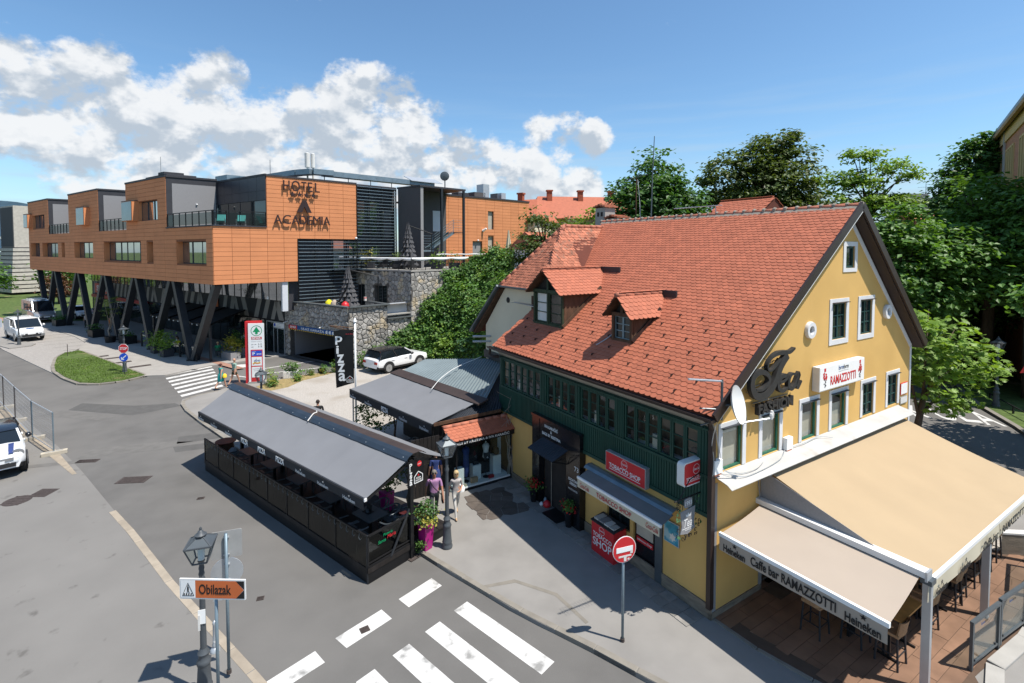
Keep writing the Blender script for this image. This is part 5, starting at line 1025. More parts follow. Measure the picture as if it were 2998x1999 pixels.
br = T('wooden_barrel', 'dark wooden barrel with round top at the far end of the pavilion', 'barrel', TF, (-10.9, .62, .285)); B().lathe([(.26, 0), (.31, .2), (.33, .4), (.31, .6), (.27, .78)], 16).build('staves', 'oldwood', br, 50); B().lathe([(.40, .78), (.40, .81), (.1, .812)], 22).build('top', 'maroon', br)
pb = T('open_parasol_bench', 'pale cushion stack on a chair beside the barrel', 'cushion', TF, (-9.95, .55, .75)); B().lathe([(.16, 0), (.22, .08), (.2, .2), (.1, .3)], 10).build('cushion', 'stucco_grey', pb, 60)
def planter(name, lb, fr, at, prof, mat, n=4, rz=R(45)):
 q = T(name, lb, 'planter', fr, at, rz); B().lathe(prof, n).build('pot', mat, q, 30 if n > 6 else False); B().lathe([(prof[-1][0] * .88, prof[-1][1] - .04), (prof[-1][0] * .86, prof[-1][1] - .03)], n).build('soil', 'soil', q); return q
q = planter('magenta_planter', 'tall magenta planter with yellow green shrub outside the pavilion end', TF, (.12, 2.02, .0), [(.19, 0), (.25, .78)], 'magenta'); crown('foliage', 'leaf_dark', [(0, 0, 1.12, .3, .3, .38)], 520, .06, q, 31); crown('young_leaves', 'leaf_yellow', [(0, 0, .98, .3, .3, .3)], 260, .06, q, 32)
q = planter('purple_planter', 'tall purple planter with bushy shrub behind the pavilion tables', TF, (-2.25, 2.35, .0), [(.20, 0), (.27, .95)], 'magenta'); crown('foliage', 'leaf_dark', [(0, 0, 1.25, .38, .38, .34)], 600, .06, q, 33)
q = planter('olive_tree_pot', 'big maroon pot with slim olive tree at the pavilion end', TF, (-.75, 2.15, .285), [(.28, 0), (.36, .3), (.42, .62), (.38, .62)], 'maroon', 18); limbs(q, (0, 0, .5), (.05, 0, 1.55), .045, [(.3, .1, 1.9), (-.35, .1, 1.95), (.05, -.35, 2.0), (-.1, .3, 2.1)], 4); crown('foliage', 'leaf_olive', [(-.25, .05, 1.85, .55, .45, .4), (.25, 0, 1.95, .4, .4, .35)], 420, .07, q, 34, hollow=.2)
sb_ = T('wooden_steps', 'black wooden steps at the back corner of the pavilion', 'steps', TF, (-.25, 2.35, 0)); [B().box(-.3, .0 + k * .26, .28 - .14 * (k > 1), .33, .24 + k * .26, .32 - .14 * (k > 1)).build('tread', 'dark_wood', sb_) for k in range(3)]; B().box(-.28, .02, 0, .30, .50, .28).build('carcass', 'black', sb_)
q = T('weed_tuft', 'weed growing at the pavilion post by the kerb', 'plant', TF, (.12, 1.75, .02)); crown('foliage', 'leaf_mid', [(0, 0, .18, .07, .07, .2)], 90, .04, q, 36)
# ------------------------------------------------------------------ second awning, corrugated shed, display case
T2 = Frame(-7.745, 23.726, -45.96); r0 = T2.inv(*TF.w(-8.47, 7.55)[:2]); r1 = T2.inv(*TF.w(-1.96, 6.6)[:2])
t2_ = T('heineken_awning', 'dark grey awning with pizza valance in front of the corrugated roof', 'awning', T2)
E0, E1, R0, R1 = Vector((0, 0, 2.5)), Vector((6.75, 0, 2.5)), Vector((*r0, 3.05)), Vector((*r1, 3.05))
for k in range(8):
 a, c = k / 8, (k + 1) / 8; b = B(); b.grid(lambda i, j: E0.lerp(E1, a + (c - a) * i).lerp(R0.lerp(R1, a + (c - a) * i), j) + Vector((0, 0, -.02 * math.sin(math.pi * j) + (.008 if i in (0, 1) else 0))), 4, 6); b.build('fabric_strip', 'fabric_grey', t2_, True)
b = B(); b.grid(lambda i, j: Vector((6.75 * i, -.02 - .01 * math.sin(i * 40) * j, 2.48 - .36 * j)), 50, 3); b.build('valance', 'fabric_dark', t2_, True); B().bar((0, 0, 2.49), (6.75, 0, 2.49), .05, .06).build('front_bar', 'dark_metal', t2_)
for u in (.38, 1.85, 4.77, 6.27): heineken(t2_, (u - .30, -.04, 2.16), MU, Z_, .6, .2, 'letter_grey')
text('PIZZA', (3.02, -.04, 2.17), MU, Z_, .56, .22, 'letter_white', t2_, .004, .03)
B().bar(R0 + Vector((-.1, .1, .02)), R1 + Vector((.25, .1, .02)), .55, .06, (0, -.2, 1)).build('ridge_cap', 'cap_brown', t2_)
for p in ((.12, .1), (6.6, .15)): B().tube([(p[0], p[1], 0), (p[0], p[1], 2.46)], .035, 8).build('post', 'alu' if p[0] < 1 else 'black', t2_)
B().box(6.0, 1.2, 0, 6.6, 1.25, 2.4).build('screen', 'dark_wood', t2_)
sh = T('corrugated_shed', 'shed with grey corrugated metal roof between awning and cream house', 'shed', WF)
RA = [Vector(TF.w(-8.3, 7.6, 3.02)), Vector(TF.w(-1.7, 6.7, 3.02)), Vector((-.25, 23.9, 3.95)), Vector((-1.45, 25.15, 3.95)), Vector((-4.6, 26.4, 3.35))]
def corr(par, a, b_, c, d, n, amp, mat, nm):
 """corrugated sheet: ribs run from edge ab to edge dc"""
 m = B(); m.grid(lambda i, j: (a.lerp(b_, i)).lerp(d.lerp(c, i), j) + Vector((0, 0, amp * math.sin(i * 2 * math.pi * n))), n * 6, 1); return m.build(nm, mat, par, True)
corr(sh, RA[0], RA[1], RA[2], RA[4], 34, .022, 'corr_grey', 'roof_sheet')
LA = [Vector((-2.95, 18.7, 2.62)), Vector((-.45, 20.1, 2.72)), Vector((-.15, 23.6, 3.9)), Vector(TF.w(-2.0, 6.75, 2.98))]; corr(sh, LA[0], LA[1], LA[2], LA[3], 22, .02, 'corr_dark', 'painted_shade_roof_sheet'); B().bar(LA[0] + Vector((0, -.03, -.05)), LA[1] + Vector((0, -.03, -.05)), .05, .12).build('fascia', 'oldwood', sh)  # darker metal on this front part paints the shadow lying across the roof
b = B(); b.ext([(-2.8, 18.95, 0), (-.6, 20.25, 0), (-1.4, 24.6, 0), (-4.2, 25.9, 0), TF.w(-8.0, 7.7), TF.w(-2.4, 6.9)], (0, 0, 2.55)); b.build('dark_inside_block', 'dark_wood', sh)  # solid dark block stands in for the shaded inside of the shed
B().tube(catm([(-1.5, 24.5, 3.9), (-2.6, 23.6, 3.6), (-3.2, 22.6, 3.35), (-3.5, 21.6, 3.1)]), .015, 5).build('loose_cable', 'alu_white', sh)
q = T('potted_shrub', 'leafy shrub in a pot beneath the corner of the second awning', 'shrub', T2, (.5, .8, 0)); B().lathe([(.2, 0), (.28, .4)], 12).build('pot', 'maroon', q); crown('foliage', 'leaf_dark', [(0, 0, 1.2, .7, .6, .9)], 900, .09, q, 37)
q = T('potted_tree', 'slim potted tree under the second awning valance', 'tree', T2, (2.6, .9, 0)); B().lathe([(.2, 0), (.26, .4)], 12).build('pot', 'maroon', q); limbs(q, (0, 0, .3), (0, 0, 1.2), .05, [(.3, 0, 1.6), (-.3, .1, 1.7), (0, -.2, 1.7)], 3); crown('foliage', 'leaf_olive', [(0, 0, 1.6, .55, .5, .5)], 420, .08, q, 38)
for k, (u, v) in enumerate(((4.3, .7), (5.3, .8), (3.6, 1.1))): c_ = dup(cq, T2, (u, v, 0), 1.2 + k, label=['rattan toned chair in the dark under the second awning', 'chair behind the post of the second awning', 'chair beside the potted tree under the second awning'][k])
# display case
dc = T('shop_display_case', 'glass display case with little tiled roof and boutique name board', 'display case', YF, (-2.5, 9.2, 0)); b = B(); b.box(0, .0, .06, 2.45, .72, .14); b.build('floor', 'white', dc); B().box(0, -.03, -.0, 2.45, .0, .09).build('skirting', 'black', dc); B().box(0, .72, .06, 2.45, .78, 2.0).build('back_panel', 'pale_wall', dc); B().box(0, .0, 1.86, 2.45, .75, 1.92).build('ceiling', 'black', dc)
for x in (0, 2.40): B().box(x, -.02, .06, x + .05, .03, 1.9).build('corner_post', 'black', dc)
B().box(.05, -.008, .14, 2.40, .0, 1.86).build('glass_front', 'glass', dc); B().box(.0, .0, .14, .008, .72, 1.86).build('glass_side', 'glass', dc); B().box(2.40, .05, .06, 2.46, .75, 1.9).build('side_wall', 'oldwood', dc)
B().box(-.24, -.16, 1.84, 2.50, -.06, 2.05).build('name_board', 'black', dc); text('BAGS BY KRISTINA & IVA KARAČIĆ', (-.16, -.164, 1.885), MU, Z_, 2.42, .12, 'letter_white', dc, .004, .012)
A0, A1, Rr = Vector((-.34, -.18, 2.05)), Vector((2.56, -.18, 2.05)), Vector((0, .62, .36)); b = B(); b.ext([A0, A1, A1 + Rr, A0 + Rr], (0, 0, -.04)); rf = b.build('roof', 'tile_under', dc); ax = Rr.normalized(); al = Vector((1, 0, 0)); nn = al.cross(ax); mb = Matrix((al, ax, nn)).transposed().to_4x4()
for i in range(5):
 for j in range(15): o = put('roof_tile', tile_me, rf); o.matrix_local = Matrix.Translation(A0 + Vector((.1 + j * .193 + (i % 2) * .06, 0, .01)) + ax * (i * .135 - .03)) @ mb
for k in range(8): x = -.32 + k * .36; B().tube([(x, .44, 2.42), (x + .37, .44, 2.42)], [.085, .075], 9).build('ridge_tile', 'ridge_tile', rf, True)
B().box(-.34, .44, 2.0, 2.5, .5, 2.36).build('roof_back', 'dark_wood', dc)
for x, y, w, h in ((.16, .25, .30, .62), (.90, .35, .36, .55), (1.82, .35, .36, .75)): B().box(x, y, .14, x + w, y + w * .8, .14 + h).build('plinth', 'white', dc)
def mannequin(x, y, z1, cloth, seed, dress=False):
 q = B().lathe([(.13, .14), (.13, .16), (.015, .17), (.015, z1)], 10, (x, y, 0)).build('bust_stand', 'black', dc, 30); B().lathe([(.08, z1 - (.6 if dress else .05)), (.14, z1 - (.35 if dress else .0)), (.10, z1 + .25), (.15, z1 + .45), (.12, z1 + .52), (.03, z1 + .55), (.03, z1 + .62)], 12, (x, y, 0)).build('garment', cloth, q, 50)
mannequin(.62, .4, .95, 'cloth_blue', 1, True); mannequin(1.48, .35, .95, 'cloth_white', 2); B().box(1.36, .22, .9, 1.6, .32, 1.15).build('handbag', 'cloth_charcoal', dc); B().lathe([(.08, .8), (.14, .9), (.12, 1.05), (.03, 1.1)], 10, (2.0, .45, .1)).build('handbag', 'cap_brown', dc, 50)
B().box(.72, .12, .14, 1.0, .24, .34).build('handbag', 'shoe_tan', dc); B().box(1.5, .12, .14, 1.72, .22, .26).build('handbag', 'red_dark', dc); B().box(.98, .42, .69, 1.2, .55, .84).build('shoe_pair', 'cloth_black', dc); B().lathe([(.1, .14), (.09, .18), (.02, .22)], 8, (.42, .12, 0)).build('sandal', 'kerb_tan', dc)
wd = T('wooden_screen_wall', 'dark plank wall with yellow chair behind the pedestrians', 'wall', YF, (-3.6, 9.6, 0))
for k in range(7): B().box(-.5 + k * .16, 0, 0, -.36 + k * .16, .04, 2.2).build('plank', 'dark_wood', wd)
# dry creeper stems at the house corner
cr = T('dry_creeper', 'bare grey creeper stems climbing the corner beside the display case', 'creeper', YF, (-.05, 9.35, 0)); rn = random.Random(12); b = B()
for k in range(18):
 x0 = rn.uniform(-.12, .16); p = [(x0, rn.uniform(-.15, .05), 0)]
 for s in range(1, 8): p.append((x0 + rn.gauss(0, .05) + .0 * s - .02 * s * (k % 3 - 1), rn.uniform(-.2, .0), s * rn.uniform(.26, .36)))
 b.tube(catm(p, 3), [.022 * (1 - i / 30) + .004 for i in range(22)], 5)
for k in range(10):
 p = Vector((rn.uniform(-.3, .3), -.1, rn.uniform(1.6, 2.9))); b.tube(catm([p, p + Vector((rn.uniform(-.4, .3), -.1, .2)), p + Vector((rn.uniform(-.9, .7), -.15, rn.uniform(.1, .9)))], 3), .007, 4)
b.build('stems', 'bark_pale', cr)
# ------------------------------------------------------------------ hotel on slanted legs
def S(ub, d, z): return HB.o + HB.u * ub + HA.u * d + Vector((0, 0, z))     # skewed hotel grid: along the street front, along the sunlit front
ho = T('hotel_building', 'long orange clad hotel on slanted black legs with Hotel Academia letters', 'hotel')
PB = lambda a, z: HB.w(a, 0, z); NB = -HB.v; PA = lambda a, z: HA.w(a, 0, z); NA = -HA.v
def panels(par, P, nrm, regions, pw, ph, holes, mat, sep, gap=.022, th=.025, name='facade_panel', sort=None):
 """clad a wall with separate panels; the largest in view become parts, the others one joined part"""
 lst = []
 for a0, z0, a1, z1, org in regions:
  rows = max(1, round((z1 - z0) / ph)); h = (z1 - z0) / rows
  for r in range(rows):
   za, zb = z0 + r * h, z0 + (r + 1) * h; iv = [(a0, a1)]
   for h0, hz0, h1, hz1 in holes:
    if hz0 < (za + zb) / 2 < hz1:
     iv = [s for i0, i1 in iv for s in ((i0, min(i1, h0)), (max(i0, h1), i1)) if s[1] - s[0] > .05]
   for i0, i1 in iv:
    k = math.floor((i0 - org) / pw); x = i0
    while x < i1 - .04:
     nx = min(i1, org + (k + 1) * pw); k += 1
     if nx - x > .04: lst.append((x, za, nx, zb))
     x = max(x, nx)
 if sort: lst.sort(key=sort)
 rest = B(); n = Vector(nrm)
 for k, (x0, za, x1, zb) in enumerate(lst):
  q = [P(x0 + gap / 2, za + gap / 2), P(x1 - gap / 2, za + gap / 2), P(x1 - gap / 2, zb - gap / 2), P(x0 + gap / 2, zb - gap / 2)]
  if k < sep: B().ext(q, n * th).build(name, mat, par)
  else: rest.ext(q, n * th)
 if rest.f: rest.build(name + 's', mat, par, kind='stuff')
lowh = [(-6.3, 7.98, -1.08, 9.79), (-12.4, 8.0, -11.0, 9.81), (-23.3, 8.02, -13.72, 9.86), (-32.7, 8.05, -26.55, 9.90), (-37.4, 8.1, -36.2, 9.88), (-50.8, 8.13, -46.65, 9.91), (-45.4, 8.13, -38.85, 9.89)]
uph = [(-14.1, 11.72, -9.88, 13.46), (-49.5, 11.85, -44.1, 13.65)]
boxes = [(-17.05, -8.1), (-34.4, -24.6), (-51.65, -42.4)]
bk = B(); wall_holes([(-51.65, 6.46), (0, 6.46), (0, 11.0), (-51.65, 11.0)], lowh, PB, NB, .55, bk)
for a, c in boxes: wall_holes([(a, 11.0), (c, 11.0), (c, 15.28), (a, 15.28)], [h for h in uph if a < h[0] < c], PB, NB, .55, bk)
bk.poly([PA(0, 6.46), PA(6.25, 6.46), PA(6.25, 10.05), PA(0, 10.05)]); bk.poly([PA(0, 10.05), PA(11.58, 10.05), PA(11.58, 10.95), PA(0, 10.95)]); bk.poly([PA(3.84, 10.95), PA(11.58, 10.95), PA(11.58, 15.06), PA(3.84, 15.06)])
bk.build('substructure', 'joint_dark', ho)
panels(ho, PA, NA, [(0, 6.46, 6.25, 10.05, 0), (0, 10.05, 11.58, 10.95, 0), (3.84, 10.95, 11.58, 15.06, 0)], 1.29, .343, [], 'terracotta', 400)
panels(ho, PB, NB, [(-51.65, 6.46, 0, 11.0, 0)] + [(a, 11.0, c, 15.28, c) for a, c in boxes], 2.15, .345, lowh + uph, 'terracotta', 130, sort=lambda r: -r[2])
# lit reveals of the recessed windows are clad like the front
for h in lowh + uph:
 o_ = [PB(h[0], h[1]), PB(h[0], h[3]), PB(h[0], h[3]) - NB * .54, PB(h[0], h[1]) - NB * .54]; B().ext(o_, HB.u * .012).build('reveal', 'terracotta', ho)
 win = B(); nf = max(2, round((h[2] - h[0]) / 1.6)); D = .30 if h in uph else .5
 fr_ = B(); P0 = lambda a, z: PB(a, z) - NB * D
 for a in [h[0] + (h[2] - h[0]) * k / nf for k in range(nf + 1)]: fr_.bar(P0(a, h[1]), P0(a, h[3]), .07, .08)
 for z in (h[1] + .03, h[3] - .03): fr_.bar(P0(h[0], z), P0(h[2], z), .07, .08)
 w = fr_.build('window', 'charcoal', ho)
 for k in range(nf):
  a0 = h[0] + (h[2] - h[0]) * k / nf; a1 = h[0] + (h[2] - h[0]) * (k + 1) / nf; t = random.uniform(-.02, .02)
  B().poly([P0(a0, h[1]) + NB * t, P0(a1, h[1]) - NB * t, P0(a1, h[3]) - NB * t, P0(a0, h[3]) + NB * t]).build('pane', 'glass_mirror' if h[0] > -37 else 'glass_blue', w)
# oriel windows of the upper boxes
for a0, a1, z0, z1 in ((-16.6, -14.15, 11.75, 13.55), (-29.8, -27.3, 11.72, 13.6), (-51.6, -49.7, 11.95, 13.72)):
 p = .5; q = [PB(a0, z0), PB(a1, z0), PB(a1, z1), PB(a0, z1)]; b = B(); b.ext(q, NB * p); orl = b.build('oriel', 'terracotta', ho); B().ext([PB(a0 + .06, z0 + .05) + NB * (p + .005), PB(a1 - .06, z0 + .05) + NB * (p + .005), PB(a1 - .06, z1 - .05) + NB * (p + .005), PB(a0 + .06, z1 - .05) + NB * (p + .005)], NB * .03).build('pane', 'glass_blue', orl)
 b = B(); b.ext([PB(a0 - .03, z1) + NB * (p + .02), PB(a1 + .03, z1) + NB * (p + .02), PB(a1 + .03, z1), PB(a0 - .03, z1)], (0, 0, .06)); b.build('hood', 'charcoal', orl)
# roof edges, side walls of the boxes, notch behind the corner balcony
rc = B(); edge = B()
for a, c in boxes:
 rc.ext([S(a, 0, 15.28), S(c, 0, 15.28), S(c, 3.84, 15.28), S(a, 3.84, 15.28)], (0, 0, -.2)); edge.bar(S(a, -.0, 15.34), S(c, 0, 15.34), .16, .16); edge.bar(S(c, 0, 15.34), S(c, 3.84, 15.34), .16, .16)
 n_ = HB.u; q = [S(c, .0, 11.0), S(c, 3.84, 11.0), S(c, 3.84, 15.2), S(c, 0, 15.2)]; B().ext(q, n_ * .02).build('side_wall', 'charcoal', ho); q = [S(c, .42, 11.1), S(c, 3.70, 11.1), S(c, 3.70, 14.75), S(c, .42, 14.75)]; B().ext([p + n_ * .02 for p in q], n_ * .03).build('stucco_panel', 'stucco_grey', ho)
rc.ext([S(-51.65, 3.84, 15.1), S(0, 3.84, 15.1), S(0, 15.7, 15.1), S(-51.65, 15.7, 15.1)], (0, 0, -.3)); rc.ext([S(-51.65, 0, 11.0), S(0, 0, 11.0), S(0, 3.84, 11.0), S(-51.65, 3.84, 11.0)], (0, 0, -.15)); rc.ext([S(-51.65, 0, 6.46), S(0, 0, 6.46), S(0, 6.2, 6.46), S(-51.65, 6.2, 6.46)], (0, 0, .1))
rc.poly([S(-51.65, 0, 6.5), S(-51.65, 15, 6.5), S(-51.65, 15, 15.2), S(-51.65, 3.84, 15.2), S(-51.65, 0, 15.2)]); rc.build('roof', 'charcoal', ho)
edge.bar(S(0, 3.84, 15.12), S(0, 11.6, 15.12), .16, .14); edge.bar(S(-8.1, 3.84, 15.16), S(0, 3.84, 15.16), .16, .16); edge.bar(S(-.0, .0, 10.97), S(-8.1, 0, 10.97), .2, .1); edge.bar(S(0, 0, 10.97), S(0, 3.84, 10.97), .2, .1); edge.build('roof_edge', 'charcoal', ho)
for a0, a1 in ((-8.1, 0), (-24.6, -17.05), (-42.4, -34.4)):     # back wall of the notches: cladding above, dark glass below
 n = 6; dv = -HB.v
 for k in range(n): c0 = a0 + (a1 - a0) * k / n; c1 = a0 + (a1 - a0) * (k + 1) / n; [B().ext([S(c0 + .012, 3.84, z0), S(c1 - .012, 3.84, z0), S(c1 - .012, 3.84, z1), S(c0 + .012, 3.84, z1)], dv * .03).build('cladding_panel', 'clad_dark', ho) for z0, z1 in ((13.15, 13.9), (13.92, 15.08))]
 B().poly([S(a0, 3.86, 11), S(a1, 3.86, 11), S(a1, 3.86, 15.1), S(a0, 3.86, 15.1)]).build('notch_back', 'charcoal', ho)
 for k in range(4): c0 = a0 + (a1 - a0) * (k / 4); c1 = a0 + (a1 - a0) * ((k + 1) / 4); B().poly([S(c0 + .06, 3.83, 11.1), S(c1 - .06, 3.83, 11.1), S(c1 - .06, 3.83, 13.1), S(c0 + .06, 3.83, 13.1)]).build('sliding_door', 'glass_dark', ho)
 # balcony railing: posts, rail, glass
 segs = [(S(a0, .05, 0), S(a1, .05, 0), 7)] + ([(S(-.05, .0, 0), S(-.05, 3.8, 0), 4)] if a1 == 0 else [])
 for A_, C_, n in segs:
  ra = B()
  for k in range(n + 1): p = A_.lerp(C_, k / n); ra.bar(p + Vector((0, 0, 11.0)), p + Vector((0, 0, 12.1)), .06)
  ra.bar(A_ + Vector((0, 0, 12.12)), C_ + Vector((0, 0, 12.12)), .08, .06); rl_ = ra.build('balcony_railing', 'black', ho)
  for k in range(n): p, q = A_.lerp(C_, (k + .06) / n), A_.lerp(C_, (k + .94) / n); B().poly([p + Vector((0, 0, 11.1)), q + Vector((0, 0, 11.1)), q + Vector((0, 0, 12.0)), p + Vector((0, 0, 12.0))]).build('pane', 'smoke_glass', rl_)
B().lathe([(.05, 0), (.08, .05), (.06, .12)], 8, S(-8.0, 2.2, 13.0)).build('wall_lamp', 'white', ho)
for k, d in enumerate((.9, 2.2)):
 p = S(-2.2 + k * .4, d + .6, 11.02); q = T('teal_lounge_chair', ['teal slatted lounge chair on the hotel corner balcony, nearer the street edge', 'teal slatted lounge chair on the hotel corner balcony, nearer the glass door'][k], 'chair', WF, p, .4, group='balcony chairs'); B().ext([(-.3, -.3, .4), (.3, -.3, .4), (.3, .3, .3), (-.3, .3, .3)], (0, 0, .03)).build('seat', 'teal_chair', q); B().ext([(-.3, .3, .3), (.3, .3, .3), (.3, .62, .95), (-.3, .62, .95)], (0, .03, 0)).build('backrest', 'teal_chair', q)
 for sx in (-.32, .32): B().tube([(sx, -.3, 0), (sx, -.3, .58), (sx, .35, .55), (sx, .3, 0)], .02, 5).build('frame_side', 'alu', q)
# legs
tops = [-48.78, -41.6, -32.7, -24.2, -16.0, -7.9, .1]; feet = []
for i in range(6): feet.append((tops[i] + tops[i + 1]) / 2 - 1.1)
def leg(a, f):
 b = B(); A_ = HB.w(a, .35, 6.5); F_ = HB.w(f, .5, 0); b.bar(F_, A_, .46, .52, HB.v); b.build('leg', 'dark_metal', ho)
for i in range(6): leg(tops[i] + (.35 if i else 0), feet[i] - .22); leg(tops[i + 1] - .35, feet[i] + .22); B().bar(HB.w(feet[i], .5, -.02), HB.w(feet[i], .5, .12), .9, .6).build('leg_base', 'black', ho)
# ground floor: mirror glazing, striped band, shop glass
GV = 6.1; PGv = lambda a, z: HB.w(a, GV, z); n = 40; b = B()
for k in range(n + 1): a = -50 + 49.2 * k / n; b.bar(PGv(a, 4.65), PGv(a, 6.46), .06, .08)
b.build('glazing_mullions', 'black', ho, kind='stuff')
for k in range(n): a0 = -50 + 49.2 * k / n; a1 = -50 + 49.2 * (k + 1) / n; t = random.uniform(-.01, .01); B().poly([PGv(a0, 4.65) - HB.v * t, PGv(a1, 4.65) + HB.v * t, PGv(a1, 6.46) + HB.v * t, PGv(a0, 6.46) - HB.v * t]).build('mirror_pane', 'glass_mirror', ho)
B().ext([PGv(-50, 2.9), PGv(-.8, 2.9), PGv(-.8, 4.65), PGv(-50, 4.65)], HB.v * .2).build('band', 'stripe_black', ho); rn = random.Random(5); a = -49.5
while a < -1.6:
 sl = rn.choice((-.7, .7, -.7, .7, 0.5)); w = rn.uniform(.55, .8); B().ext([PGv(a, 2.92), PGv(a + w, 2.92), PGv(a + w + sl, 4.63), PGv(a + sl, 4.63)], -HB.v * .012).build('stripe', 'stripe_grey', ho); a += w + .75 + max(0, -sl * .2)
b = B(); b.ext([PGv(-50, 0), PGv(-.8, 0), PGv(-.8, 2.9), PGv(-50, 2.9)], HB.v * .1); b.build('shop_backing', 'interior', ho)
for k in range(34): a0 = -49.5 + k * 1.43; B().poly([PGv(a0 + .05, .1) - HB.v * .03, PGv(a0 + 1.36, .1) - HB.v * .03, PGv(a0 + 1.36, 2.8) - HB.v * .03, PGv(a0 + .05, 2.8) - HB.v * .03]).build('shop_pane', 'glass_dark', ho)
sg = B().ext([PGv(-48.0, 3.1) - HB.v * .25, PGv(-41.5, 3.1) - HB.v * .25, PGv(-41.5, 4.4) - HB.v * .25, PGv(-48.0, 4.4) - HB.v * .25], HB.v * .2).build('spar_fascia', 'red', ho); text('SPAR', PGv(-47.2, 3.4) - HB.v * .26, HB.u, Z_, 4.6, .75, 'letter_white', sg, .01, .03)
b = B(); b.ext([PGv(-48.6, 2.5) - HB.v * .5, PGv(-30, 2.5) - HB.v * .5, PGv(-30, 2.9) - HB.v * .5, PGv(-48.6, 2.9) - HB.v * .5], HB.v * .4); b.build('red_canopy', 'red_dark', ho)
for a0, a1, z0, z1 in ((-22, -20.9, 1.2, 2.3), (-13.8, -12.6, 3.3, 4.3)): fb = B().ext([PGv(a0, z0) - HB.v * .1, PGv(a1, z0) - HB.v * .1, PGv(a1, z1) - HB.v * .1, PGv(a0, z1) - HB.v * .1], HB.v * .04).build('poster', 'orange_sign', ho)
# letters on the sunlit front
for ch_, a, w in (('H', 5.12, .50), ('O', 5.78, .68), ('T', 6.60, .40), ('E', 7.13, .38), ('L', 7.74, .38)): text(ch_, PA(a, 14.02 if ch_ != 'O' else 13.98) + NA * .16, HA.u, Z_, w, .80 if ch_ != 'O' else .88, 'letter_brown', ho, .10, .0, 'letter')
for k, a in enumerate((5.86, 6.42, 6.98, 7.56)): B().ext(star(PA(a, 13.72) + NA * .18, HA.u, Vector((0, 0, 1)), .24, 5, .42), NA * .08).build('star', 'letter_brown', ho)
b = B(); [b.ext([PA(*p) + NA * .16 for p in q], NA * .12) for q in (((6.15, 12.24), (6.58, 12.24), (6.80, 12.75), (6.80, 13.27), (6.66, 13.27)), ((7.40, 12.24), (7.02, 12.24), (6.80, 12.75), (6.80, 13.27), (6.94, 13.27)))]; b.build('logo_chevron', 'letter_brown', ho)
xs = 4.34
for ch_, w in (('A', .62), ('C', .64), ('A', .60), ('D', .54), ('E', .40), ('M', .66), ('I', .10), ('A', .58)): text(ch_, PA(xs, 11.24) + NA * .16, HA.u, Z_, w, .74, 'letter_brown', ho, .10, .0, 'letter'); xs += w + .075
# louvred glass wall behind
def louvres(a0, a1, z0, z1, vs, st=.30):
 z = z0 + .1
 while z < z1: B().bar(PA(a0, z) + NA * .06, PA(a1, z) + NA * .06, .16, .045, (0, 0, 1)).build('louvre', 'steel_blue', ho); z += st
 for a in vs: B().bar(PA(a, z0) + NA * .02, PA(a, z1) + NA * .02, .09, .12, NA).build('louvre_post', 'black', ho)
louvres(6.30, 11.6, 4.3, 10.02, (6.30, 7.75, 9.3, 10.75)); louvres(11.62, 15.65, 7.3, 15.0, (11.62, 12.85, 14.15, 15.65)); louvres(10.8, 11.6, 7.3, 10.0, ())
b = B(); b.poly([PA(5.6, 4.0) - NA * .45, PA(15.8, 4.0) - NA * .45, PA(15.8, 15.05) - NA * .45, PA(5.6, 15.05) - NA * .45]); b.poly([PA(6.25, 6.5), PA(6.25, 10.0), PA(6.25, 10) - NA * .5, PA(6.25, 6.5) - NA * .5]); b.build('glass_wall_back', 'charcoal', ho)
for a0, a1, z0, z1 in ((11.75, 12.75, 10.4, 13.6), (12.95, 14.05, 10.4, 13.6), (14.25, 15.5, 10.2, 12.9), (9.4, 10.65, 7.4, 9.9), (10.85, 12.7, 7.4, 9.7), (12.95, 14.05, 7.4, 9.5)): B().poly([PA(a0, z0) - NA * .40, PA(a1, z0) - NA * .40, PA(a1, z1) - NA * .40, PA(a0, z1) - NA * .40]).build('glass_pane', 'glass_mirror', ho)
B().ext([PA(5.0, 4.0) - NA * .4, PA(5.45, 4.0) - NA * .4, PA(5.45, 6.5) - NA * .4, PA(5.0, 6.5) - NA * .4], NA * .3).build('pale_column', 'pale_wall', ho)
B().lathe([(.09, 0), (.11, .06), (.08, .16)], 9, PA(11.45, 10.1) + NA * .15).build('camera_dome', 'white', ho)
# fin wall, stair canopy, stairs
q = [HA.w(15.9, 0), HA.w(16.5, -3), HA.w(16.80, -3), HA.w(16.2, 0)]; B().ext([p + Vector((0, 0, 7.3)) for p in q], (0, 0, 7.7)).build('fin_wall', 'stucco_dark', ho); B().ext([HA.w(16.5, -3.03, 7.3), HA.w(16.80, -3.03, 7.3), HA.w(16.80, -3.0, 7.3), HA.w(16.5, -3.0, 7.3)], (0, 0, 7.65)).build('fin_painted_light', 'stucco_grey', ho)  # paler strip paints the sunlight on the end of the fin
b = B(); b.ext([HA.w(15.9, .2, 15.0), HA.w(16.4, -3.1, 15.0), HA.w(21.8, -3.1, 15.0), HA.w(21.8, .2, 15.0)], (0, 0, .16)); b.build('stair_canopy', 'charcoal', ho); B().ext([HA.w(16.2, 0, 7.3), HA.w(21.6, 0, 7.3), HA.w(21.6, 0, 15.0), HA.w(16.2, 0, 15.0)], -HA.v * -.1).build('stair_back_wall', 'stucco_dark', ho)
B().ext([PA(19.92, 11.0) + NA * .02, PA(21.0, 11.0) + NA * .02, PA(21.0, 13.1) + NA * .02, PA(19.92, 13.1) + NA * .02], NA * .03).build('stair_door', 'pale_wall', ho)
for a in (18.9, 21.6): B().bar(HA.w(a, -3, 7.3), HA.w(a, -3, 15.0), .2, .2, NA).build('stair_post', 'dark_metal', ho)
st_ = B(); n = 14
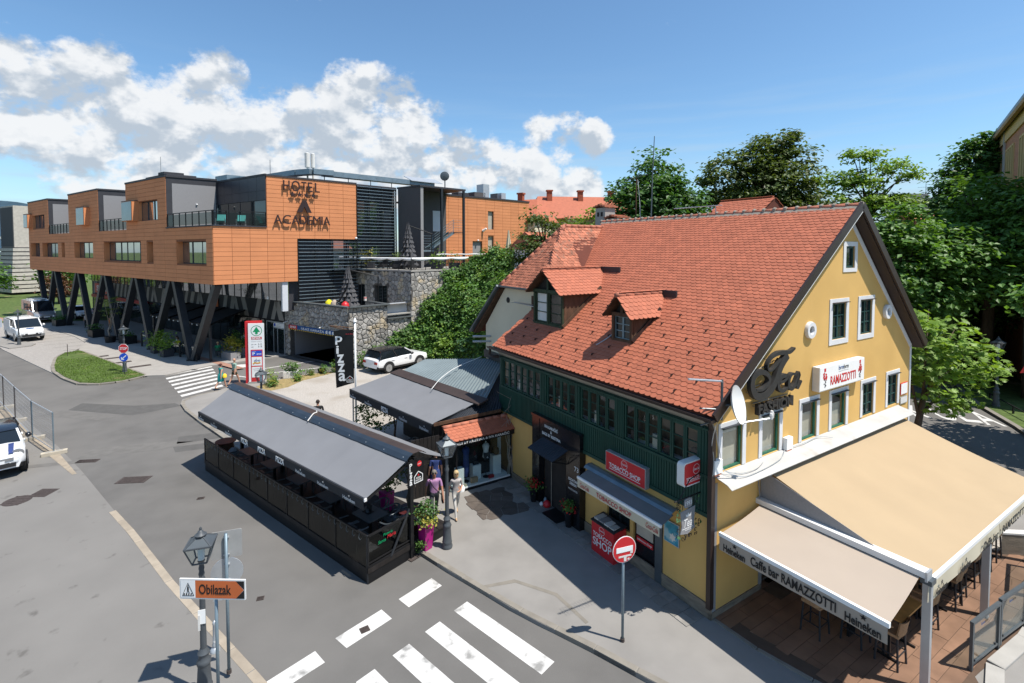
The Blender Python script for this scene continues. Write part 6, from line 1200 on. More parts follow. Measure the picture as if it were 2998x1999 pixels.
for k in range(n): t = k / (n - 1); p = HA.w(18.3 + 2.7 * t, -2.0, 9.25 + 1.6 * t); st_.bar(p, p + HA.v * .9, .24, .04)
st_.bar(HA.w(18.2, -2.05, 9.15), HA.w(21.1, -2.05, 10.85), .05, .24); st_.bar(HA.w(18.2, -1.1, 9.15), HA.w(21.1, -1.1, 10.85), .05, .24); st_.build('stair_flight', 'steel_blue', ho)
st_ = B(); st_.ext([HA.w(17.3, -2.1, 9.15), HA.w(18.4, -2.1, 9.15), HA.w(18.4, -1.0, 9.15), HA.w(17.3, -1, 9.15)], (0, 0, .08)); st_.ext([HA.w(21.0, -2.1, 10.8), HA.w(22.15, -2.1, 10.8), HA.w(22.15, -1, 10.8), HA.w(21.0, -1, 10.8)], (0, 0, .08)); st_.build('landings', 'dark_metal', ho)
st_ = B()
for k in range(5): z = .25 + k * .25; st_.bar(HA.w(17.3, -2.12, 9.2 + z), HA.w(18.4, -2.12, 9.2 + z), .03); st_.bar(HA.w(18.4, -2.12, 9.2 + z), HA.w(21.0, -2.12, 10.85 + z), .035); st_.bar(HA.w(21.0, -2.12, 10.85 + z), HA.w(22.15, -2.12, 10.85 + z), .03)
for a, z in ((17.3, 9.2), (18.4, 9.2), (19.7, 10.0), (21.0, 10.85), (22.15, 10.85)): st_.bar(HA.w(a, -2.12, z), HA.w(a, -2.12, z + 1.3), .05)
st_.bar(HA.w(17.3, -2.1, 9.1), HA.w(17.3, -2.1, 7.3), .12); st_.bar(HA.w(18.6, -2.1, 9.0), HA.w(17.3, -2.1, 9.0), .1, .16); st_.build('stair_railing', 'steel_blue', ho)
# roof plant
pl_ = [S(-9, 8.2, 16.0), S(-3, 8.2, 16.0), S(-1.6, 8.6, 16.0), S(-1.3, 10.2, 16.0)] + [HA.w(9.5 + k * 1.7, 2.2, 16.05) for k in range(8)]
for k in range(len(pl_) - 1): B().bar(pl_[k], pl_[k + 1] + (pl_[k + 1] - pl_[k]).normalized() * .02, .9, .46).build('roof_duct', 'steel_blue', ho)
for k in range(6): p = HA.w(9.6 + k * 2.3, 2.2, 15.0); B().bar(p, p + Vector((0, 0, 1.35)), .06).build('duct_stand', 'steel_grey', ho)
for da, w in ((0, .22), (.5, .18)): p = HA.w(8.15 + da, 2.4, 15.1); b = B(); b.lathe([(.08, 0), (.08, 1.4), (w, 1.4), (w, 2.65), (.1, 2.7)], 10, p); b.build('cell_antenna', 'offwhite', ho)
b = B(); b.ext([HA.w(18.4, 1.5, 16.15), HA.w(22.3, 1.5, 16.15), HA.w(22.3, 3.0, 16.75), HA.w(18.4, 3.0, 16.75)], (0, 0, .06)); b.build('solar_panel', 'alu', ho); p = HA.w(22.95, 2.0, 15.1); b = B(); b.tube([p, p + Vector((0, 0, 1.7))], .06, 8); b.lathe([(.02, -.1), (.3, -.06), (.5, .0), (.5, .04)], 18, p + Vector((0, -.2, 2.0)), ax='y'); b.build('roof_dish', 'steel_grey', ho)
for a, d, z0, z1, w, l, m in ((-33.5, 7, 15, 17.9, 6.0, 3, 'charcoal'), (-29.8, 7, 15, 18.2, 1.6, 2, 'charcoal'), (-27, 7, 15, 17.3, 3.0, 3, 'pale_wall'), (-15.8, 7, 15, 16.6, 2.4, 2, 'steel_blue'), (-12.8, 7, 15, 16.2, 2, 2, 'steel_blue'), (-44.6, 6, 15, 16.6, 4.0, 2, 'charcoal')): B().ext([S(a, d, z0), S(a + w, d, z0), S(a + w, d + l, z0), S(a, d + l, z0)], (0, 0, z1 - z0)).build('roof_unit', m, ho)
b = B(); [b.tube([S(a, d, 15), S(a, d, z)], .02, 4) for a, d, z in ((-29, 7, 20), (-.2, 4.3, 16.4))]; b.build('lightning_rods', 'steel_grey', ho)
# ------------------------------------------------------------------ hotel wing further back
hw = T('hotel_wing', 'orange clad rear wing of the hotel behind the roof terrace', 'building'); wh = [(27.42, 11.29, 28.25, 13.46), (27.42, 8.6, 28.25, 10.62), (25.18, 8.0, 26.54, 10.0)]
b = B(); wall_holes([(21.6, 7.0), (34, 7.0), (34, 14.8), (21.6, 14.8)], wh, PA, NA, .3, b); b.ext([HA.w(21.6, .02, 14.8), HA.w(34, .02, 14.8), HA.w(34, 10, 14.8), HA.w(21.6, 10, 14.8)], (0, 0, -.2)); b.poly([HA.w(34, 0, 7), HA.w(34, 10, 7), HA.w(34, 10, 14.8), HA.w(34, 0, 14.8)]); b.build('substructure', 'joint_dark', hw)
panels(hw, PA, NA, [(21.6, 8.0, 34, 14.8, 0)], 1.29, .343, wh, 'terracotta', 300); B().bar(PA(21.6, 14.88), PA(34.05, 14.88), .2, .16).build('roof_edge', 'charcoal', hw)
for h in wh: B().poly([PA(h[0], h[1]) - NA * .2, PA(h[2], h[1]) - NA * .2, PA(h[2], h[3]) - NA * .2, PA(h[0], h[3]) - NA * .2]).build('window_pane' if h[0] > 27 else 'door_leaf', 'curtain' if h[0] > 27 else 'stucco_grey', hw)
for a, z1, w, m in ((24.0, 15.4, 1.5, 'charcoal'), (26.3, 15.6, 1.6, 'stucco_dark'), (27.6, 16.6, .9, 'alu'), (30.4, 15.8, .7, 'alu'), (29.7, 15.7, .12, 'steel_grey')): B().ext([HA.w(a, 1, 14.8), HA.w(a + w, 1, 14.8), HA.w(a + w, 2.2, 14.8), HA.w(a, 2.2, 14.8)], (0, 0, z1 - 14.8)).build('roof_unit', m, hw)
B().tube([PA(26.6, 11.2) + NA * .1, PA(26.75, 11.45) + NA * .5], [.16, .1], 8).build('wall_lamp', 'white', hw); B().lathe([(.1, 0), (.12, .1), (.05, .16)], 8, PA(25.9, 10.05) + NA * .1).build('wall_lamp', 'white', hw)
M('fabric_dark2', (.075, .075, .080), .85, .15, 2)
# ------------------------------------------------------------------ garage, stone walls, roof terrace
gw = T('stone_garage_wall', 'dark rubble stone wall with garage entrance and stone parapet', 'wall'); PQ = lambda a, z: GB.w(a, 0, z); NQ = -GB.v; PSs = lambda a, z: GS.w(a, 0, z); NS = -GS.v
door = (.80, 0, 7.6, 2.36); b = B(); wall_holes([(0, 0), (8.72, 0), (8.72, 4.62), (0, 4.62)], [door], PQ, NQ, .4, b); b.build('wall_core', 'stone_joint', gw)
def stones(par, P, nrm, poly, holes, cell, seed, sep, mat='stone', th=.05, name='stone'):
 n = Vector(nrm); rn = random.Random(seed); L_ = voronoi(poly, cell, seed, .035, .8); rest = B(); k = 0; L_.sort(key=lambda P_: -sum(p[1] for p in P_) / len(P_))
 for P_ in L_:
  cx = sum(p[0] for p in P_) / len(P_); cz = sum(p[1] for p in P_) / len(P_)
  hh = next((h for h in holes if h[0] - .02 < cx < h[2] + .02 and h[1] - .02 < cz < h[3] + .02), None)
  if hh: continue
  for h in holes:
   if any(h[0] < p[0] < h[2] and h[1] < p[1] < h[3] for p in P_):
    if cz > h[3]: P_ = clip(P_, 0, -1, -h[3])
    elif cx < h[0]: P_ = clip(P_, 1, 0, h[0])
    elif cx > h[2]: P_ = clip(P_, -1, 0, -h[2])
    else: P_ = clip(P_, 0, 1, h[1])
  if len(P_) < 3: continue
  m = len(P_); t = th * rn.uniform(.6, 1.5); c = Vector(P(cx, cz)); base = [Vector(P(*p)) for p in P_]; top = [c.lerp(p, .80) + n * t for p in base]; tip = c + n * (t * 1.2) + Vector((rn.uniform(-.03, .03), rn.uniform(-.03, .03), rn.uniform(-.03, .03)))
  bb = B(); bb.add(base + top + [tip], [(i, (i + 1) % m, m + (i + 1) % m, m + i) for i in range(m)] + [(m + i, m + (i + 1) % m, 2 * m) for i in range(m)])
  if k < sep: bb.build(name, mat, par)
  else: rest.add(bb.v, bb.f)
  k += 1
 if rest.f: rest.build(name + 's', mat, par, kind='stuff')
stones(gw, PQ, NQ, [(0, 0), (8.72, 0), (8.72, 4.62), (0, 4.62)], [door], .36, 3, 290)
b = B(); b.bar(PQ(-.05, 4.70), PQ(8.85, 4.70), .40, .10); b.bar(GB.w(8.75, 0, 4.70), GB.w(9.45, 3.4, 4.70), .40, .10); b.bar(GB.w(9.4, 3.2, 4.72), GB.w(6.6, 3.6, 4.72), .3, .10); b.build('coping', 'coping', gw)
b = B(); b.ext([GB.w(.82, .45, 0), GB.w(7.6, .45, 0), GB.w(7.6, 9, 0), GB.w(.82, 9, 0)], (0, 0, .0)); b.poly([GB.w(.85, .4, 0), GB.w(.85, 9, 0), GB.w(.85, 9, 2.36), GB.w(.85, .4, 2.36)]); b.poly([GB.w(.82, 9, 0), GB.w(7.6, 9, 0), GB.w(7.6, 9, 2.4), GB.w(.82, 9, 2.4)]); b.poly([GB.w(7.6, .4, 0), GB.w(7.6, 9, 0), GB.w(7.6, 9, 2.4), GB.w(7.6, .4, 2.4)]); b.poly([GB.w(.82, .4, 2.38), GB.w(7.6, .4, 2.38), GB.w(7.6, 9, 2.38), GB.w(.82, 9, 2.38)]); b.build('garage_interior', 'stucco_grey', gw)
bd = B().ext([PQ(.75, 2.38) + NQ * .12, PQ(7.7, 2.38) + NQ * .12, PQ(7.7, 2.72) + NQ * .12, PQ(.75, 2.72) + NQ * .12], -NQ * .08).build('garage_sign', 'navy', gw); B().ext([PQ(.75, 2.38) + NQ * .125, PQ(2.0, 2.38) + NQ * .125, PQ(2.0, 2.72) + NQ * .125, PQ(.75, 2.72) + NQ * .125], NQ * .004).build('red_part', 'red', bd)
text('SPAR', PQ(.95, 2.45) + NQ * .13, GB.u, Z_, .95, .20, 'letter_white', bd, .004, .02); text('ULAZ GARAŽA', PQ(2.6, 2.44) + NQ * .125, GB.u, Z_, 3.2, .23, 'letter_white', bd, .004, .015); b = B(); [b.lathe([(.14, 0), (.14, .01)], 16, PQ(6.2 + k * .42, 2.55) + NQ * .13, ax='y') for k in range(3)]; b.build('round_signs', 'letter_white', bd); b = B()
for k in range(23): b.ext([PQ(.76 + k * .30, 2.31) + NQ * .1, PQ(.91 + k * .30, 2.31) + NQ * .1, PQ(.91 + k * .30, 2.38) + NQ * .1, PQ(.76 + k * .30, 2.38) + NQ * .1], -NQ * .05)
b.build('hazard_blocks', 'yellow_paint', bd, kind='stuff'); B().bar(PQ(.76, 2.345) + NQ * .07, PQ(7.7, 2.345) + NQ * .07, .04, .06).build('hazard_bar', 'black', bd)
for a in (.45, 5.5): B().tube([PQ(a, 2.95) + NQ * .05, PQ(a + .2, 2.9) + NQ * .5], .05, 6).build('flood_light', 'white', gw)
# entrance doors left of the garage
en = T('shop_entrance_door', 'aluminium glass entrance door with parking sign left of the garage', 'door'); b = B(); [b.bar(PQ(a, 0), PQ(a, 2.75), .09, .1, NQ) for a in (-2.9, -1.78, -1.15, -.08)]; b.bar(PQ(-2.9, 2.72), PQ(-.05, 2.72), .1, .1); b.bar(PQ(-1.8, 2.22), PQ(-.05, 2.22), .1, .1); b.build('frame', 'alu', en)
for a0, a1, z1 in ((-2.82, -1.84, 2.66), (-1.7, -1.2, 2.16), (-1.08, -.16, 2.16)): B().poly([PQ(a0, .08) - NQ * .02, PQ(a1, .08) - NQ * .02, PQ(a1, z1) - NQ * .02, PQ(a0, z1) - NQ * .02]).build('pane', 'glass_dark', en)
B().ext([PQ(-1.75, 2.28) + NQ * .06, PQ(-.1, 2.28) + NQ * .06, PQ(-.1, 2.66) + NQ * .06, PQ(-1.75, 2.66) + NQ * .06], -NQ * .04).build('sign_panel', 'white', en); text('ULAZ\nENTRANCE', PQ(-1.3, 2.33) + NQ * .062, GB.u, Z_, .75, .26, 'letter_grey', en, .004); B().ext([PQ(-1.68, 2.36) + NQ * .062, PQ(-1.42, 2.36) + NQ * .062, PQ(-1.42, 2.60) + NQ * .062, PQ(-1.68, 2.60) + NQ * .062], NQ * .004).build('parking_mark', 'blue_sign', en)
# sunlit rubble wall
sw = T('sunlit_stone_wall', 'sunlit rubble stone retaining wall beside the garage with window recess', 'wall'); rec = (3.35, 3.56, 5.62, 4.75)
b = B(); wall_holes([(0, -.2), (5.7, -.2), (5.7, 7.25), (5.6, 7.25), (5.6, 4.62), (0, 4.62)] if 0 else [(0, -.2), (5.7, -.2), (5.7, 4.62), (0, 4.62)], [(3.35, 3.56, 5.62, 4.62)], PSs, NS, .5, b); b.poly([PSs(5.62, -.2), PSs(12.5, -.2), PSs(12.5, 7.25), PSs(5.62, 7.25)]); b.build('wall_core', 'stone_joint', sw)
stones(sw, PSs, NS, [(0, -.2), (3.35, -.2), (3.35, 4.62), (0, 4.62)], [], .38, 4, 140); stones(sw, PSs, NS, [(3.35, -.2), (5.62, -.2), (5.62, 3.5), (3.35, 3.5)], [], .38, 6, 60); stones(sw, PSs, NS, [(5.62, 1.0), (12.5, 1.0), (12.5, 7.2), (5.62, 7.2)], [], .42, 5, 95, th=.03)
b = B(); b.bar(PSs(3.3, 3.52) + NS * .08, PSs(5.65, 3.52) + NS * .08, .3, .08); b.build('sill', 'coping', sw); b = B(); b.poly([GS.w(3.35, .5, 3.56), GS.w(5.65, .5, 3.56), GS.w(5.65, .5, 4.7), GS.w(3.35, .5, 4.7)]); b.poly([GS.w(3.36, 0, 3.56), GS.w(3.36, 1.6, 3.56), GS.w(3.36, 1.6, 4.62), GS.w(3.36, 0, 4.62)]); b.build('recess', 'pale_wall', sw)
# tall dark stone wall behind the lower terrace, upper slab
dw = T('terrace_stone_wall', 'shaded stone wall with dark doors below the roof terrace', 'wall'); PD = lambda a, z: GB.w(a, 5.5, z); dh = [(2.35, 3.9, 3.85, 5.93), (5.2, 3.9, 6.8, 5.93)]
b = B(); wall_holes([(.2, 3.6), (9.85, 3.6), (9.85, 7.25), (.2, 7.25)], dh, PD, NQ, .3, b); b.build('wall_core', 'stone_joint', dw); stones(dw, PD, NQ, [(.2, 3.6), (9.85, 3.6), (9.85, 7.25), (.2, 7.25)], dh, .40, 9, 250, th=.025)
for h in dh: B().poly([PD(h[0], h[1]) - NQ * .25, PD(h[2], h[1]) - NQ * .25, PD(h[2], h[3]) - NQ * .25, PD(h[0], h[3]) - NQ * .25]).build('door_glass', 'glass_dark', dw); B().bar(PD((h[0] + h[2]) / 2, h[1]) - NQ * .2, PD((h[0] + h[2]) / 2, h[3]) - NQ * .2, .06).build('door_post', 'charcoal', dw)
b = B(); b.ext([GB.w(.0, .1, 3.75), GB.w(8.7, .1, 3.75), GB.w(9.8, 5.5, 3.75), GB.w(0, 5.5, 3.75)], (0, 0, .1)); b.build('lower_terrace_floor', 'concrete', dw)
ut = [GB.w(.1, 5.45, 7.25), GB.w(9.87, 5.45, 7.25), GS.w(12.5, -.03, 7.25), GS.w(22, 1.0, 7.25), HA.w(34, 0, 7.25), HA.w(15.5, .2, 7.25), HA.w(8, .2, 7.25)]
B().ext(ut, (0, 0, .12)).build('roof_terrace_slab', 'concrete', dw)
# railing with white netting on the roof terrace
rt_ = T('terrace_railing', 'black bar railing of the roof terrace draped with white netting', 'railing'); path = [GB.w(2.6, 5.6, 7.37), GB.w(9.8, 5.6, 7.37), GS.w(12.3, .1, 7.37)]
for a, c in zip(path, path[1:]):
 n = int((c - a).length / .14); b = B()
 for k in range(n): p = a.lerp(c, k / n); b.bar(p, p + Vector((0, 0, .95)), .022 if k % 10 else .06)
 b.bar(a + Vector((0, 0, .97)), c + Vector((0, 0, .97)), .06, .05); b.bar(a + Vector((0, 0, .08)), c + Vector((0, 0, .08)), .04, .04); b.build('bars', 'black', rt_)
 b = B(); nn = int((c - a).length / .35); d = (c - a).normalized(); f = lambda i, j: a.lerp(c, i) + Vector((0, 0, 1.08 - .16 * j - .12 * j * abs(math.sin(i * nn * .55)))) + Vector((-d.y, d.x, 0)) * (-.07 * math.sin(j * 3.1) - .02 * math.sin(i * 31)); b.grid(f, nn * 6, 4); b.build('netting', 'white', rt_, True)
rt2 = T('rear_terrace_railing', 'rear terrace railing wrapped in white cloth above the ivy', 'railing'); a, c = GS.w(10.5, 3.2, 7.37), GS.w(19.5, .6, 7.37); b = B(); [b.bar(a.lerp(c, k / 40), a.lerp(c, k / 40) + Vector((0, 0, 1.2)), .03) for k in range(41)]; b.build('bars', 'black', rt2); B().tube(catm([a.lerp(c, k / 12) + Vector((0, 0, 1.28 + .03 * (k % 2))) for k in range(13)], 3), .05, 6).build('cloth_wrap', 'white', rt2, True)
# closed parasols
def parasol(at, z0, h, r, mat, lb, layers=9, arm=None, name='closed_parasol'):
 q = T(name, lb, 'parasol', WF, (at.x, at.y, z0)); B().tube([(0, 0, 0), (0, 0, h)], .05, 8).build('pole', 'black', q); rn = random.Random(int(h * 10)); b = B()
 if layers:
  for k in range(layers):
   t = k / (layers - 1); z = h * (.10 + .82 * (1 - t)); rr = r * (.25 + .75 * t); n = 9
   for i in range(n):
    a = 2 * math.pi * (i + .5 * (k % 2) + rn.uniform(-.2, .2)) / n; d = Vector((math.cos(a), math.sin(a), 0)); s = Vector((-d.y, d.x, 0)); l = h * .16 * rn.uniform(.8, 1.25)
    p0 = d * rr * .35 + Vector((0, 0, z + l)); p1 = d * rr * 1.05 + s * rr * .28 + Vector((0, 0, z)); p2 = d * rr * .95 - s * rr * .32 + Vector((0, 0, z - l * .15)); p3 = d * rr * 1.25 + Vector((0, 0, z - l * .05)); b.add([p0, p1, p3, p2], [(0, 1, 2), (0, 2, 3)])
  b.build('folded_canopy', mat, q)
 else:
  n = 14; b.grid(lambda i, j: (lambda a, rr: Vector((math.cos(a) * rr, math.sin(a) * rr, h * (1 - .92 * j))))(2 * math.pi * i, (r * (.12 + .9 * j ** 1.3)) * (1 + .22 * math.cos(i * 2 * math.pi * 7))), 56, 8); b.build('folded_canopy', mat, q, True)
 if arm: b = B(); b.tube([(0, 0, h + .05), arm[0], arm[1]], .05, 8); b.build('arm', 'black', q)
 return q
p = GB.w(6.2, 1.9); parasol(p, 3.85, 3.6, .85, 'fabric_dark2', 'large closed dark parasol on the lower stone terrace', arm=((2.35, .55, 3.05), (2.3, .55, 0)))
p = GB.w(7.3, 7.6); parasol(p, 7.37, 3.9, .8, 'fabric_dark2', 'closed dark parasol on the upper roof terrace', arm=((2.0, .9, 3.2), (1.95, .9, .0)))
p = HA.w(27.6, -3.2); parasol(p, 7.6, 3.6, .55, 'valance_cream', 'closed cream parasol before the orange rear wing', 0)
for k, (u, v, m, l) in enumerate(((4.6, 1.2, 'cloth_yellow', 'lime cushion seat showing above the stone parapet'), (5.2, 1.3, 'fabric_pale', 'pink sunbed back showing above the stone parapet'), (7.0, 1.0, 'red', 'red cushion seat beside the closed parasol'))):
 q = T('terrace_pouf', l, 'pouf', GB, (u, v, 3.85), .4); B().lathe([(.28, .35), (.34, .6), (.28, .95), (.08, 1.12)], 10).build('cushion', m, q, 60); B().lathe([(.2, 0), (.16, .35)], 8).build('base', 'steel_grey', q)
tbx = T('tin_can', 'small red and white tin on the coping', 'can', GB, (6.3, 3.55, 4.77)); B().lathe([(.12, 0), (.12, .32)], 12).build('can', 'offwhite', tbx, 40); B().lathe([(.122, .2), (.122, .3)], 12).build('label', 'red', tbx, 40)
for k in range(4):
 q = T('terrace_planter', ['planter of pale grass by the terrace railing corner', 'dark planter with ivy at the railing end', 'planter with fresh green shrub behind the railing', 'dark planter beside the fin wall'][k], 'planter', WF, (GB.w(3.3, 6.4, 7.37), GS.w(10.8, .8, 7.37), GS.w(9.0, 1.0, 7.37), HA.w(14.6, -2.2, 7.37))[k]); B().box(-.5, -.25, 0, .5, .25, .55).build('trough', 'charcoal', q); crown('foliage', ['leaf_yellow', 'leaf_mid', 'leaf_light', 'leaf_olive'][k], [(0, 0, .9, .5, .3, .5 if k else .9)], 240, .12, q, 50 + k, flat=1.2)
for k in range(5):
 q = T('terrace_lounge', 'low dark lounge chair on the roof terrace', 'chair', GB, (4.6 + k * .95, 7.0 + .4 * (k % 2), 7.37), .3 * k, group='dark chairs on the roof terrace'); B().box(-.3, -.3, .15, .3, .3, .42).build('seat', 'plastic_dark', q); B().box(-.3, .2, .42, .3, .32, .85).build('backrest', 'plastic_dark', q); [B().box(x, y, 0, x + .05, y + .05, .16).build('leg', 'black', q) for x in (-.3, .25) for y in (-.3, .25)]
# cafe under the hotel
cf = T('cafe_canopy', 'dark flat fabric canopy over the cafe under the hotel', 'canopy', HB); CC = [(-14.6, .9, 2.95), (-3.0, .9, 2.95), (-7.4, 6.0, 3.35), (-19.0, 6.0, 3.35)]; b = B(); b.ext([Vector(p) for p in CC], (0, 0, .05)); b.build('fabric', 'fabric_dark', cf)
b = B(); [b.bar(Vector(CC[0]).lerp(Vector(CC[1]), t) + Vector((0, 0, .08)), Vector(CC[3]).lerp(Vector(CC[2]), t) + Vector((0, 0, .08)), .14, .12) for t in (0, .34, .67, 1)]; b.bar(CC[0], CC[1], .12, .16); b.build('beams', 'black', cf)
for u, v in ((-3.3, 1.1), (-8.0, 1.0), (-14.2, 1.0)): B().bar((u, v, 0), (u, v, 2.95), .16, .16).build('post', 'dark_metal', cf)
b = B(); [b.lathe([(.05, 0), (.06, .06), (.02, .1)], 6, (-14 + k * .9, .85, 2.84)) for k in range(13)]; b.build('bulbs', 'white', cf, kind='stuff')
gr = T('cafe_glass_fence', 'low glass fence with black posts in front of the cafe', 'fence', HB); fu2 = [-15.37, -13.75, -11.5, -9.3, -7.16, -5.58, -4.14]
for k, u in enumerate(fu2): B().bar((u, .38, 0), (u, .38, 1.25), .16, .10, (0, 1, 0)).build('post', 'black', gr)
for a, c in zip(fu2, fu2[1:]): B().box(a + .1, .37, .12, c - .1, .39, 1.15).build('pane', 'glass', gr)
for k, (u, v, s, m) in enumerate(((-10.8, .0, 1.0, 'leaf_light'), (-8.4, -.15, 1.0, 'leaf_light'), (-2.9, 2.5, .9, 'leaf_yellow'), (-4.2, 3.6, 1.1, 'leaf_mid'), (-3.2, 4.6, 1.0, 'leaf_mid'))):
 q = T('cafe_planter', ['bamboo in a black pot by the cafe fence, farther from the zebra', 'bamboo in a black pot by the cafe fence, nearer the zebra', 'long grey trough with yellow leaves at the cafe corner', 'long trough of green bamboo beside the cafe', 'trough of bamboo next to the red price pylon'][k], 'planter', HB, (u, v, 0)); B().box(-.4 if k < 2 else -.8, -.4, 0, .4 if k < 2 else .8, .4, .62).build('trough', 'charcoal' if k < 2 else 'stucco_grey', q); crown('foliage', m, [(0, 0, 1.15 * s, .5 if k < 2 else .85, .5, .7)], 420, .13, q, 60 + k, flat=1.0)
dp = T('ornamental_tree', 'bare looking young tree in a black pot under the hotel legs', 'tree', HB, (-20.3, -.6, 0)); B().lathe([(.4, 0), (.5, .6)], 12).build('pot', 'black', dp); limbs(dp, (0, 0, .5), (.1, 0, 1.8), .06, [(.8, 0, 4.2), (-.7, .3, 4.4), (.2, -.6, 4.6), (-.1, .6, 4.3), (.5, .5, 3.6)], 7, 'bark_pale'); crown('foliage', 'leaf_olive', [(0, 0, 3.6, 1.4, 1.2, 1.2)], 420, .10, dp, 66, hollow=.1)
for k, (u, v) in enumerate(((-25.5, -.3), (-18.3, .2), (-38.6, -.2))):
 q = T('black_planter_box', ['square black planter beside a hotel leg, farthest in', 'square black planter near the young bare tree', 'black planter box by the vans'][k], 'planter', HB, (u, v, 0)); B().box(-.8, -.5, 0, .8, .5, .75).build('box', 'black', q); crown('foliage', 'leaf_dark', [(0, 0, .95, .7, .45, .35)], 200, .12, q, 70 + k)
# gallery shop interior pieces seen in the mirror glazing are reflections of the street
# ------------------------------------------------------------------ cream house behind the yellow one
cq_ = T('cream_house', 'cream rendered house with old half hipped tile roof behind the yellow house', 'house', YF); U0 = 1.5
b = B(); b.ext([(U0, 14.0, 0), (U0, 14.0, 5.45), (U0, 12.15, 7.42), (U0, 8.9, 7.42), (U0, 8.9, 0)], (.2, 0, 0)); b.poly([(U0, 14.0, 0), (9, 14.0, 0), (9, 14.0, 5.45), (U0, 14.0, 5.45)]); b.build('wall', 'cream', cq_)
ap = Vector((3.8, 10.75, 10.24)); hl = Vector((1.30, 12.30, 7.50)); hr = Vector((1.30, 9.0, 7.50)); r2 = Vector((7.2, 10.75, 10.24))
b = B(); b.ext([hl, hr, ap], (.1, 0, -.1)); b.ext([Vector((1.25, 14.85, 5.08)), hl, ap, r2, Vector((7.2, 14.85, 5.08))], (0, 0, -.1)); b.ext([ap, hr, Vector((3.7, 9.0, 8.2)), Vector((7.2, 9.4, 8.7)), r2], (0, 0, -.1)); crf = b.build('roof', 'tile_under', cq_)
told = tb.mesh('old_roof_tile', 'tile_old')
def tile_tri(par, o, along, up_, inside, na, ns, pitch=.15, sep=200):
 al = along.normalized(); ax = up_.normalized(); nn = al.cross(ax); nn = nn if nn.z > 0 else -nn; mb = Matrix((al, ax, nn)).transposed().to_4x4(); rn = random.Random(3); rest = B(); k = 0
 for i in range(ns):
  for j in range(-na, na):
   a = j * TW + (TW / 2 if i % 2 else 0); s = i * pitch - .04
   if not inside(a, s + .08): continue
   mt = Matrix.Translation(o + al * a + ax * s + nn * rn.uniform(.0, .012)) @ mb @ Matrix.Rotation(rn.gauss(0, .03), 4, 'Z')
   if k < sep: x = put('roof_tile', told, par); x.matrix_local = mt
   else: rest.add([mt @ Vector(p) for p in tb.v], tb.f)
   k += 1
 if rest.f: rest.build('roof_tiles', 'tile_old', par, kind='stuff')
mid = (hl + hr) / 2; upv = (ap - mid); Lh = upv.length; wd_ = (hl - hr).length / 2; tile_tri(crf, mid, Vector((0, 1, 0)), upv, lambda a, s: abs(a) < wd_ * (1 - s / Lh) + .03 and s < Lh - .05, 14, 30, sep=150)
e_ = Vector((3.8, 9.0, 8.1)); up2 = Vector((3.8, 10.75, 10.24)) - e_; L2 = up2.length; hipd = lambda s: -(3.8 - 1.3) * (1 - s / L2) * .9; tile_tri(crf, e_, Vector((1, 0, 0)), up2, lambda a, s: hipd(s) < a < 3.2 and s < L2 - .05, 18, 20, sep=140)
for A_, C_ in ((hr, ap), (hl, ap), (ap, r2)):
 n = int((C_ - A_).length / .36)
 for k in range(n): p, q = A_.lerp(C_, k / n), A_.lerp(C_, (k + 1.05) / n); B().tube([p, q], [.105, .09], 9).build('hip_tile', 'ridge_tile', crf, True)
b = B(); b.bar(Vector((U0 - .28, 14.9, 5.05)), hl + Vector((-.03, .0, .0)), .35, .10, (0, .7, .7)); b.build('bargeboard', 'steel_grey', cq_); b = B(); b.bar(Vector((U0 - .10, 14.75, 4.98)), hl + Vector((.12, .0, -.12)), .30, .08, (0, .7, .7)); b.build('barge_soffit', 'oldwood', cq_); B().bar(hl + Vector((-.05, .1, -.02)), hr + Vector((-.05, 0, -.02)), .12, .08).build('eaves_gutter', 'steel_grey', cq_)
B().lathe([(.13, 0), (.13, -.02)], 16, (U0 - .01, 11.9, 6.85), ax='x').build('round_vent', 'interior', cq_); B().box(U0 - .03, 9.2, 6.2, U0, 10.0, 7.2).build('shutter', 'oldwood', cq_); b = B(); [b.tube([(U0 - .8, 13.9, z), (U0, 13.5, z)], .05, 6) for z in (4.95, 4.7)]; b.build('pipe_stubs', 'alu', cq_)
B().bar((U0 - .06, 14.0, 4.05), (U0 - .06, 10.4, 4.05), .12, .35).build('flashing', 'dark_metal', cq_); b = B(); b.tube([(U0 - .25, 11.0, 6.85), (U0 - .25, 9.2, 6.78)], .022, 5); [b.tube([(U0 - .45, 11.0 - k * .13, 6.85), (U0 - .05, 11.0 - k * .13, 6.85)], .006, 4) for k in range(12)]; b.build('aerial', 'alu', cq_)
chm = T('rendered_chimney', 'pale rendered chimney with tiled caps behind the roof valley', 'chimney', YF, (7.6, 12.0, 9.6)); B().box(-.1, .0, 0, .6, .75, 1.75).build('tall_stack', 'concrete', chm); B().box(-.1, -.85, 0, .6, -.1, 1.15).build('short_stack', 'concrete', chm); b = B(); [b.box(-.12, v, z, -.09, v + .14, z + .22) for v, z in ((.18, 1.3), (.45, 1.3), (-.6, .8), (-.35, .8))]; b.build('flue_openings', 'interior', chm)
for v0, v1, z in ((-.1, .85, 1.75), (-1.0, 0.0, 1.15)):
 for k in range(5): B().box(-.22 + .0, v0 + k * (v1 - v0) / 5, z + .02 + .05 * (2 - abs(k - 2)), .72, v0 + (k + .9) * (v1 - v0) / 5, z + .10 + .05 * (2 - abs(k - 2))).build('cap_tile', 'tile_old', chm)
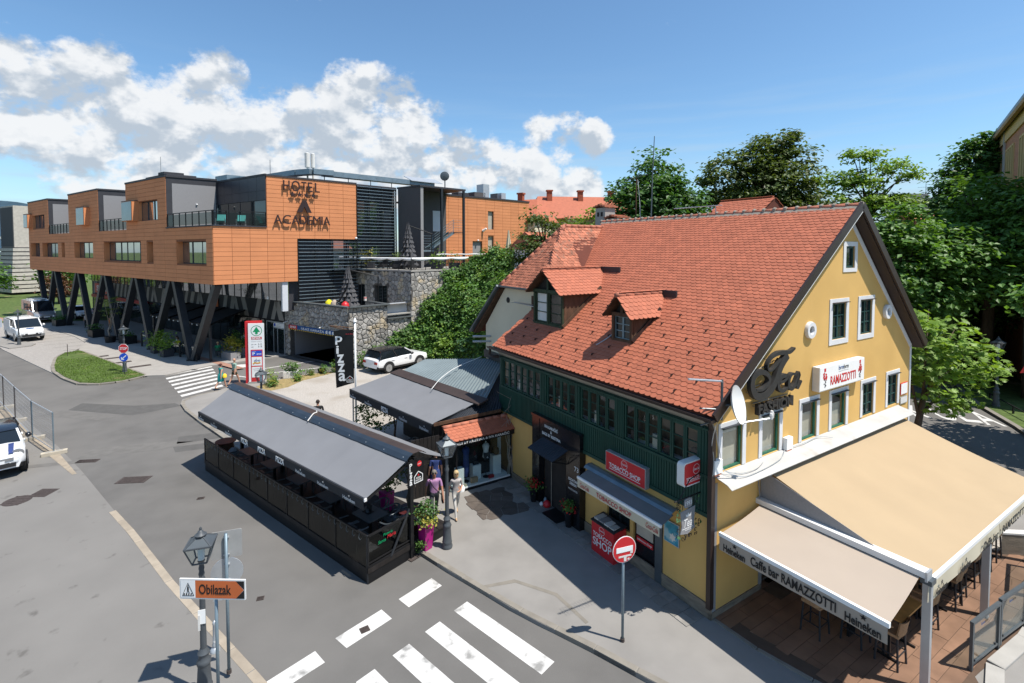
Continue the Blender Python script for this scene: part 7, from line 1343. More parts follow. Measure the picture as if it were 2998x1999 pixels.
# ------------------------------------------------------------------ bank with ivy
foot = [(-11.4, 39.7), (-9.2, 40.9), (-6.4, 40.4), (-3.6, 38.9), (-1.6, 36.6), (.4, 33.2), (3.0, 30.2), (6, 28)]; topl = [(-10.6, 40.6, 1.2), (-8.0, 43.0, 3.0), (-6.0, 44.9, 5.6), (-4.0, 46.6, 8.1), (-.5, 46.6, 9.0), (3.5, 45, 9.3), (8, 42, 9.2), (12, 38, 8.6)]
FTc = catm([(x, y, -.1) for x, y in foot], 5); TPc = catm(topl, 5); nF = len(FTc) - 1; rn = random.Random(2); from mathutils import noise as mnoise
def bank(i, j):
 k = i * nF; a = int(min(k, nF - 1e-6)); p = FTc[a].lerp(FTc[a + 1], k - a); q = TPc[a].lerp(TPc[a + 1], k - a); r = p.lerp(q, j); r.z = p.z + (q.z - p.z) * (j ** .8)
 n = mnoise.fractal(r * .45, 1., 2., 4); return r + Vector((-.3, -.6, .55)) * n * 1.3 * min(1, j * 3 + .25)
b = B(); b.grid(bank, 70, 34); b.build('bank', 'grass_soil', None, True, kind='structure')
b = B(); b.ext([(-4.0, 46.6, -.1), (-.5, 46.6, -.1), (3.5, 45, -.1), (8, 42, -.1), (12, 38, -.1), (30, 34, -.1), (70, 60, -.1), (20, 90, -.1), (-4, 70, -.1)], (0, 0, 8.6)); b.build('upper_ground', 'grass_soil', kind='structure')
def leafcover(name, mat, n, size, seed, sel=lambda i, j: True):
 rn = random.Random(seed); vs = []; fs = []
 while n > 0:
  i, j = rn.random(), rn.random() ** .85
  if not sel(i, j): n -= 1; continue
  c = bank(i, j); c2 = bank(min(1, i + .01), j); c3 = bank(i, min(1, j + .02)); nr = (c2 - c).cross(c3 - c).normalized(); nr = nr if nr.y < 0 or nr.z > 0 else -nr
  for _ in range(9): leafquad(vs, fs, c + nr * rn.uniform(.02, .32) + Vector((rn.gauss(0, .22), rn.gauss(0, .22), rn.gauss(0, .2))), nr * .6 + Vector((rn.gauss(0, .5), rn.gauss(0, .5), .7)), size * rn.uniform(.6, 1.3), 1.3, rn)
  n -= 1
 bb = B(); bb.v = vs; bb.f = fs; bb.m = [0] * len(fs); bb.build(name, mat, kind='stuff')
leafcover('ivy', 'leaf_mid', 3300, .19, 5, lambda i, j: mnoise.noise(Vector((i * 9, j * 5, 0))) > -.18); leafcover('ivy', 'leaf_light', 1300, .17, 6, lambda i, j: mnoise.noise(Vector((i * 9, j * 5, 0))) < .12); leafcover('ivy', 'leaf_dark', 1690, .2, 7)
# ivy climbing the stone wall
def wallivy(lb, pts, n, seed):
 q = T('climbing_ivy', lb, 'ivy', GS); rn = random.Random(seed); vs = []; fs = []
 for _ in range(n):
  a, z, r = rn.choice(pts); c = Vector((a + rn.gauss(0, r), -.08 - abs(rn.gauss(0, .12)), z + rn.gauss(0, r * 1.2)))
  if c.z > 7.35: continue
  for _ in range(6): leafquad(vs, fs, c + Vector((rn.gauss(0, .12), rn.gauss(0, .04), rn.gauss(0, .12))), Vector((rn.gauss(0, .4), -1, .8 + rn.gauss(0, .4))), .17 * rn.uniform(.6, 1.3), 1.3, rn)
 bb = B(); bb.v = vs; bb.f = fs; bb.m = [0] * len(fs); bb.build('foliage', 'leaf_mid', q); B().tube(catm([(p[0], -.08, p[1]) for p in sorted(pts, key=lambda t: t[1])], 3), .02, 5).build('stem', 'bark', q)
wallivy('ivy hanging in a broad patch on the sunlit stone wall', [(9.8, 6.9, .5), (10.2, 6.2, .6), (10.4, 5.4, .6), (10.2, 4.6, .6), (10.8, 3.8, .7), (11.5, 6.5, .6), (12, 5, .8), (11.5, 3, .9), (9.9, 5.8, .4)], 900, 8); wallivy('thin ivy strand on the sunlit stone wall', [(8.6, 4.9, .16), (8.7, 4.4, .2), (8.6, 3.9, .25), (8.4, 3.4, .3), (8.2, 3.0, .4)], 260, 9)
# ------------------------------------------------------------------ trees
def tree(name, lb, x, y, z0, blobs, leaf, n, size, r0, seed, group=None, hollow=.45, flat=.35, bark='bark'):
 q = T(name, lb, 'tree', WF, (x, y, z0), group=group); bl = [(a, b_, c - z0, d, e, f) for a, b_, c, d, e, f in blobs]; cz = sum(b_[2] for b_ in bl) / len(bl); low = min(b_[2] - b_[5] for b_ in bl)
 limbs(q, (0, 0, 0), (0, 0, max(1., low + (cz - low) * .9)), r0, [(b_[0] + d * b_[3] * .55, b_[1] + e * b_[4] * .5, b_[2] + b_[5] * .4) for b_ in bl for d, e in ((-.8, .2), (.8, -.3), (0, .6))], seed, bark); crown('crown', leaf, bl, n, size, q, seed, hollow=hollow, flat=flat); return q
tree('maple_tree', 'dark maple tree rising behind the roof ridge beside the aerial mast', 11.6, 41, 8, [(0, 0, 12.5, 3.2, 3, 3.2), (-1.6, 0, 11.2, 2.6, 2.4, 2.6), (2.0, .4, 11.8, 2.4, 2.4, 2.8), (.2, 0, 15.2, 1.7, 1.7, 2.0), (-2.2, 0, 13.6, 1.2, 1.2, 1.3), (2.9, 0, 10.2, 1.8, 1.8, 1.8)], 'leaf_dark', 14300, .27, .3, 101)
tree('olive_green_tree', 'largest olive green tree behind the house ridge', 23.0, 46, 8, [(0, 0, 14.4, 3.4, 3.4, 3.6), (-3.2, 0, 15.6, 2.8, 2.6, 2.4), (2.6, 0, 15.8, 2.6, 2.6, 3.0), (-4.0, .5, 12.6, 2.4, 2.2, 2.0), (4.0, 0, 12.8, 2.4, 2.2, 2.4), (.6, 0, 18.0, 2.0, 1.8, 1.7), (-1.2, 0, 17.4, 1.8, 1.6, 1.3), (1.8, 0, 11.8, 3.2, 2.4, 2.4), (2.2, 0, 19.2, .9, .9, .9)], 'leaf_olive', 20800, .25, .4, 102, hollow=.35)
tree('locust_tree', 'airy light green locust tree with spreading branches past the gable peak', 28.2, 40, 7, [(-1.2, 0, 14.6, 2.4, 2.0, 1.2), (1.8, 0, 15.6, 1.9, 1.6, .8), (-.6, 0, 16.6, 1.5, 1.3, .6), (3.4, 0, 15.0, 1.2, 1.1, .5), (-1.8, 0, 12.4, 2.2, 2, 1.3), (.6, 0, 12.8, 2.2, 1.8, 1.2), (2.6, 0, 13.0, 1.4, 1.2, .7), (-.3, 0, 10.9, 2.8, 2.2, 1.2)], 'leaf_light', 8060, .20, .16, 103, hollow=.0, flat=.25)
tree('gable_side_tree', 'dense green tree filling the gap right of the gable slope', 23.6, 31.5, .0, [(0, 0, 8.2, 3.2, 2.6, 2.6), (-1.6, -.4, 6.2, 2.4, 2.2, 2.2), (2.0, .3, 6.6, 2.8, 2.4, 2.4), (.6, 0, 10.4, 1.8, 1.7, 1.5), (3.6, 0, 9.0, 2.2, 2.0, 1.8)], 'leaf_mid', 14300, .24, .25, 104)
tree('park_tree', 'large dark green tree by the lawn lamp in front of the ochre building', 32.2, 34, 0, [(0, 0, 9.6, 3.8, 3.4, 3.2), (-2.8, -.4, 7.4, 2.8, 2.4, 2.2), (2.2, 0, 11.8, 2.6, 2.4, 2.2), (-.8, 0, 12.4, 2.2, 2, 1.8), (3.4, -.5, 8, 2.8, 2.6, 2.6), (-3.8, 0, 9.6, 1.8, 1.7, 1.6)], 'leaf_mid', 16900, .25, .32, 105)
tree('tall_back_tree', 'tall tree rising behind the end of the ochre building', 42.0, 47, 0, [(0, 0, 14.5, 2.4, 2.4, 2.6), (1.2, 0, 17.2, 2.2, 2, 2.0), (-1.4, 0, 12.4, 2.2, 2, 2.2), (1.8, 0, 19.0, 1.3, 1.2, 1.2)], 'leaf_dark', 8450, .28, .26, 106)
tree('edge_tree', 'bushy green tree in front of the ochre facade windows', 31.6, 30.5, 0, [(0, 0, 10.4, 1.8, 1.7, 2.6), (.9, 0, 8.6, 2.4, 2.0, 2.2), (-1.2, 0, 7.6, 2.0, 1.8, 1.8), (1.4, 0, 12.0, 1.4, 1.3, 1.2)], 'leaf_mid', 8450, .23, .2, 107)
tree('shade_tree', 'low dark tree shading the far end of the side street', 31.0, 38, 0, [(0, 0, 6.0, 4.5, 3.5, 2.6), (-4, 0, 7, 3.2, 3, 2.8), (4, -1, 6, 3.2, 3, 2.6)], 'leaf_dark', 9750, .28, .25, 108)
tree('street_tree', 'tree at the edge of the lawn casting shade over the side street', 26.8, 21.0, 0, [(0, 0, 8, 2.6, 2.8, 2.2), (-.6, 2, 7, 2.2, 2.2, 1.8), (0, -2, 6.5, 2.4, 2.4, 2.0)], 'leaf_mid', 5000, .25, .2, 109)
fg = T('fig_tree', 'bright fig tree with large lobed leaves overhanging the side street', 'tree', WF, (17.2, 21.4, 0)); limbs(fg, (0, 0, 0), (.6, 0, 3.2), .14, [(1.8, 0, 5.8), (-.4, .4, 5.8), (2.8, -.2, 4.2), (1.0, -.8, 4.2), (2.2, .5, 3.0), (.8, .2, 6.6)], 9)
def figleaf(vs, fs, c, n, s, rn):
 n = n.normalized(); t = Quaternion(n, rn.uniform(0, 6.283)) @ n.orthogonal().normalized(); u = n.cross(t); k = len(vs); vs.append(c)
 pts = [(0, -.35), (.30, -.25), (.55, .12), (.26, .08), (.34, .55), (.10, .30), (0, .75), (-.10, .30), (-.34, .55), (-.26, .08), (-.55, .12), (-.30, -.25)]
 for x, y in pts: vs.append(c + u * (x * s) + t * (y * s) + n * (-.15 * s * (x * x + y * y)))
 for i in range(12): fs.append((k, k + 1 + i, k + 1 + (i + 1) % 12))
rn = random.Random(19); vs = []; fs = []; BL = [(1.0, 0, 5.5, 1.7, 1.4, .9), (.2, 0, 4.6, 1.5, 1.3, 1.3), (2.2, -.2, 4.3, 1.5, 1.2, 1.0), (1.2, -.2, 3.2, 1.6, 1.2, 1.0), (-.3, 0, 6.0, 1.1, 1.0, .8), (1.6, .3, 2.5, 1.0, .9, .6), (3.1, 0, 3.9, .7, .7, .5)]
for _ in range(1500):
 bl = rn.choices(BL, [b_[3] * b_[5] for b_ in BL])[0]; d = Vector((rn.gauss(0, 1), rn.gauss(0, 1), rn.gauss(0, 1))).normalized() * rn.uniform(.35, 1.05) ** .6; figleaf(vs, fs, Vector((bl[0] + d.x * bl[3], bl[1] + d.y * bl[4], bl[2] + d.z * bl[5])), Vector((rn.gauss(0, .5), rn.gauss(0, .5) - .2, 1)), rn.uniform(.20, .34), rn)
bb = B(); bb.v = vs; bb.f = fs; bb.m = [0] * len(fs); bb.build('crown', 'leaf_light', fg)
tree('apple_tree', 'round leafy tree above the ivy bank beside the cream house roof', 2.2, 33.5, 6.5, [(0, 0, 9.9, 1.9, 1.7, 1.6), (-1.0, 0, 9.0, 1.5, 1.4, 1.3), (1.3, 0, 10.4, 1.2, 1.2, 1.0), (-.4, 0, 11.4, .9, .9, .7), (1.9, .2, 9.6, .9, .9, .7), (.4, 0, 8.0, 1.8, 1.5, 1.0)], 'leaf_olive', 5200, .16, .13, 110, hollow=.3)
tree('young_locust', 'yellow green feathery sapling beside the rendered chimney', 4.6, 31, 7, [(0, 0, 10.4, .9, .8, .9), (.5, 0, 11.3, .6, .6, .5), (-.6, 0, 9.8, .7, .6, .6)], 'leaf_light', 900, .14, .06, 111, hollow=0.)
for k, (x, y, z, r, m) in enumerate(((-3.0, 39.6, 1.3, 1.1, 'leaf_blue'), (-5.2, 40.6, 1.0, 1.0, 'leaf_light'), (-1.0, 37.4, 3.4, 1.3, 'leaf_light'), (-.4, 38.5, 6.2, 1.4, 'leaf_mid'), (2.8, 38, 7.6, 1.6, 'leaf_mid'))):
 q = T('bank_shrub', ['blue green shrub at the foot of the ivy bank', 'pale green shrub behind the parked white car', 'yellow green shrub half way up the bank', 'dense shrub high on the bank', 'dense shrub at the top of the bank by the cream house'][k], 'shrub', WF, (x, y, z - r)); crown('foliage', m, [(0, 0, r, r, r * .8, r), (r * .5, 0, r * .6, r * .6, r * .6, r * .6)], 1500, .15, q, 120 + k); B().tube([(0, 0, -.3), (0, 0, r)], .05, 6).build('stem', 'bark', q)
# park trees beyond the hotel
PT = [(-104, 84, 6, 'leaf_light', 'pale willow like tree at the far end of the park'), (-96, 92, 7, 'leaf_mid', 'round green tree beside the pale willow in the park'), (-92, 74, 5, 'leaf_light', 'light green tree near the purple banner'), (-86, 96, 8, 'leaf_mid', 'tall park tree behind the purple banner'), (-76, 84, 5, 'leaf_red', 'copper leaved tree seen between the hotel legs'), (-68, 92, 7, 'leaf_dark', 'dark tree behind the copper leaved tree'), (-62, 84, 6, 'leaf_light', 'bright tree seen under the hotel'), (-54, 96, 8, 'leaf_mid', 'park tree behind the shop glazing'), (-118, 100, 9, 'leaf_dark', 'dark tree at the edge of the park'), (-84, 78, 4, 'leaf_red', 'small reddish tree near the vans'), (-110, 120, 11, 'leaf_mid', 'tall green tree beside the stone tower')]
for k, (x, y, h, m, l) in enumerate(PT): tree('park_tree', l, x, y, 0, [(0, 0, h * .62, h * .42, h * .42, h * .36), (h * .25, 0, h * .5, h * .3, h * .3, h * .28), (-h * .25, .3, h * .52, h * .3, h * .3, h * .3), (0, 0, h * .85, h * .22, h * .22, h * .2)], m, 1900, h * .055, h * .03, 130 + k, group='park trees beyond the hotel')
sheet('park_lawn', [(-140, 112), (-66, 62), (-40, 66), (-30, 110), (-100, 160), (-180, 150)], .02, 'grass_soil'); sheet('park_path', [(-118, 84), (-66, 62.5), (-64, 64.5), (-112, 90)], .03, 'pink_kerb')
# weeds along the gravel edge
for k, (x, y, s) in enumerate(((-16.3, 33.6, .55), (-16.0, 33.2, .35), (-14.6, 36.2, .25), (-13.9, 36.7, .3), (-13.2, 37.1, .35), (-12.6, 37.4, .4), (-15.2, 35.2, .2), (-11.3, 38.5, .7), (-10.6, 39.3, .8), (-14.9, 34.6, .18))):
 q = T('weed_clump', ['tall weed with yellow flowers beside the price pylon', 'small weed beside the tall yellow flowered weed', 'weed clump beside the black plastic pot', 'weed clump at the kerb between planter and pot', 'weed clump at the foot of the banner pole', 'weed clump under the dark pizza banner', 'low weed behind the white planter', 'bush at the foot of the sunlit stone wall', 'bush between stone wall and white car', 'tiny weed at the edge of the gravel'][k], 'weed', WF, (x, y, 0)); crown('foliage', 'leaf_mid' if k else 'leaf_light', [(0, 0, s, s * .6, s * .6, s)], int(160 + 500 * s), .07 + .05 * (s > .6), q, 150 + k, flat=.9); crown('blooms', 'leaf_yellow', [(0, 0, s * .8, s * .5, s * .5, s * .6)], 40, .05, q, 170 + k)['kind'] = 'stuff'
# ------------------------------------------------------------------ distant buildings and hill
oc = T('ochre_building', 'tall red and ochre apartment building at the edge of the lawn', 'building', Frame(52.2, 56, 51.9)); b = B()      # local -x runs towards the viewer
oh = []
for g in range(4):
 for z0, z1 in ((14.2, 17.4), (9.2, 12.4), (4.4, 7.4)):
  for k in range(4 if g else 2): a = -3.4 - g * 6.6 - k * 1.05; oh.append((a - .62, z0, a, z1))
PO = lambda a, z: (a, 0, z); wall_holes([(-34, 0), (0, 0), (0, 19.4), (-34, 19.4)], oh, PO, (0, 1, 0), .35, b); b.poly([(0, 0, 0), (0, -12, 0), (0, -12, 19.4), (0, 0, 19.4)]); b.build('wall', 'brickface', oc)
for h in oh: b = B(); b.box(h[0] - .12, 0, h[1] - .12, h[2] + .12, .08, h[1]); b.box(h[0] - .12, 0, h[3], h[2] + .12, .08, h[3] + .15); b.box(h[0] - .14, 0, h[1], h[0], .08, h[3]); b.box(h[2], 0, h[1], h[2] + .14, .08, h[3]); w = b.build('window_surround', 'ochre_trim', oc); B().poly([(h[0], -.3, h[1]), (h[2], -.3, h[1]), (h[2], -.3, h[3]), (h[0], -.3, h[3])]).build('pane', 'cap_brown', w)
b = B(); b.box(-34, 0, 18.3, 0, .12, 19.3); b.build('frieze', 'ochre_trim', oc); B().box(-34.2, -12, 19.4, .4, .5, 19.75).build('roof', 'steel_grey', oc); B().bar((-34, .45, 19.2), (.3, .45, 19.2), .25, .3).build('cornice', 'ochre', oc)
for a in (-2.0, -9.4, -16.0): B().bar((a, .12, 0), (a, .12, 19.2), .18, .14, (0, 1, 0)).build('downpipe', 'alu', oc)
def house(name, lb, x, y, rz, w, d, ze, zr, wall, chim=0, hip=0.):
 q = T(name, lb, 'house', WF, (x, y, 0), rz); B().box(-w / 2, -d / 2, 0, w / 2, d / 2, ze).build('wall', wall, q); o = .4; b = B(); e = [(-w / 2 - o, -d / 2 - o, ze), (w / 2 + o, -d / 2 - o, ze), (w / 2 + o, d / 2 + o, ze), (-w / 2 - o, d / 2 + o, ze)]; r = [(-w / 2 - o + hip, 0, zr), (w / 2 + o - hip, 0, zr)]
 b.add(e + r, [(0, 1, 5, 4), (2, 3, 4, 5), (1, 2, 5), (3, 0, 4), (3, 2, 1, 0)]); rf = b.build('roof', 'tile', q)
 for k in range(chim): cx = -w / 2 + w * (k + .7) / (chim + .4); B().box(cx - .35, -1.2, ze + 1, cx + .35, -.6, zr + .6).build('chimney', 'brick_red', rf); B().box(cx - .45, -1.3, zr + .6, cx + .45, -.5, zr + .8).build('chimney_cap', 'brick_red', rf)
 for k in range(int(w / 3)): B().box(-w / 2 + 1 + k * 3, -d / 2 - .03, ze - 2.4, -w / 2 + 2.1 + k * 3, -d / 2, ze - .8).build('window', 'glass_dark', q)
 return q
house('red_roofed_house', 'house with long red tiled roof and brick chimneys behind the rear wing', 9.5, 72, .12, 15, 10, 13.2, 16.6, 'ochre', 3, 2.0); house('side_roofed_house', 'smaller red roofed house with dish left of the long red roof', 1.6, 66, -.5, 7, 8, 12.6, 15.6, 'cream', 1, 2.0); house('low_red_house', 'low red tiled roof glimpsed through the trees', 51, 62, .3, 8, 7, 11.5, 13.6, 'cream'); house('rear_courtyard_house', 'pale gabled house showing between cream roof and tree', 2.6, 36.5, .55, 3.2, 4, 9.2, 10.4, 'pale_wall')
fb = T('flat_roofed_block', 'distant grey flat roofed block above the trees', 'building', WF, (99, 120, 0)); B().box(-4, 0, 0, 0, 8, 22.3).build('tower', 'stucco_grey', fb); B().box(0, 0, 0, 8, 8, 21.4).build('wing', 'stucco_grey', fb); b = B(); b.box(-4.5, -.6, 18.2, 8, 0, 18.5); [b.bar((-4.4 + k * .5, -.55, 18.5), (-4.4 + k * .5, -.55, 19.7), .06) for k in range(25)]; b.bar((-4.5, -.55, 19.7), (8, -.55, 19.7), .08); b.build('balcony', 'dark_metal', fb); b = B(); [b.box(x, -.05, 19.3, x + .5, 0, 19.9) for x in (-1.6, -.9)]; b.build('windows', 'glass_dark', fb); b = B(); [b.tube([(x, 2, 21), (x, 2, h)], .05, 4) for x, h in ((1, 25), (4, 26), (6, 24.5))]; b.bar((-1, 2, 24), (4, 2, 24.2), .05); b.build('aerials', 'dark_metal', fb)
tw_ = T('stone_tower', 'pale stone clad museum tower with layered ledges beyond the hotel', 'building', WF, (-99, 100, 0), R(60)); B().box(0, 0, 9.5, 8, 7, 17.8).build('upper_block', 'limestone', tw_); B().box(-.1, .1, 9.6, 0, 6.9, 17.5).build('painted_shade_side', 'stucco_dark', tw_)  # dark slab paints shade onto the face turned from the sun
for k in range(11): B().box(-.9 + k * .06, -.9 + .06 * k, .5 + k * .82, 8, 8, 1.12 + k * .82).build('stone_course', 'limestone', tw_); B().box(-.5 + k * .06, -.5 + .06 * k, 1.12 + k * .82, 8, 7.7, 1.34 + k * .82).build('joint', 'museum_dark', tw_)
B().box(3.6, -1.4, 6.0, 7, 0, 9.3).build('glass_bay', 'glass_blue', tw_); gb_ = T('glass_museum_wing', 'dark glazed museum wing beside the stone tower', 'building', WF, (-122, 108, 0), .75); B().box(-12, -5, 0, 8, 6, 11.4).build('hall', 'museum_dark', gb_); B().box(-12, -5.6, 11.4, 8.6, 6, 11.9).build('roof', 'offwhite', gb_)
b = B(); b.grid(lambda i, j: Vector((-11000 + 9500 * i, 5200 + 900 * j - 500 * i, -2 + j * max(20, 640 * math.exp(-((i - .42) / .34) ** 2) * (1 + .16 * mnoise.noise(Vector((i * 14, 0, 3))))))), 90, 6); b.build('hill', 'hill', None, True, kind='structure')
for k, (x, y, h) in enumerate(((-75.5, 66, 7.5), (-79, 70, 7.5), (-83, 74, 7.5), (-88, 79, 7.5))):
 q = T('flag_pole', 'slender grey flag pole at the park edge' if k else 'flag pole with purple banner at the park edge', 'flag pole', WF, (x, y, 0), group='flag poles'); B().tube([(0, 0, 0), (0, 0, h)], [.08, .05], 7).build('pole', 'steel_grey', q); B().lathe([(.16, 0), (.12, .5)], 8).build('base', 'steel_grey', q)
 if k == 0: b = B(); b.grid(lambda i, j: Vector((-.1 - .75 * i, .08 * math.sin(i * 5 + j * 3), h - .3 - 3.9 * j + .25 * i)), 6, 10); b.build('banner', 'cloth_purple', q, True)
# ------------------------------------------------------------------ street lamps, signs, fence
def lamp(lb, x, y, rz=.3, sc=1., z=0.):
 q = T('street_lamp', lb, 'street lamp', WF, (x, y, z), rz, group='cast iron street lamps'); q.scale = (sc, sc, sc)
 B().lathe([(.16, 0), (.17, .06), (.15, .10), (.145, .16), (.155, .19), (.14, .22), (.115, .62), (.125, .66), (.14, .70), (.12, .75), (.09, .80), (.10, .86), (.115, .90), (.085, .95), (.065, 1.0)], 16).build('pedestal', 'iron', q, 50)
 B().lathe([(.062, 1.0), (.058, 1.75), (.05, 2.35), (.065, 2.40), (.07, 2.46), (.045, 2.52), (.06, 2.58), (.045, 2.64), (.055, 2.70), (.04, 2.78), (.07, 2.86)], 12).build('shaft', 'iron', q, 50)
 b = B(); pts = [(s1 * .13, s2 * .13, 2.86) for s1, s2 in ((1, 1), (-1, 1), (-1, -1), (1, -1))]; top_ = [(s1 * .24, s2 * .24, 3.24) for s1, s2 in ((1, 1), (-1, 1), (-1, -1), (1, -1))]
 for i in range(4): b.bar(pts[i], top_[i], .022); b.bar(top_[i], top_[(i + 1) % 4], .03); b.bar(pts[i], pts[(i + 1) % 4], .025); b.bar(top_[i], (0, 0, 3.42), .018)
 lt = b.build('lantern_frame', 'iron', q)
 for i in range(4): B().poly([pts[i], pts[(i + 1) % 4], top_[(i + 1) % 4], top_[i]]).build('pane', 'glass', lt); B().poly([top_[i], top_[(i + 1) % 4], (0, 0, 3.42)]).build('roof_pane', 'steel_grey', lt)
 B().lathe([(.06, 2.88), (.07, 3.1), (.05, 3.18)], 8).build('bulb', 'lantern_glass', lt, 60); B().lathe([(.10, 3.37), (.115, 3.41), (.06, 3.45), (.05, 3.48), (.02, 3.50), (.03, 3.53), (.005, 3.57)], 10).build('finial', 'iron', lt, 50); return q
L0 = lamp('iron street lamp on the forecourt beside the orange detour sign', -6.42, 10.12, z=-.09)
for lb, x, y, rz, sc in (('iron street lamp beside the pavilion end where two people walk', -2.0, 15.13, .5, 1.), ('iron street lamp whose lantern shows above the pavilion ridge', -11.97, 23.72, .4, 1.), ('iron street lamp on the grass island beside the stop sign', -28.84, 37.06, .2, 1.), ('iron street lamp at the kerb in front of the white van', -47.2, 47.75, .2, .97), ('iron street lamp on the lawn beside the fig tree', 28.24, 28.96, .6, 1.16)):
 c_ = dup(L0, WF, (x, y, 0), rz, label=lb); c_.scale = (sc, sc, sc)
B().box(-.068, -.068, 1.55, .068, -.060, 1.85).build('sticker', 'white', L0); B().box(-.07, -.075, 1.42, -.03, -.066, 1.75).build('sticker', 'offwhite', L0)
def sign_post(name, lb, x, y, h, rz=0.): q = T(name, lb, 'sign', WF, (x, y, 0), rz); B().tube([(0, 0, 0), (0, 0, h)], .032, 10).build('pole', 'steel_blue', q, True); B().lathe([(.05, 0), (.05, .08)], 10).build('pole_sleeve', 'cover_iron', q); return q
q = sign_post('square_and_round_sign', 'grey backs of a square and a round traffic sign on one pole', -6.14, 10.53, 3.10, .35); B().ext([(x, .05, z) for x, z in rrect(-.30, 2.53, .30, 3.13, .04)], (0, .012, 0)).build('square_plate', 'sign_back', q); B().lathe([(.30, 0), (.30, .012)], 28, (0, .05, 2.22), ax='y').build('round_plate', 'sign_back', q); b = B(); b.lathe([(.30, 0), (.315, .0), (.315, .02), (.30, .02)], 28, (0, .045, 2.22), ax='y'); b.build('rim', 'alu', q); b = B(); [b.bar((-.06, .03, z), (.06, .03, z), .03) for z in (3.0, 2.62, 2.4, 2.05)]; b.build('clamps', 'alu', q); B().box(-.28, .05, 1.62, .28, .07, 1.95).build('lower_plate', 'alu', q)
q = sign_post('detour_sign', 'orange Obilazak detour sign pointing right on a grey pole', -5.83, 9.62, 2.72, .02); Pm = [(-.66, 2.37), (.60, 2.32), (.60, 2.69), (-.66, 2.74)]; B().ext([(x, -.06, z) for x, z in ((-.665, 2.365), (.605, 2.32), (.605, 2.72), (-.665, 2.765))], (0, .03, 0)).build('plate', 'alu_white', q)
f_ = lambda x, z: (x, -.064, z - .036 * (x + .66)); B().poly([f_(-.64, 2.39), f_(-.36, 2.39), f_(-.36, 2.74), f_(-.64, 2.74)]).build('white_field', 'white', q); B().poly([f_(-.36, 2.39), f_(.42, 2.39), f_(.575, 2.565), f_(.42, 2.74), f_(-.36, 2.74)]).build('orange_field', 'orange_sign', q); B().poly([f_(.42, 2.39), f_(.585, 2.39), f_(.585, 2.565)]).build('dark_corner', 'letter_black', q); B().poly([f_(.42, 2.74), f_(.585, 2.74), f_(.585, 2.57)]).build('dark_corner', 'letter_black', q)
text('Obilazak', (-.29, -.066, 2.455), (1, 0, -.036), Z_, .62, .20, 'letter_black', q, .003, .012); b = B(); tri = [(-.61, -.066, 2.43), (-.39, -.066, 2.425), (-.50, -.066, 2.68)]
for i in range(3): b.bar(tri[i], tri[(i + 1) % 3], .008, .004, (0, 1, 0))
[b.bar((-.58 + k * .045, -.0665, 2.44), (-.57 + k * .045, -.0665, 2.475), .022, .003, (0, 1, 0)) for k in range(4)]; b.bar((-.50, -.067, 2.53), (-.50, -.067, 2.60), .03, .003, (0, 1, 0)); b.bar((-.50, -.067, 2.53), (-.525, -.067, 2.485), .012, .003, (0, 1, 0)); b.bar((-.50, -.067, 2.53), (-.475, -.067, 2.485), .012, .003, (0, 1, 0)); b.poly(star((-.50, -.0672, 2.62), Vector((1, 0, 0)), Vector((0, 0, 1)), .014, 6, .9)); b.build('pedestrian_symbol', 'letter_black', q)
q = T('steel_bollard', 'short pale steel bollard by the tan kerb', 'bollard', WF, (-6.86, 11.24, -.09)); B().lathe([(.11, 0), (.10, .06), (.055, .10), (.06, .17), (.045, .20), (.042, .62), (.05, .65), (.04, .70), (.01, .73)], 14).build('body', 'alu', q, 50); B().lathe([(.047, .22), (.047, .26)], 12).build('ring', 'offwhite', q)
q = sign_post('no_entry_sign', 'red round no entry sign with stickers on the pavement', 2.59, 11.41, 2.5, R(20)); B().lathe([(.31, -.05), (.31, -.04)], 32, (0, 0, 2.235), ax='y').build('disc', 'white', q); B().lathe([(.295, -.056), (.295, -.05)], 32, (0, 0, 2.235), ax='y').build('red_face', 'red', q); B().box(-.22, -.062, 2.18, .22, -.056, 2.30).build('white_bar', 'white', q); b = B(); [b.box(*p) for p in ((-.16, -.061, 2.06, .18, -.057, 2.10), (-.02, -.061, 1.96, .05, -.057, 2.06), (.15, -.0625, 2.12, .22, -.0615, 2.20), (.08, -.061, 1.98, .13, -.057, 2.02))]; b.build('stickers', 'offwhite', q)
q = sign_post('stop_sign', 'stop sign above a blue arrow disc beside the grass island lamp', -28.35, 36.4, 2.25, .1); oct_ = lambda r: [(r * math.cos(R(22.5 + 45 * i)), 1.93 + r * math.sin(R(22.5 + 45 * i))) for i in range(8)]; B().ext([(x, -.05, z) for x, z in oct_(.36)], (0, .012, 0)).build('octagon', 'white', q); B().ext([(x, -.056, z) for x, z in oct_(.335)], (0, .006, 0)).build('red_face', 'red', q); text('STOP', (-.24, -.058, 1.83), X_, Z_, .48, .20, 'letter_white', q, .003, .015); B().lathe([(.30, -.05), (.30, -.04)], 28, (0, 0, 1.28), ax='y').build('blue_disc', 'blue_sign', q); b = B(); b.bar((.17, -.053, 1.42), (-.10, -.053, 1.18), .06, .004, (0, 1, 0)); b.bar((-.16, -.053, 1.13), (.03, -.053, 1.13), .055, .004, (0, 1, 0)); b.bar((-.15, -.053, 1.12), (-.15, -.053, 1.30), .055, .004, (0, 1, 0)); b.build('white_arrow', 'white', q)
q = T('thin_stake', 'thin metal stake at the tip of the grass island', 'stake', WF, (-38.0, 42.6, 0)); B().tube([(0, 0, 0), (0, 0, 1.05)], .025, 6).build('rod', 'cover_iron', q); B().lathe([(.04, 0), (.03, .04)], 6).build('foot', 'cover_iron', q)
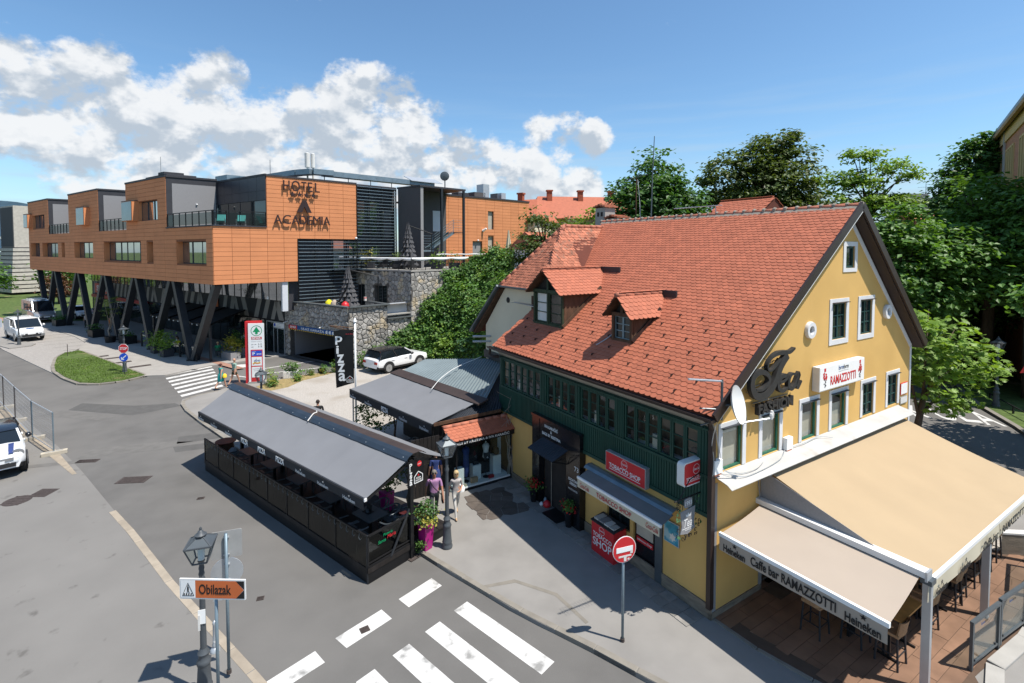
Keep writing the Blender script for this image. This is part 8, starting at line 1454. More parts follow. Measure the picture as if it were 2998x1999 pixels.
q = sign_post('double_board_sign', 'backs of two square sign boards on a pole beside the white van', -49.0, 47.3, 2.6, .1); [B().box(x, .04, 1.75, x + .58, .06, 2.55).build('plate', 'pale_wall', q) for x in (-.60, .02)]
q = T('tube_barrier', 'grey tube barrier at the left kerb by the white van', 'barrier', WF, (-49.3, 47.1, 0), -.75); b = B(); [b.tube([(-3 + k * 1.5, 0, 0), (-3 + k * 1.5, 0, 1.1)], .03, 6) for k in range(3)]; [b.tube([(-3, 0, z), (0, 0, z)], .025, 6) for z in (.4, .75, 1.1)]; b.build('tubes', 'dark_metal', q); sheet('lamp_island', [(-54, 50.4), (-46.4, 46.0), (-45.6, 47.3), (-46.2, 48.4), (-53, 52)], .02, 'pavement', thick=.15)
q = sign_post('warning_triangle', 'red rimmed warning triangle at the lawn edge', 29.05, 28.1, 2.6); B().ext([(-.4, -.05, 2.2), (.4, -.05, 2.2), (0, -.05, 2.9)], (0, .02, 0)).build('triangle', 'red', q)
q = T('low_rail_fence', 'low dark rail on short posts along the lawn edge', 'fence', WF, (0, 0, 0)); rp_ = [(26.4, 23.6), (27.1, 25.6), (27.9, 27.6), (28.9, 30.0)]; [B().bar((x, y, 0), (x, y, .48), .07).build('post', 'black', q) for x, y in rp_]; [B().bar((*a, .44), (*c, .44), .05).build('rail', 'black', q) for a, c in zip(rp_, rp_[1:])]
# mesh fence round the works
FP = [(-20.7, 22.35), (-23.35, 24.1), (-26.7, 26.65), (-29.6, 28.9), (-33.2, 31.6), (-37.0, 34.6)]; ML = ['mesh fence panel at the road corner with its concrete foot', 'mesh fence panel second from the road corner', 'mesh fence panel over the bare earth', 'mesh fence panel beyond the bare earth', 'mesh fence panel farthest along the works']
for k, (a, c) in enumerate(zip(FP, FP[1:])):
 a = Vector((*a, -.09)); c = Vector((*c, -.09)); d = c - a; l = d.length; q = T('mesh_fence_panel', ML[k], 'fence', WF, a, math.atan2(d.y, d.x), group='temporary mesh fence'); b = B()
 for x in (.04, l - .04): B().tube([(x, 0, .05), (x, 0, 1.92)], .026, 8).build('upright', 'steel_blue' if k == 0 else 'cover_iron', q)
 for z in (.2, 1.90): B().tube([(.04, 0, z), (l - .04, 0, z)], .02, 6).build('rail', 'alu', q)
 n = int(l / .11); [b.tube([(.06 + i * .11, 0, .2), (.06 + i * .11, 0, 1.88)], .003, 3, caps=False) for i in range(n)]; [b.tube([(.04, 0, .2 + j * .22), (l - .04, 0, .2 + j * .22)], .003, 3, caps=False) for j in range(8)]; b.build('wire_mesh', 'alu', q)
 f = T('concrete_fence_foot', ['concrete fence foot at the road corner', 'concrete fence foot second from the corner', 'concrete fence foot in the bare earth', 'concrete fence foot beyond the bare earth', 'concrete fence foot far along the works'][k], 'fence foot', WF, a + Vector((0, 0, .0)), math.atan2(d.y, d.x) + 1.25, group='concrete fence feet'); B().ext([(x, y, 0) for x, y in rrect(-.45, -.13, .45, .13, .04, 2)], (0, 0, .14)).build('block', 'concrete_block', f); B().box(-.30, -.05, .14, .30, .05, .155).build('slot', 'concrete', f)
# price pylon, banner, planters
pyl = T('price_pylon', 'tall white and red shop pylon with green fir tree logo', 'sign', WF, (-17.95, 33.95, 0), R(10)); B().box(0, -.02, .12, 1.0, .06, 4.12).build('front_panel', 'white', pyl); B().box(-.22, .05, 0, .78, .42, 4.25).build('red_body', 'red', pyl); B().box(-.05, -.05, 0, 1.05, .3, .12).build('base', 'concrete', pyl); B().box(.15, -.032, .10, .90, -.02, 2.32).build('red_frame', 'red', pyl)
k_ = 28; ring = lambda r0, r1, c: [([c + Vector((r0 * math.cos(2 * math.pi * i / k_), 0, r0 * math.sin(2 * math.pi * i / k_))), c + Vector((r0 * math.cos(2 * math.pi * (i + 1) / k_), 0, r0 * math.sin(2 * math.pi * (i + 1) / k_))), c + Vector((r1 * math.cos(2 * math.pi * (i + 1) / k_), 0, r1 * math.sin(2 * math.pi * (i + 1) / k_))), c + Vector((r1 * math.cos(2 * math.pi * i / k_), 0, r1 * math.sin(2 * math.pi * i / k_)))]) for i in range(k_)]
b = B(); [b.poly(p) for p in ring(.36, .32, Vector((.53, -.024, 3.62)))]; b.build('green_ring', 'spar_green', pyl); cx = .53; B().poly([(cx, -.025, 3.90), (cx + .24, -.025, 3.53), (cx + .07, -.025, 3.53), (cx + .10, -.025, 3.42), (cx, -.025, 3.36), (cx - .10, -.025, 3.42), (cx - .07, -.025, 3.53), (cx - .24, -.025, 3.53)]).build('fir_tree', 'spar_green', pyl)
B().box(.20, -.026, 3.02, .86, -.02, 3.20).build('name_field', 'red', pyl); text('SPAR', (.24, -.028, 3.04), X_, Z_, .58, .14, 'letter_white', pyl, .002, .03); text('RADNO VRIJEME', (.2, -.024, 2.84), X_, Z_, .66, .08, 'letter_grey', pyl, .002); text('pon. - sub.', (.2, -.024, 2.64), X_, Z_, .32, .08, 'letter_black', pyl, .002); text('8 - 22', (.64, -.024, 2.64), X_, Z_, .22, .11, 'letter_black', pyl, .002); text('ned.', (.2, -.024, 2.48), X_, Z_, .13, .07, 'letter_black', pyl, .002); text('8 - 18', (.64, -.024, 2.48), X_, Z_, .22, .11, 'letter_black', pyl, .002)
B().box(.20, -.038, 1.90, .85, -.032, 2.25).build('blue_field', 'blue_sign', pyl); text('P', (.26, -.041, 1.94), X_, Z_, .16, .20, 'letter_white', pyl, .002, .03); B().poly([(.23, -.0405, 2.15), (.36, -.0405, 2.23), (.49, -.0405, 2.15), (.49, -.0405, 2.17), (.36, -.0405, 2.245), (.23, -.0405, 2.17)]).build('roof_mark', 'letter_white', pyl); b = B(); [b.poly([(.52 + i * .11, -.0405, 2.00), (.56 + i * .11, -.0405, 2.00), (.56 + i * .11, -.0405, 1.96), (.61 + i * .11, -.0405, 2.02), (.56 + i * .11, -.0405, 2.08), (.56 + i * .11, -.0405, 2.04), (.52 + i * .11, -.0405, 2.04)]) for i in range(3)]; b.build('arrows', 'letter_white', pyl)
B().box(.20, -.038, 1.22, .85, -.032, 1.82).build('white_field', 'white', pyl); text('dm', (.34, -.041, 1.46), X_, Z_, .40, .24, 'navy', pyl, .002, .01, shear=.25); b = stroke([(.26, -.039, 1.36), (.40, -.039, 1.43), (.56, -.039, 1.40), (.76, -.039, 1.44)], .06, .002, (0, -1, 0)); b.build('ribbon', 'yellow_paint', pyl); stroke([(.28, -.0415, 1.31), (.42, -.0415, 1.38), (.58, -.0415, 1.36), (.76, -.0415, 1.40)], .03, .002, (0, -1, 0)).build('ribbon', 'red', pyl); B().box(.20, -.038, .42, .85, -.032, 1.14).build('white_field', 'white', pyl); text('HOTEL', (.26, -.041, .95), X_, Z_, .50, .10, 'letter_grey', pyl, .002); text('* * * *', (.36, -.041, .86), X_, Z_, .3, .05, 'letter_black', pyl, .002)
bn_ = T('pizza_banner', 'black hanging banner with white pizza letters on a white pole', 'banner', WF, (-7.86, 25.0, 0), .08); B().tube([(0, 0, 0), (0, 0, 5.5)], .05, 10).build('pole', 'alu_white', bn_, True); B().lathe([(.04, 5.5), (.09, 5.56), (.06, 5.66), (.005, 5.76)], 10).build('finial', 'white', bn_, 50); b = B(); b.grid(lambda i, j: Vector((-1.06 + .98 * i + .05 * j * (1 - i) * 2.2, .03 * math.sin(j * 6 + i * 3), 5.10 - 2.72 * j + (.0 - .16 * (1 - i)) * j + .08 * i)), 8, 14); b.build('cloth', 'black', bn_, True); b = B(); b.tube([(0, 0, 5.22), (-1.15, -.35, 5.42)], .03, 6); b.tube([(0, .0, 5.05), (-1.25, .2, 5.30)], .03, 6); b.build('arms', 'oldwood', bn_)
for k, ch_ in enumerate('pizza'): text(ch_, (-.96 + .035 * k, -.05, 4.42 - .46 * k), X_, Z_, .13 if ch_ == 'i' else .34, .42 if ch_ != 'i' else .40, 'letter_white', bn_, .005, .02)
house_logo(bn_, (-.42, -.05, 2.52), (1, 0, 0), .30); text('Santa Maria', (-.45, -.05, 4.92), X_, Z_, .36, .07, 'letter_red', bn_, .003, shear=.3)
q = T('white_planter', 'white ribbed plastic planter with green shrub on the gravel edge', 'planter', WF, (-15.8, 35.55, .0), .3); B().box(-.5, -.28, 0, .5, .28, .50).build('trough', 'offwhite', q); b = B(); [b.box(-.46 + i * .115, -.30, .04, -.40 + i * .115, -.28, .44) for i in range(9)]; b.build('ribs', 'offwhite', q); crown('foliage', 'leaf_mid', [(0, 0, .75, .5, .3, .3), (.5, -.1, .5, .3, .3, .4)], 420, .10, q, 201)
q = T('black_plastic_pot', 'small black plastic pot on the gravel edge', 'pot', WF, (-14.15, 36.9, .0), .5); B().lathe([(.2, 0), (.27, .36), (.24, .36), (.22, .3)], 4).build('pot', 'black', q); B().lathe([(.2, .28), (.19, .3)], 4).build('soil', 'soil', q)
# ------------------------------------------------------------------ vehicles
def wheel(par, x, y, r, side):
 w = B().lathe([(r * .62, -.10), (r * .93, -.11), (r, -.07), (r, .07), (r * .93, .11), (r * .62, .10)], 22, (x, y, r), ax='y').build('wheel', 'rubber', par, 40); s = side * .105
 b = B(); b.lathe([(r * .66, -.01), (r * .66, .01)], 20, (x, y + s * .9, r), ax='y'); b.build('hub_shade', 'plastic_dark', w); b = B()  # dark plastic disc behind the spokes
 for i in range(5): a = 2 * math.pi * i / 5; b.bar((x, y + s * 1.08, r), (x + math.cos(a) * r * .62, y + s * 1.08, r + math.sin(a) * r * .62), .075, .02, (0, 1, 0))
 b.lathe([(r * .64, -.012), (r * .68, -.012), (r * .68, .012), (r * .64, .012)], 20, (x, y + s * 1.05, r), ax='y'); b.build('rim', 'rim', w)
def car(name, lb, x, y, hd, L, Wd, Hh, st, cab, wb, wr, paint, roofm, lowm, sc=1., clad=.0, cat='car', grille=True):
 """st: body stations (x, z_low, z_belt, half width); cab: (xr0, xf0, xr1, xf1, z0, z1, hw0, hw1) glasshouse"""
 q = T(name, lb, cat, WF, (x, y, 0), hd); q.scale = (sc, sc, sc); prof = lambda zl, zb, h: [(-h * .90, zl), (-h * .985, zl + .16), (-h, zl + .45 * (zb - zl)), (-h * .97, zb - .07), (-h * .90, zb), (-h * .45, zb + .035), (h * .45, zb + .035), (h * .90, zb), (h * .97, zb - .07), (h, zl + .45 * (zb - zl)), (h * .985, zl + .16), (h * .90, zl)]
 b = B(); vs = []; n = 12
 for sx, zl, zb, h in st: vs += [(sx, y_, z_) for y_, z_ in prof(zl, zb, h)]
 fs = []; mi = []
 for i in range(len(st) - 1):
  for j in range(n): fs.append((i * n + j, i * n + (j + 1) % n, (i + 1) * n + (j + 1) % n, (i + 1) * n + j)); mi.append(1 if j in (0, 10, 11) else 0)
 fs += [tuple(range(n - 1, -1, -1)), tuple((len(st) - 1) * n + j for j in range(n))]; mi += [0, 0]; b.v = vs; b.f = fs; b.m = mi; b.build('body', [paint, lowm], q, 35)
 r0, f0, r1, f1, z0, z1, h0, h1 = cab; lo = [(r0, -h0, z0), (f0, -h0 * .93, z0), (f0, h0 * .93, z0), (r0, h0, z0)]; hi = [(r1, -h1, z1), (f1, -h1, z1), (f1, h1, z1), (r1, h1, z1)]; b = B(); b.add(lo + hi, [(0, 1, 5, 4), (2, 3, 7, 6)]); b.build('side_glass', 'car_glass', q); b = B(); b.add(lo + hi, [(1, 2, 6, 5)]); b.build('windscreen', 'car_glass', q); b = B(); b.add(lo + hi, [(3, 0, 4, 7)]); b.build('rear_glass', 'car_glass', q)
 b = B(); o = .03; mid = [(r1 - .04, -h1 - o, z1), (f1 + .05, -h1 - o, z1), (f1 + .05, h1 + o, z1), (r1 - .04, h1 + o, z1)]; cap = [(r1 + .15, -h1 * .82, z1 + .07), (f1 - .15, -h1 * .82, z1 + .07), (f1 - .15, h1 * .82, z1 + .07), (r1 + .15, h1 * .82, z1 + .07)]; b.add(mid + cap, [(0, 1, 5, 4), (1, 2, 6, 5), (2, 3, 7, 6), (3, 0, 4, 7), (4, 5, 6, 7), (3, 2, 1, 0)]); b.build('roof', roofm, q, 50)
 for i in range(4): B().bar(lo[i], hi[i], .07, .07).build('pillar', paint if i in (1, 2) else roofm, q)
 for sg, i0, i1 in ((-1, 0, 1), (1, 3, 2)): t = .48; a = Vector(lo[i0]).lerp(Vector(lo[i1]), t); c = Vector(hi[i0]).lerp(Vector(hi[i1]), t); B().bar(a, c, .09, .05).build('door_pillar', 'car_black', q); B().lathe([(.05, -.1), (.10, -.05), (.09, .08), (.03, .12)], 8, (f0 - .45, sg * (h0 + .16), z0 + .10), ax='x').build('wing_mirror', roofm, q, 60)
 for xx in (-wb / 2, wb / 2):
  for sg in (-1, 1):
   wheel(q, xx, sg * (Wd / 2 - .12), wr, sg); b = B(); k = 14; rin = wr * 1.06; rout = wr * 1.26; yy = sg * (Wd / 2 + .006); pts = [(math.cos(math.pi * i / k), math.sin(math.pi * i / k)) for i in range(k + 1)]
   for i in range(k): b.ext([(xx + pts[i][0] * rin, yy, wr + pts[i][1] * rin), (xx + pts[i][0] * rout, yy, wr + pts[i][1] * rout), (xx + pts[i + 1][0] * rout, yy, wr + pts[i + 1][1] * rout), (xx + pts[i + 1][0] * rin, yy, wr + pts[i + 1][1] * rin)], (0, -sg * .05, 0))
   b.poly([(xx + p[0] * rin, yy - sg * .01, wr + p[1] * rin) for p in pts]); b.build('wheel_arch', lowm if lowm != paint else 'plastic_dark', q)
 xf, xb = st[-1][0], st[0][0]; zf = st[-1][2]; zb_ = st[0][2]; hw = st[-1][3]
 for sg in (-1, 1):
  B().lathe([(.02, -.05), (.12, -.03), (.15, .04), (.10, .10)], 12, (xf - .09, sg * hw * .76, zf - .14), ax='x').build('headlight', 'headlight', q, 60); B().box(xb - .03, sg * st[0][3] * .62, zb_ - .22, xb + .22, sg * st[0][3] * 1.0, zb_ - .06).build('tail_light', 'taillight', q)
 if grille: B().box(xf - .05, -hw * .55, zf - .32, xf + .02, hw * .55, zf - .16).build('grille', 'plastic_dark', q); B().box(xf - .05, -hw * .8, st[-1][1] + .05, xf + .025, hw * .8, st[-1][1] + .20).build('air_intake', 'plastic_dark', q)
 B().box(xf, -.26, st[-1][1] + .22, xf + .035, .26, st[-1][1] + .33).build('number_plate', 'plate', q); B().box(xb - .03, -.26, st[0][1] + .30, xb, .26, st[0][1] + .41).build('number_plate', 'plate', q)
 for sg in (-1, 1): b = B(); yy = sg * Wd / 2; b.box((r0 + f0) / 2 + .55, yy - .02, z0 - .16, (r0 + f0) / 2 + .78, yy + .02, z0 - .13); b.box((r0 + f0) / 2 - .55, yy - .02, z0 - .16, (r0 + f0) / 2 - .32, yy + .02, z0 - .13); b.build('door_handles', paint, q)
 return q
suv = [(-2.22, .42, .92, .80), (-2.12, .34, 1.02, .88), (-1.6, .28, 1.06, .92), (0, .26, 1.04, .93), (1.1, .26, 1.02, .92), (1.75, .28, .97, .89), (2.12, .34, .86, .82), (2.22, .42, .76, .70)]
car('white_suv', 'white crossover car with black roof parked by the stone wall', -8.92, 38.5, R(50.5), 4.44, 1.86, 1.62, suv, (-2.08, 1.0, -1.80, .12, 1.02, 1.55, .88, .74), 2.68, .37, 'car_white', 'car_black', 'plastic_dark', 1.08)
van = [(-2.48, .40, 1.10, .90), (-2.42, .32, 1.18, .95), (-1, .28, 1.2, .97), (1.2, .28, 1.18, .97), (1.75, .30, 1.10, .95), (2.3, .34, .98, .88), (2.46, .40, .86, .78)]
v1 = car('white_delivery_van', 'white panel van with blue bonnet logo driving past the grass island', -50.1, 51.3, R(-35), 5.0, 1.95, 1.97, van, (-2.40, 1.62, -2.30, .75, 1.17, 1.86, .92, .80), 3.1, .34, 'car_white', 'car_white', 'car_grey', 1.12, cat='van'); b = B(); b.box(-2.38, -.955, 1.14, -.1, -.90, 1.80); b.box(-2.38, .90, 1.14, -.1, .955, 1.80); b.build('panel_side', 'car_white', v1); b = B(); b.lathe([(.28, 0), (.28, .01)], 24, (0, 0, 0)); o = b.build('bonnet_badge', 'navy', v1); o.location = (1.98, 0, 1.10); o.rotation_euler = (0, R(14), 0); o.scale = (.55, 1, 1); text('NIVEA', (1.98, -.19, 1.13), (0, 1, 0), (-1, 0, .25), .38, .10, 'letter_white', v1, .01)
B().box(2.3, -.85, .42, 2.47, .85, .62).build('bumper', 'car_grey', v1)
spr = [(-3.0, .42, 1.25, .95), (-2.92, .34, 1.35, 1.0), (0, .3, 1.36, 1.0), (1.7, .3, 1.32, 1.0), (2.2, .32, 1.2, .97), (2.78, .38, 1.02, .88), (2.95, .44, .9, .78)]
v2 = car('silver_minibus', 'tall silver minibus with roof rack waiting behind the white van', -60.2, 63.7, R(-35), 6.0, 2.0, 2.7, spr, (-2.9, 1.9, -2.8, 1.05, 1.33, 2.45, .98, .84), 3.6, .36, 'car_silver', 'car_silver', 'car_grey', 1.08, cat='van'); b = B(); b.box(-2.85, -1.0, 1.34, -1.9, -.9, 2.4); b.box(-2.85, .9, 1.34, -1.9, 1.0, 2.4); b.box(-2.8, -.98, 2.12, 1.0, .98, 2.48); b.build('upper_body', 'car_silver', v2); b = B(); [b.bar((x, -.7, 2.6), (x, .7, 2.6), .05) for x in (-2, -1, 0)]; b.build('roof_rack', 'white', v2)
v3 = car('parked_white_car', 'white car parked in the hotel shade beside the silver minibus', -57.4, 66.6, R(-35), 4.4, 1.9, 1.6, suv, (-2.08, 1.0, -1.80, .12, 1.02, 1.50, .88, .74), 2.68, .34, 'car_white', 'car_white', 'plastic_dark', 1.05)
mini = [(-2.0, .40, .95, .78), (-1.9, .32, 1.02, .86), (-1.2, .26, 1.04, .90), (.8, .26, 1.02, .91), (1.25, .28, 1.0, .90), (1.75, .32, .92, .84), (2.0, .40, .78, .70)]
mc = car('white_hatchback', 'white hatchback with dark bonnet stripes parked by the mesh fence', -22.15, 21.05, R(-42), 4.1, 1.84, 1.5, mini, (-1.85, .85, -1.65, .30, 1.02, 1.42, .86, .70), 2.6, .34, 'car_white', 'car_black', 'plastic_dark', 1.08)
mc.location.z = -.09
for sg in (-1, 1): b = B(); b.grid(lambda i, j: Vector((.95 + .95 * i, sg * (.42 + .16 * j) * (1 - .12 * i), 1.055 - .065 * i * i + (.0 if i < .8 else -.05))), 8, 1); b.build('bonnet_stripe', 'cloth_blue', mc)
for sg in (-1, 1): b = B(); b.lathe([(.17, .0), (.19, .04), (.17, .08)], 20, (1.74, sg * .62, .84), ax='x'); b.build('headlight_ring', 'rim', mc, 50)
B().box(1.80, -.5, .70, 2.03, .5, .80).build('chrome_bar', 'rim', mc)
# ------------------------------------------------------------------ people
def person(lb, x, y, hd, h=1.75, pose='walk', top='cloth_grey', leg='cloth_charcoal', shoe='shoe_dark', hair='hair_dark', skin='skin', bare_arm=.5, bare_leg=0., skirt=None, z=0., long_hair=False, name='person', tilt=0., lean=0., fem=False, hands=True, bag=None):
 """body grown with a skin modifier over joints, coloured by bone; hair, skirt and bag are children. faces +y locally"""
 k = h / 1.75; q = T(name, lb, 'person', WF, (x, y, z), hd); V = lambda a, b_, c: Vector((a, b_, c)) * k; J = {}; sh = .175 if fem else .20; hp = .095
 sit = pose == 'sit'; dz = -.42 if sit else 0
 J['pel'] = (V(0, 0, .96 + dz), .135 if fem else .13); J['wai'] = (V(0, lean * .15, 1.10 + dz), .115 if fem else .125); J['che'] = (V(0, lean * .3 + .01, 1.30 + dz), .13 if fem else .145); J['nec'] = (V(0, lean * .4, 1.47 + dz), .052); J['jaw'] = (V(0, lean * .42 + .03 + tilt, 1.56 + dz), .066); J['hea'] = (V(0, lean * .43 + .02 + tilt, 1.66 + dz), .082); J['cro'] = (V(0, lean * .43 + .005 + tilt, 1.715 + dz), .06)
 E_ = [('pel', 'wai', 't'), ('wai', 'che', 't'), ('che', 'nec', 't'), ('nec', 'jaw', 's'), ('jaw', 'hea', 's'), ('hea', 'cro', 's')]; sw = {'walk': .30, 'stand': .03, 'sit': 0}[pose]
 for s, n in ((-1, 'l'), (1, 'r')):
  f = s * sw
  J['sh' + n] = (V(s * sh, lean * .35, 1.42 + dz), .062);
  if sit: J['kn' + n] = (V(s * .11, .44, .52), .062); J['an' + n] = (V(s * .11, .42, .09), .042); J['to' + n] = (V(s * .11, .58, .03), .036)
  else: J['kn' + n] = (V(s * .09, f * .55 + .04, .50), .060); J['an' + n] = (V(s * .085, f * 1.05 - (.06 if f < 0 else 0), .09 + (.05 if f < -.1 else 0)), .040); J['to' + n] = (V(s * .09, f * 1.05 + .13, .035 + (.0 if f >= -.1 else .0)), .036)
  J['hi' + n] = (V(s * hp, 0, .90 + dz), .088); fa = -f * .8
  if sit: J['el' + n] = (V(s * (sh + .05), .12, 1.17 + dz), .042); J['wr' + n] = (V(s * .13, .34, 1.14 + dz), .030); J['ha' + n] = (V(s * .08, .42, 1.16 + dz), .032)
  elif bag == 'front' and n == 'l': J['el' + n] = (V(s * (sh + .06), .0, 1.15), .040); J['wr' + n] = (V(s * .12, .20, 1.07), .029); J['ha' + n] = (V(s * .05, .25, 1.07), .032)
  else: J['el' + n] = (V(s * (sh + .055), fa * .45 - .02, 1.14), .043); J['wr' + n] = (V(s * (sh + .075), fa * .9 + .05, .90), .030); J['ha' + n] = (V(s * (sh + .075), fa + .07, .81), .034)
  E_ += [('che', 'sh' + n, 't'), ('sh' + n, 'el' + n, 'ua'), ('el' + n, 'wr' + n, 'fa'), ('wr' + n, 'ha' + n, 's'), ('pel', 'hi' + n, 'l'), ('hi' + n, 'kn' + n, 'l'), ('kn' + n, 'an' + n, 'sn'), ('an' + n, 'to' + n, 'sh')]
 ids = {n: i for i, n in enumerate(J)}; me = bpy.data.meshes.new('body'); me.from_pydata([J[n][0] for n in J], [(ids[a], ids[b_]) for a, b_, c in E_], []); o = bpy.data.objects.new('body', me); COL.objects.link(o)
 o.modifiers.new('s', 'SKIN'); sv = me.skin_vertices[0].data
 for n in J: sv[ids[n]].radius = (J[n][1] * k * (1.30 if n in ('che', 'wai', 'pel') else 1), J[n][1] * k * (.80 if n in ('che', 'wai') else 1))
 sv[ids['pel']].use_root = True; ss = o.modifiers.new('u', 'SUBSURF'); ss.levels = 2; ss.render_levels = 2
 dg = bpy.context.evaluated_depsgraph_get(); dg.update(); nm = bpy.data.meshes.new_from_object(o.evaluated_get(dg)); bpy.data.objects.remove(o); bpy.data.meshes.remove(me)
 mats = [skin, top, leg, shoe]; nm.materials.clear(); [nm.materials.append(MATS[m]) for m in mats]; seg = [(J[a][0], J[b_][0], c) for a, b_, c in E_]
 for p in nm.polygons:
  c = p.center; best = None
  for a, b_, t in seg:
   d = b_ - a; u = max(0, min(1, (c - a).dot(d) / d.length_squared)); ds = (c - a - d * u).length
   if best is None or ds < best[0]: best = (ds, t, u)
  t, u = best[1], best[2]; m = {'t': 1, 's': 0, 'ua': 1 if u < bare_arm * 2 else 0, 'fa': 1 if bare_arm >= .99 else 0, 'l': 0 if bare_leg and u > 1.2 - bare_leg else 2, 'sn': 0 if bare_leg else 2, 'sh': 3}[t]
  if t == 't' and c.z < .99 * k + dz * k: m = 2
  p.material_index = m; p.use_smooth = True
 put('body', nm, q)
 if hands:
  for n, s in (('l', -1), ('r', 1)):
   a = J['ha' + n][0]; d = (a - J['wr' + n][0]).normalized(); sd = Vector((0, 1, 0)) if abs(d.y) < .7 else Vector((s * 1., 0, 0)); b = B()
   for i in range(4): p0 = a + sd * (.026 - i * .017) * k; b.tube([p0, p0 + d * .05 * k, p0 + d * (.085 - .008 * abs(i - 1)) * k + Vector((-s * .02, 0, 0)) * k], [.009 * k, .008 * k, .006 * k], 6)
   p0 = a + sd * .03 * k - d * .02 * k; b.tube([p0, p0 + (d * .03 + sd * .03) * k, p0 + (d * .055 + sd * .03) * k], [.010 * k, .009 * k, .006 * k], 6); b.build('fingers', skin, q)
 hc = J['hea'][0]; b = B(); b.lathe([(.01, .105), (.05, .095), (.08, .06), (.092, .01), (.088, -.03 if not long_hair else -.10), (.075, -.045 if not long_hair else -.13)], 12, (hc + Vector((0, -.014 * k, 0))), sq=0); ho_ = b.build('hair', hair, q, True)
 b = B(); c0 = hc + Vector((0, .088, -.02)) * k; b.tube([c0 + Vector((0, -.015, .025)) * k, c0 + Vector((0, .012, -.012)) * k], [.008 * k, .014 * k], 6); [b.lathe([(.003, -.03), (.02, -.01), (.018, .02), (.004, .03)], 6, hc + Vector((s * .084, .0, -.02)) * k) for s in (-1, 1)]; b.build('nose_and_ears', skin, q, True); b = B(); b.bar(c0 + Vector((-.024, .004, -.045)) * k, c0 + Vector((.024, .004, -.045)) * k, .008 * k); b.build('mouth', 'flower_red', q)
 b = B(); [b.lathe([(.002, -.006), (.011, 0), (.002, .006)], 6, c0 + Vector((s * .032, -.002, .028)) * k) for s in (-1, 1)]; b.build('eyes', 'black', q)
 if skirt: B().lathe([(.15 * k, 1.06 * k), (.185 * k, .92 * k), (.215 * k, .70 * k), (.20 * k, .52 * k), (.185 * k, .53 * k), (.12 * k, 1.0 * k)], 16).build('skirt', skirt, q, 50)
 return q
g = person('man in purple shirt and dark trousers with shoulder bag walking by the lamp', -2.63, 16.66, R(195), 1.74, 'walk', 'cloth_purple', 'cloth_charcoal', 'shoe_dark', 'hair_grey', 'skin_tan', .4, tilt=.01, bag='side')
b = B(); b.tube(catm([(.16, .06, 1.44), (.05, .17, 1.25), (-.12, .16, 1.05), (-.22, .10, .92)]), .014, 5); b.build('strap', 'cloth_black', g); B().ext([(-.30, .02, .68), (-.30, .26, .68), (-.30, .26, .94), (-.30, .02, .94)], (.07, 0, 0)).build('shoulder_bag', 'cloth_black', g); b = B(); [b.lathe([(.004, -.006), (.026, 0), (.004, .006)], 8, (s * .033, .112, 1.672), ax='y') for s in (-1, 1)]; b.build('sunglasses', 'black', g)
g = person('blond woman in grey top and pale trousers carrying a white bag', -1.92, 16.95, R(200), 1.58, 'walk', 'cloth_grey', 'cloth_pale', 'shoe_tan', 'hair_blond', 'skin', .45, long_hair=True, fem=True, bag='front'); B().lathe([(.03, .70), (.13, .74), (.14, .86), (.07, .96)], 9, (-.20, -.12, .05)).build('carrier_bag', 'white', g, 60); b = B(); [b.lathe([(.004, -.006), (.026, 0), (.004, .006)], 8, (s * .03, .100, 1.51), ax='y') for s in (-1, 1)]; b.build('sunglasses', 'black', g)
g = person('person in dark blue apron dress and yellow shoes standing behind the walkers', -2.85, 18.4, R(20), 1.66, 'stand', 'cloth_blue', 'cloth_blue', 'cloth_yellow', 'hair_dark', 'skin', .4, bare_leg=.9, skirt='cloth_blue', fem=True)
g = person('woman in turquoise dress with yellow bag crossing the far zebra', -19.15, 32.7, R(-25), 1.66, 'walk', 'cloth_teal', 'cloth_teal', 'shoe_tan', 'hair_red', 'skin', .05, bare_leg=1.1, skirt='cloth_teal', fem=True); B().lathe([(.03, .72), (.13, .78), (.12, .95), (.05, 1.02)], 9, (.32, .05, 0)).build('handbag', 'yellow_paint', g, 60)
person('bald man in sage check shirt and olive shorts walking beside the turquoise dress', -18.7, 33.5, R(-25), 1.82, 'walk', 'cloth_sage', 'cloth_olive', 'shoe_dark', 'skin', 'skin', .45, bare_leg=.75)
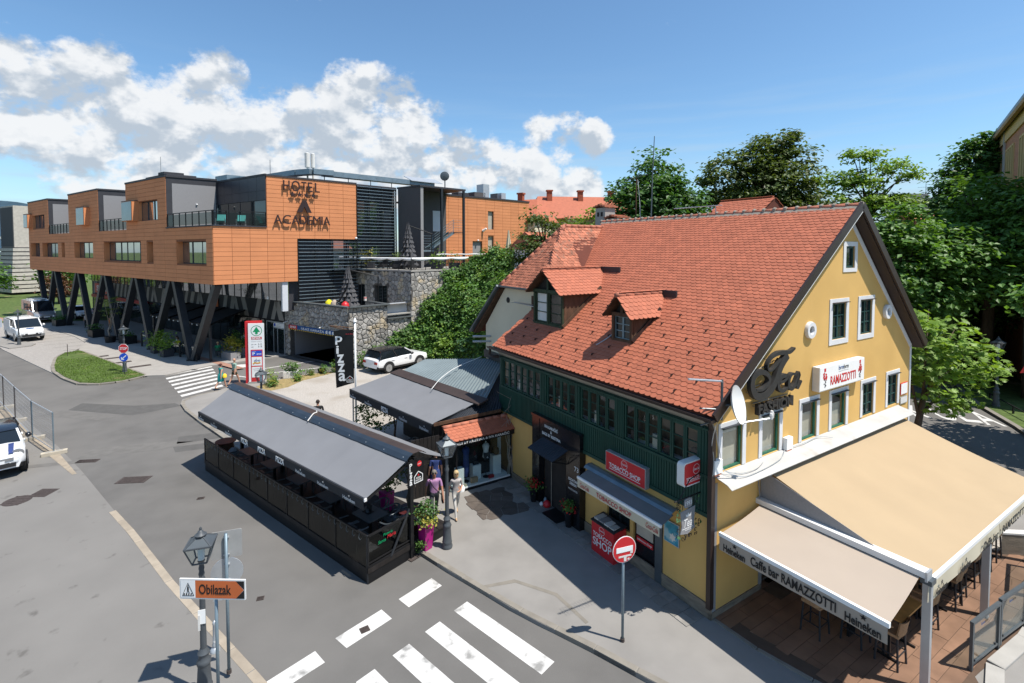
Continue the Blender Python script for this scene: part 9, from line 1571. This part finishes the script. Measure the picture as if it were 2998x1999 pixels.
person('man in black shirt standing on the gravel behind the pavilion', -9.55, 24.4, R(20), 1.78, 'stand', 'cloth_black', 'cloth_charcoal', 'shoe_dark', 'hair_dark', 'skin', .45)
for lb, u, v, hd, kw in (('waiter in white shirt and dark apron in the cafe', -5.2, 4.8, 3.3, dict(top='cloth_white', leg='cloth_black', pose='stand')), ('seated guest in green top at the cafe corner table', -4.5, 2.2, .4, dict(top='cloth_green', leg='cloth_charcoal', pose='sit', hair='hair_blond', fem=True)), ('seated blond guest in white blouse at the cafe corner table', -3.7, 3.0, 2.4, dict(top='cloth_white', leg='cloth_pale', pose='sit', hair='hair_blond', fem=True)), ('seated guest with dark hair behind the cafe corner table', -4.7, 3.5, 3.0, dict(top='skin_tan', leg='cloth_charcoal', pose='sit')), ('seated guest in pale shirt behind the cafe glass fence', -10.6, 1.5, 2.8, dict(top='cloth_white', leg='cloth_charcoal', pose='sit')), ('seated guest in bright yellow shirt behind the cafe fence', -9.6, 1.2, 2.9, dict(top='cloth_yellow', leg='cloth_charcoal', pose='sit')), ('seated guest in light blue shirt behind the cafe fence', -8.7, 1.6, 2.6, dict(top='pale_wall', leg='cloth_charcoal', pose='sit')), ('man in pale shirt and dark trousers in the shade near the vans', -33.5, 1.0, 3.0, dict(top='cloth_grey', leg='cloth_black', pose='stand')), ('person in orange top standing in the shade under the hotel', -27.2, 1.4, 2.6, dict(top='cloth_orange', leg='cloth_black', pose='stand')), ('person in dark clothes beside the orange top', -25.8, 1.6, 3.0, dict(top='cloth_charcoal', leg='cloth_black', pose='stand', fem=True))):
 p = HB.w(u, v); person(lb, p.x, p.y, hd, 1.72, hands=False, **kw)
 if kw['pose'] == 'sit': c_ = dup(cq, WF, (p.x, p.y, 0), hd, label='cafe chair under ' + lb.replace('seated ', 'the ')); c_['group'] = 'cafe chairs under the hotel'
for u, v, l in ((-4.2, 2.8, 'cafe table at the corner between the guests'), (-9.7, 1.9, 'cafe table behind the glass fence')): c_ = dup(tb0, HB, (u, v, 0), .4, label=l); c_['group'] = 'cafe tables under the hotel'
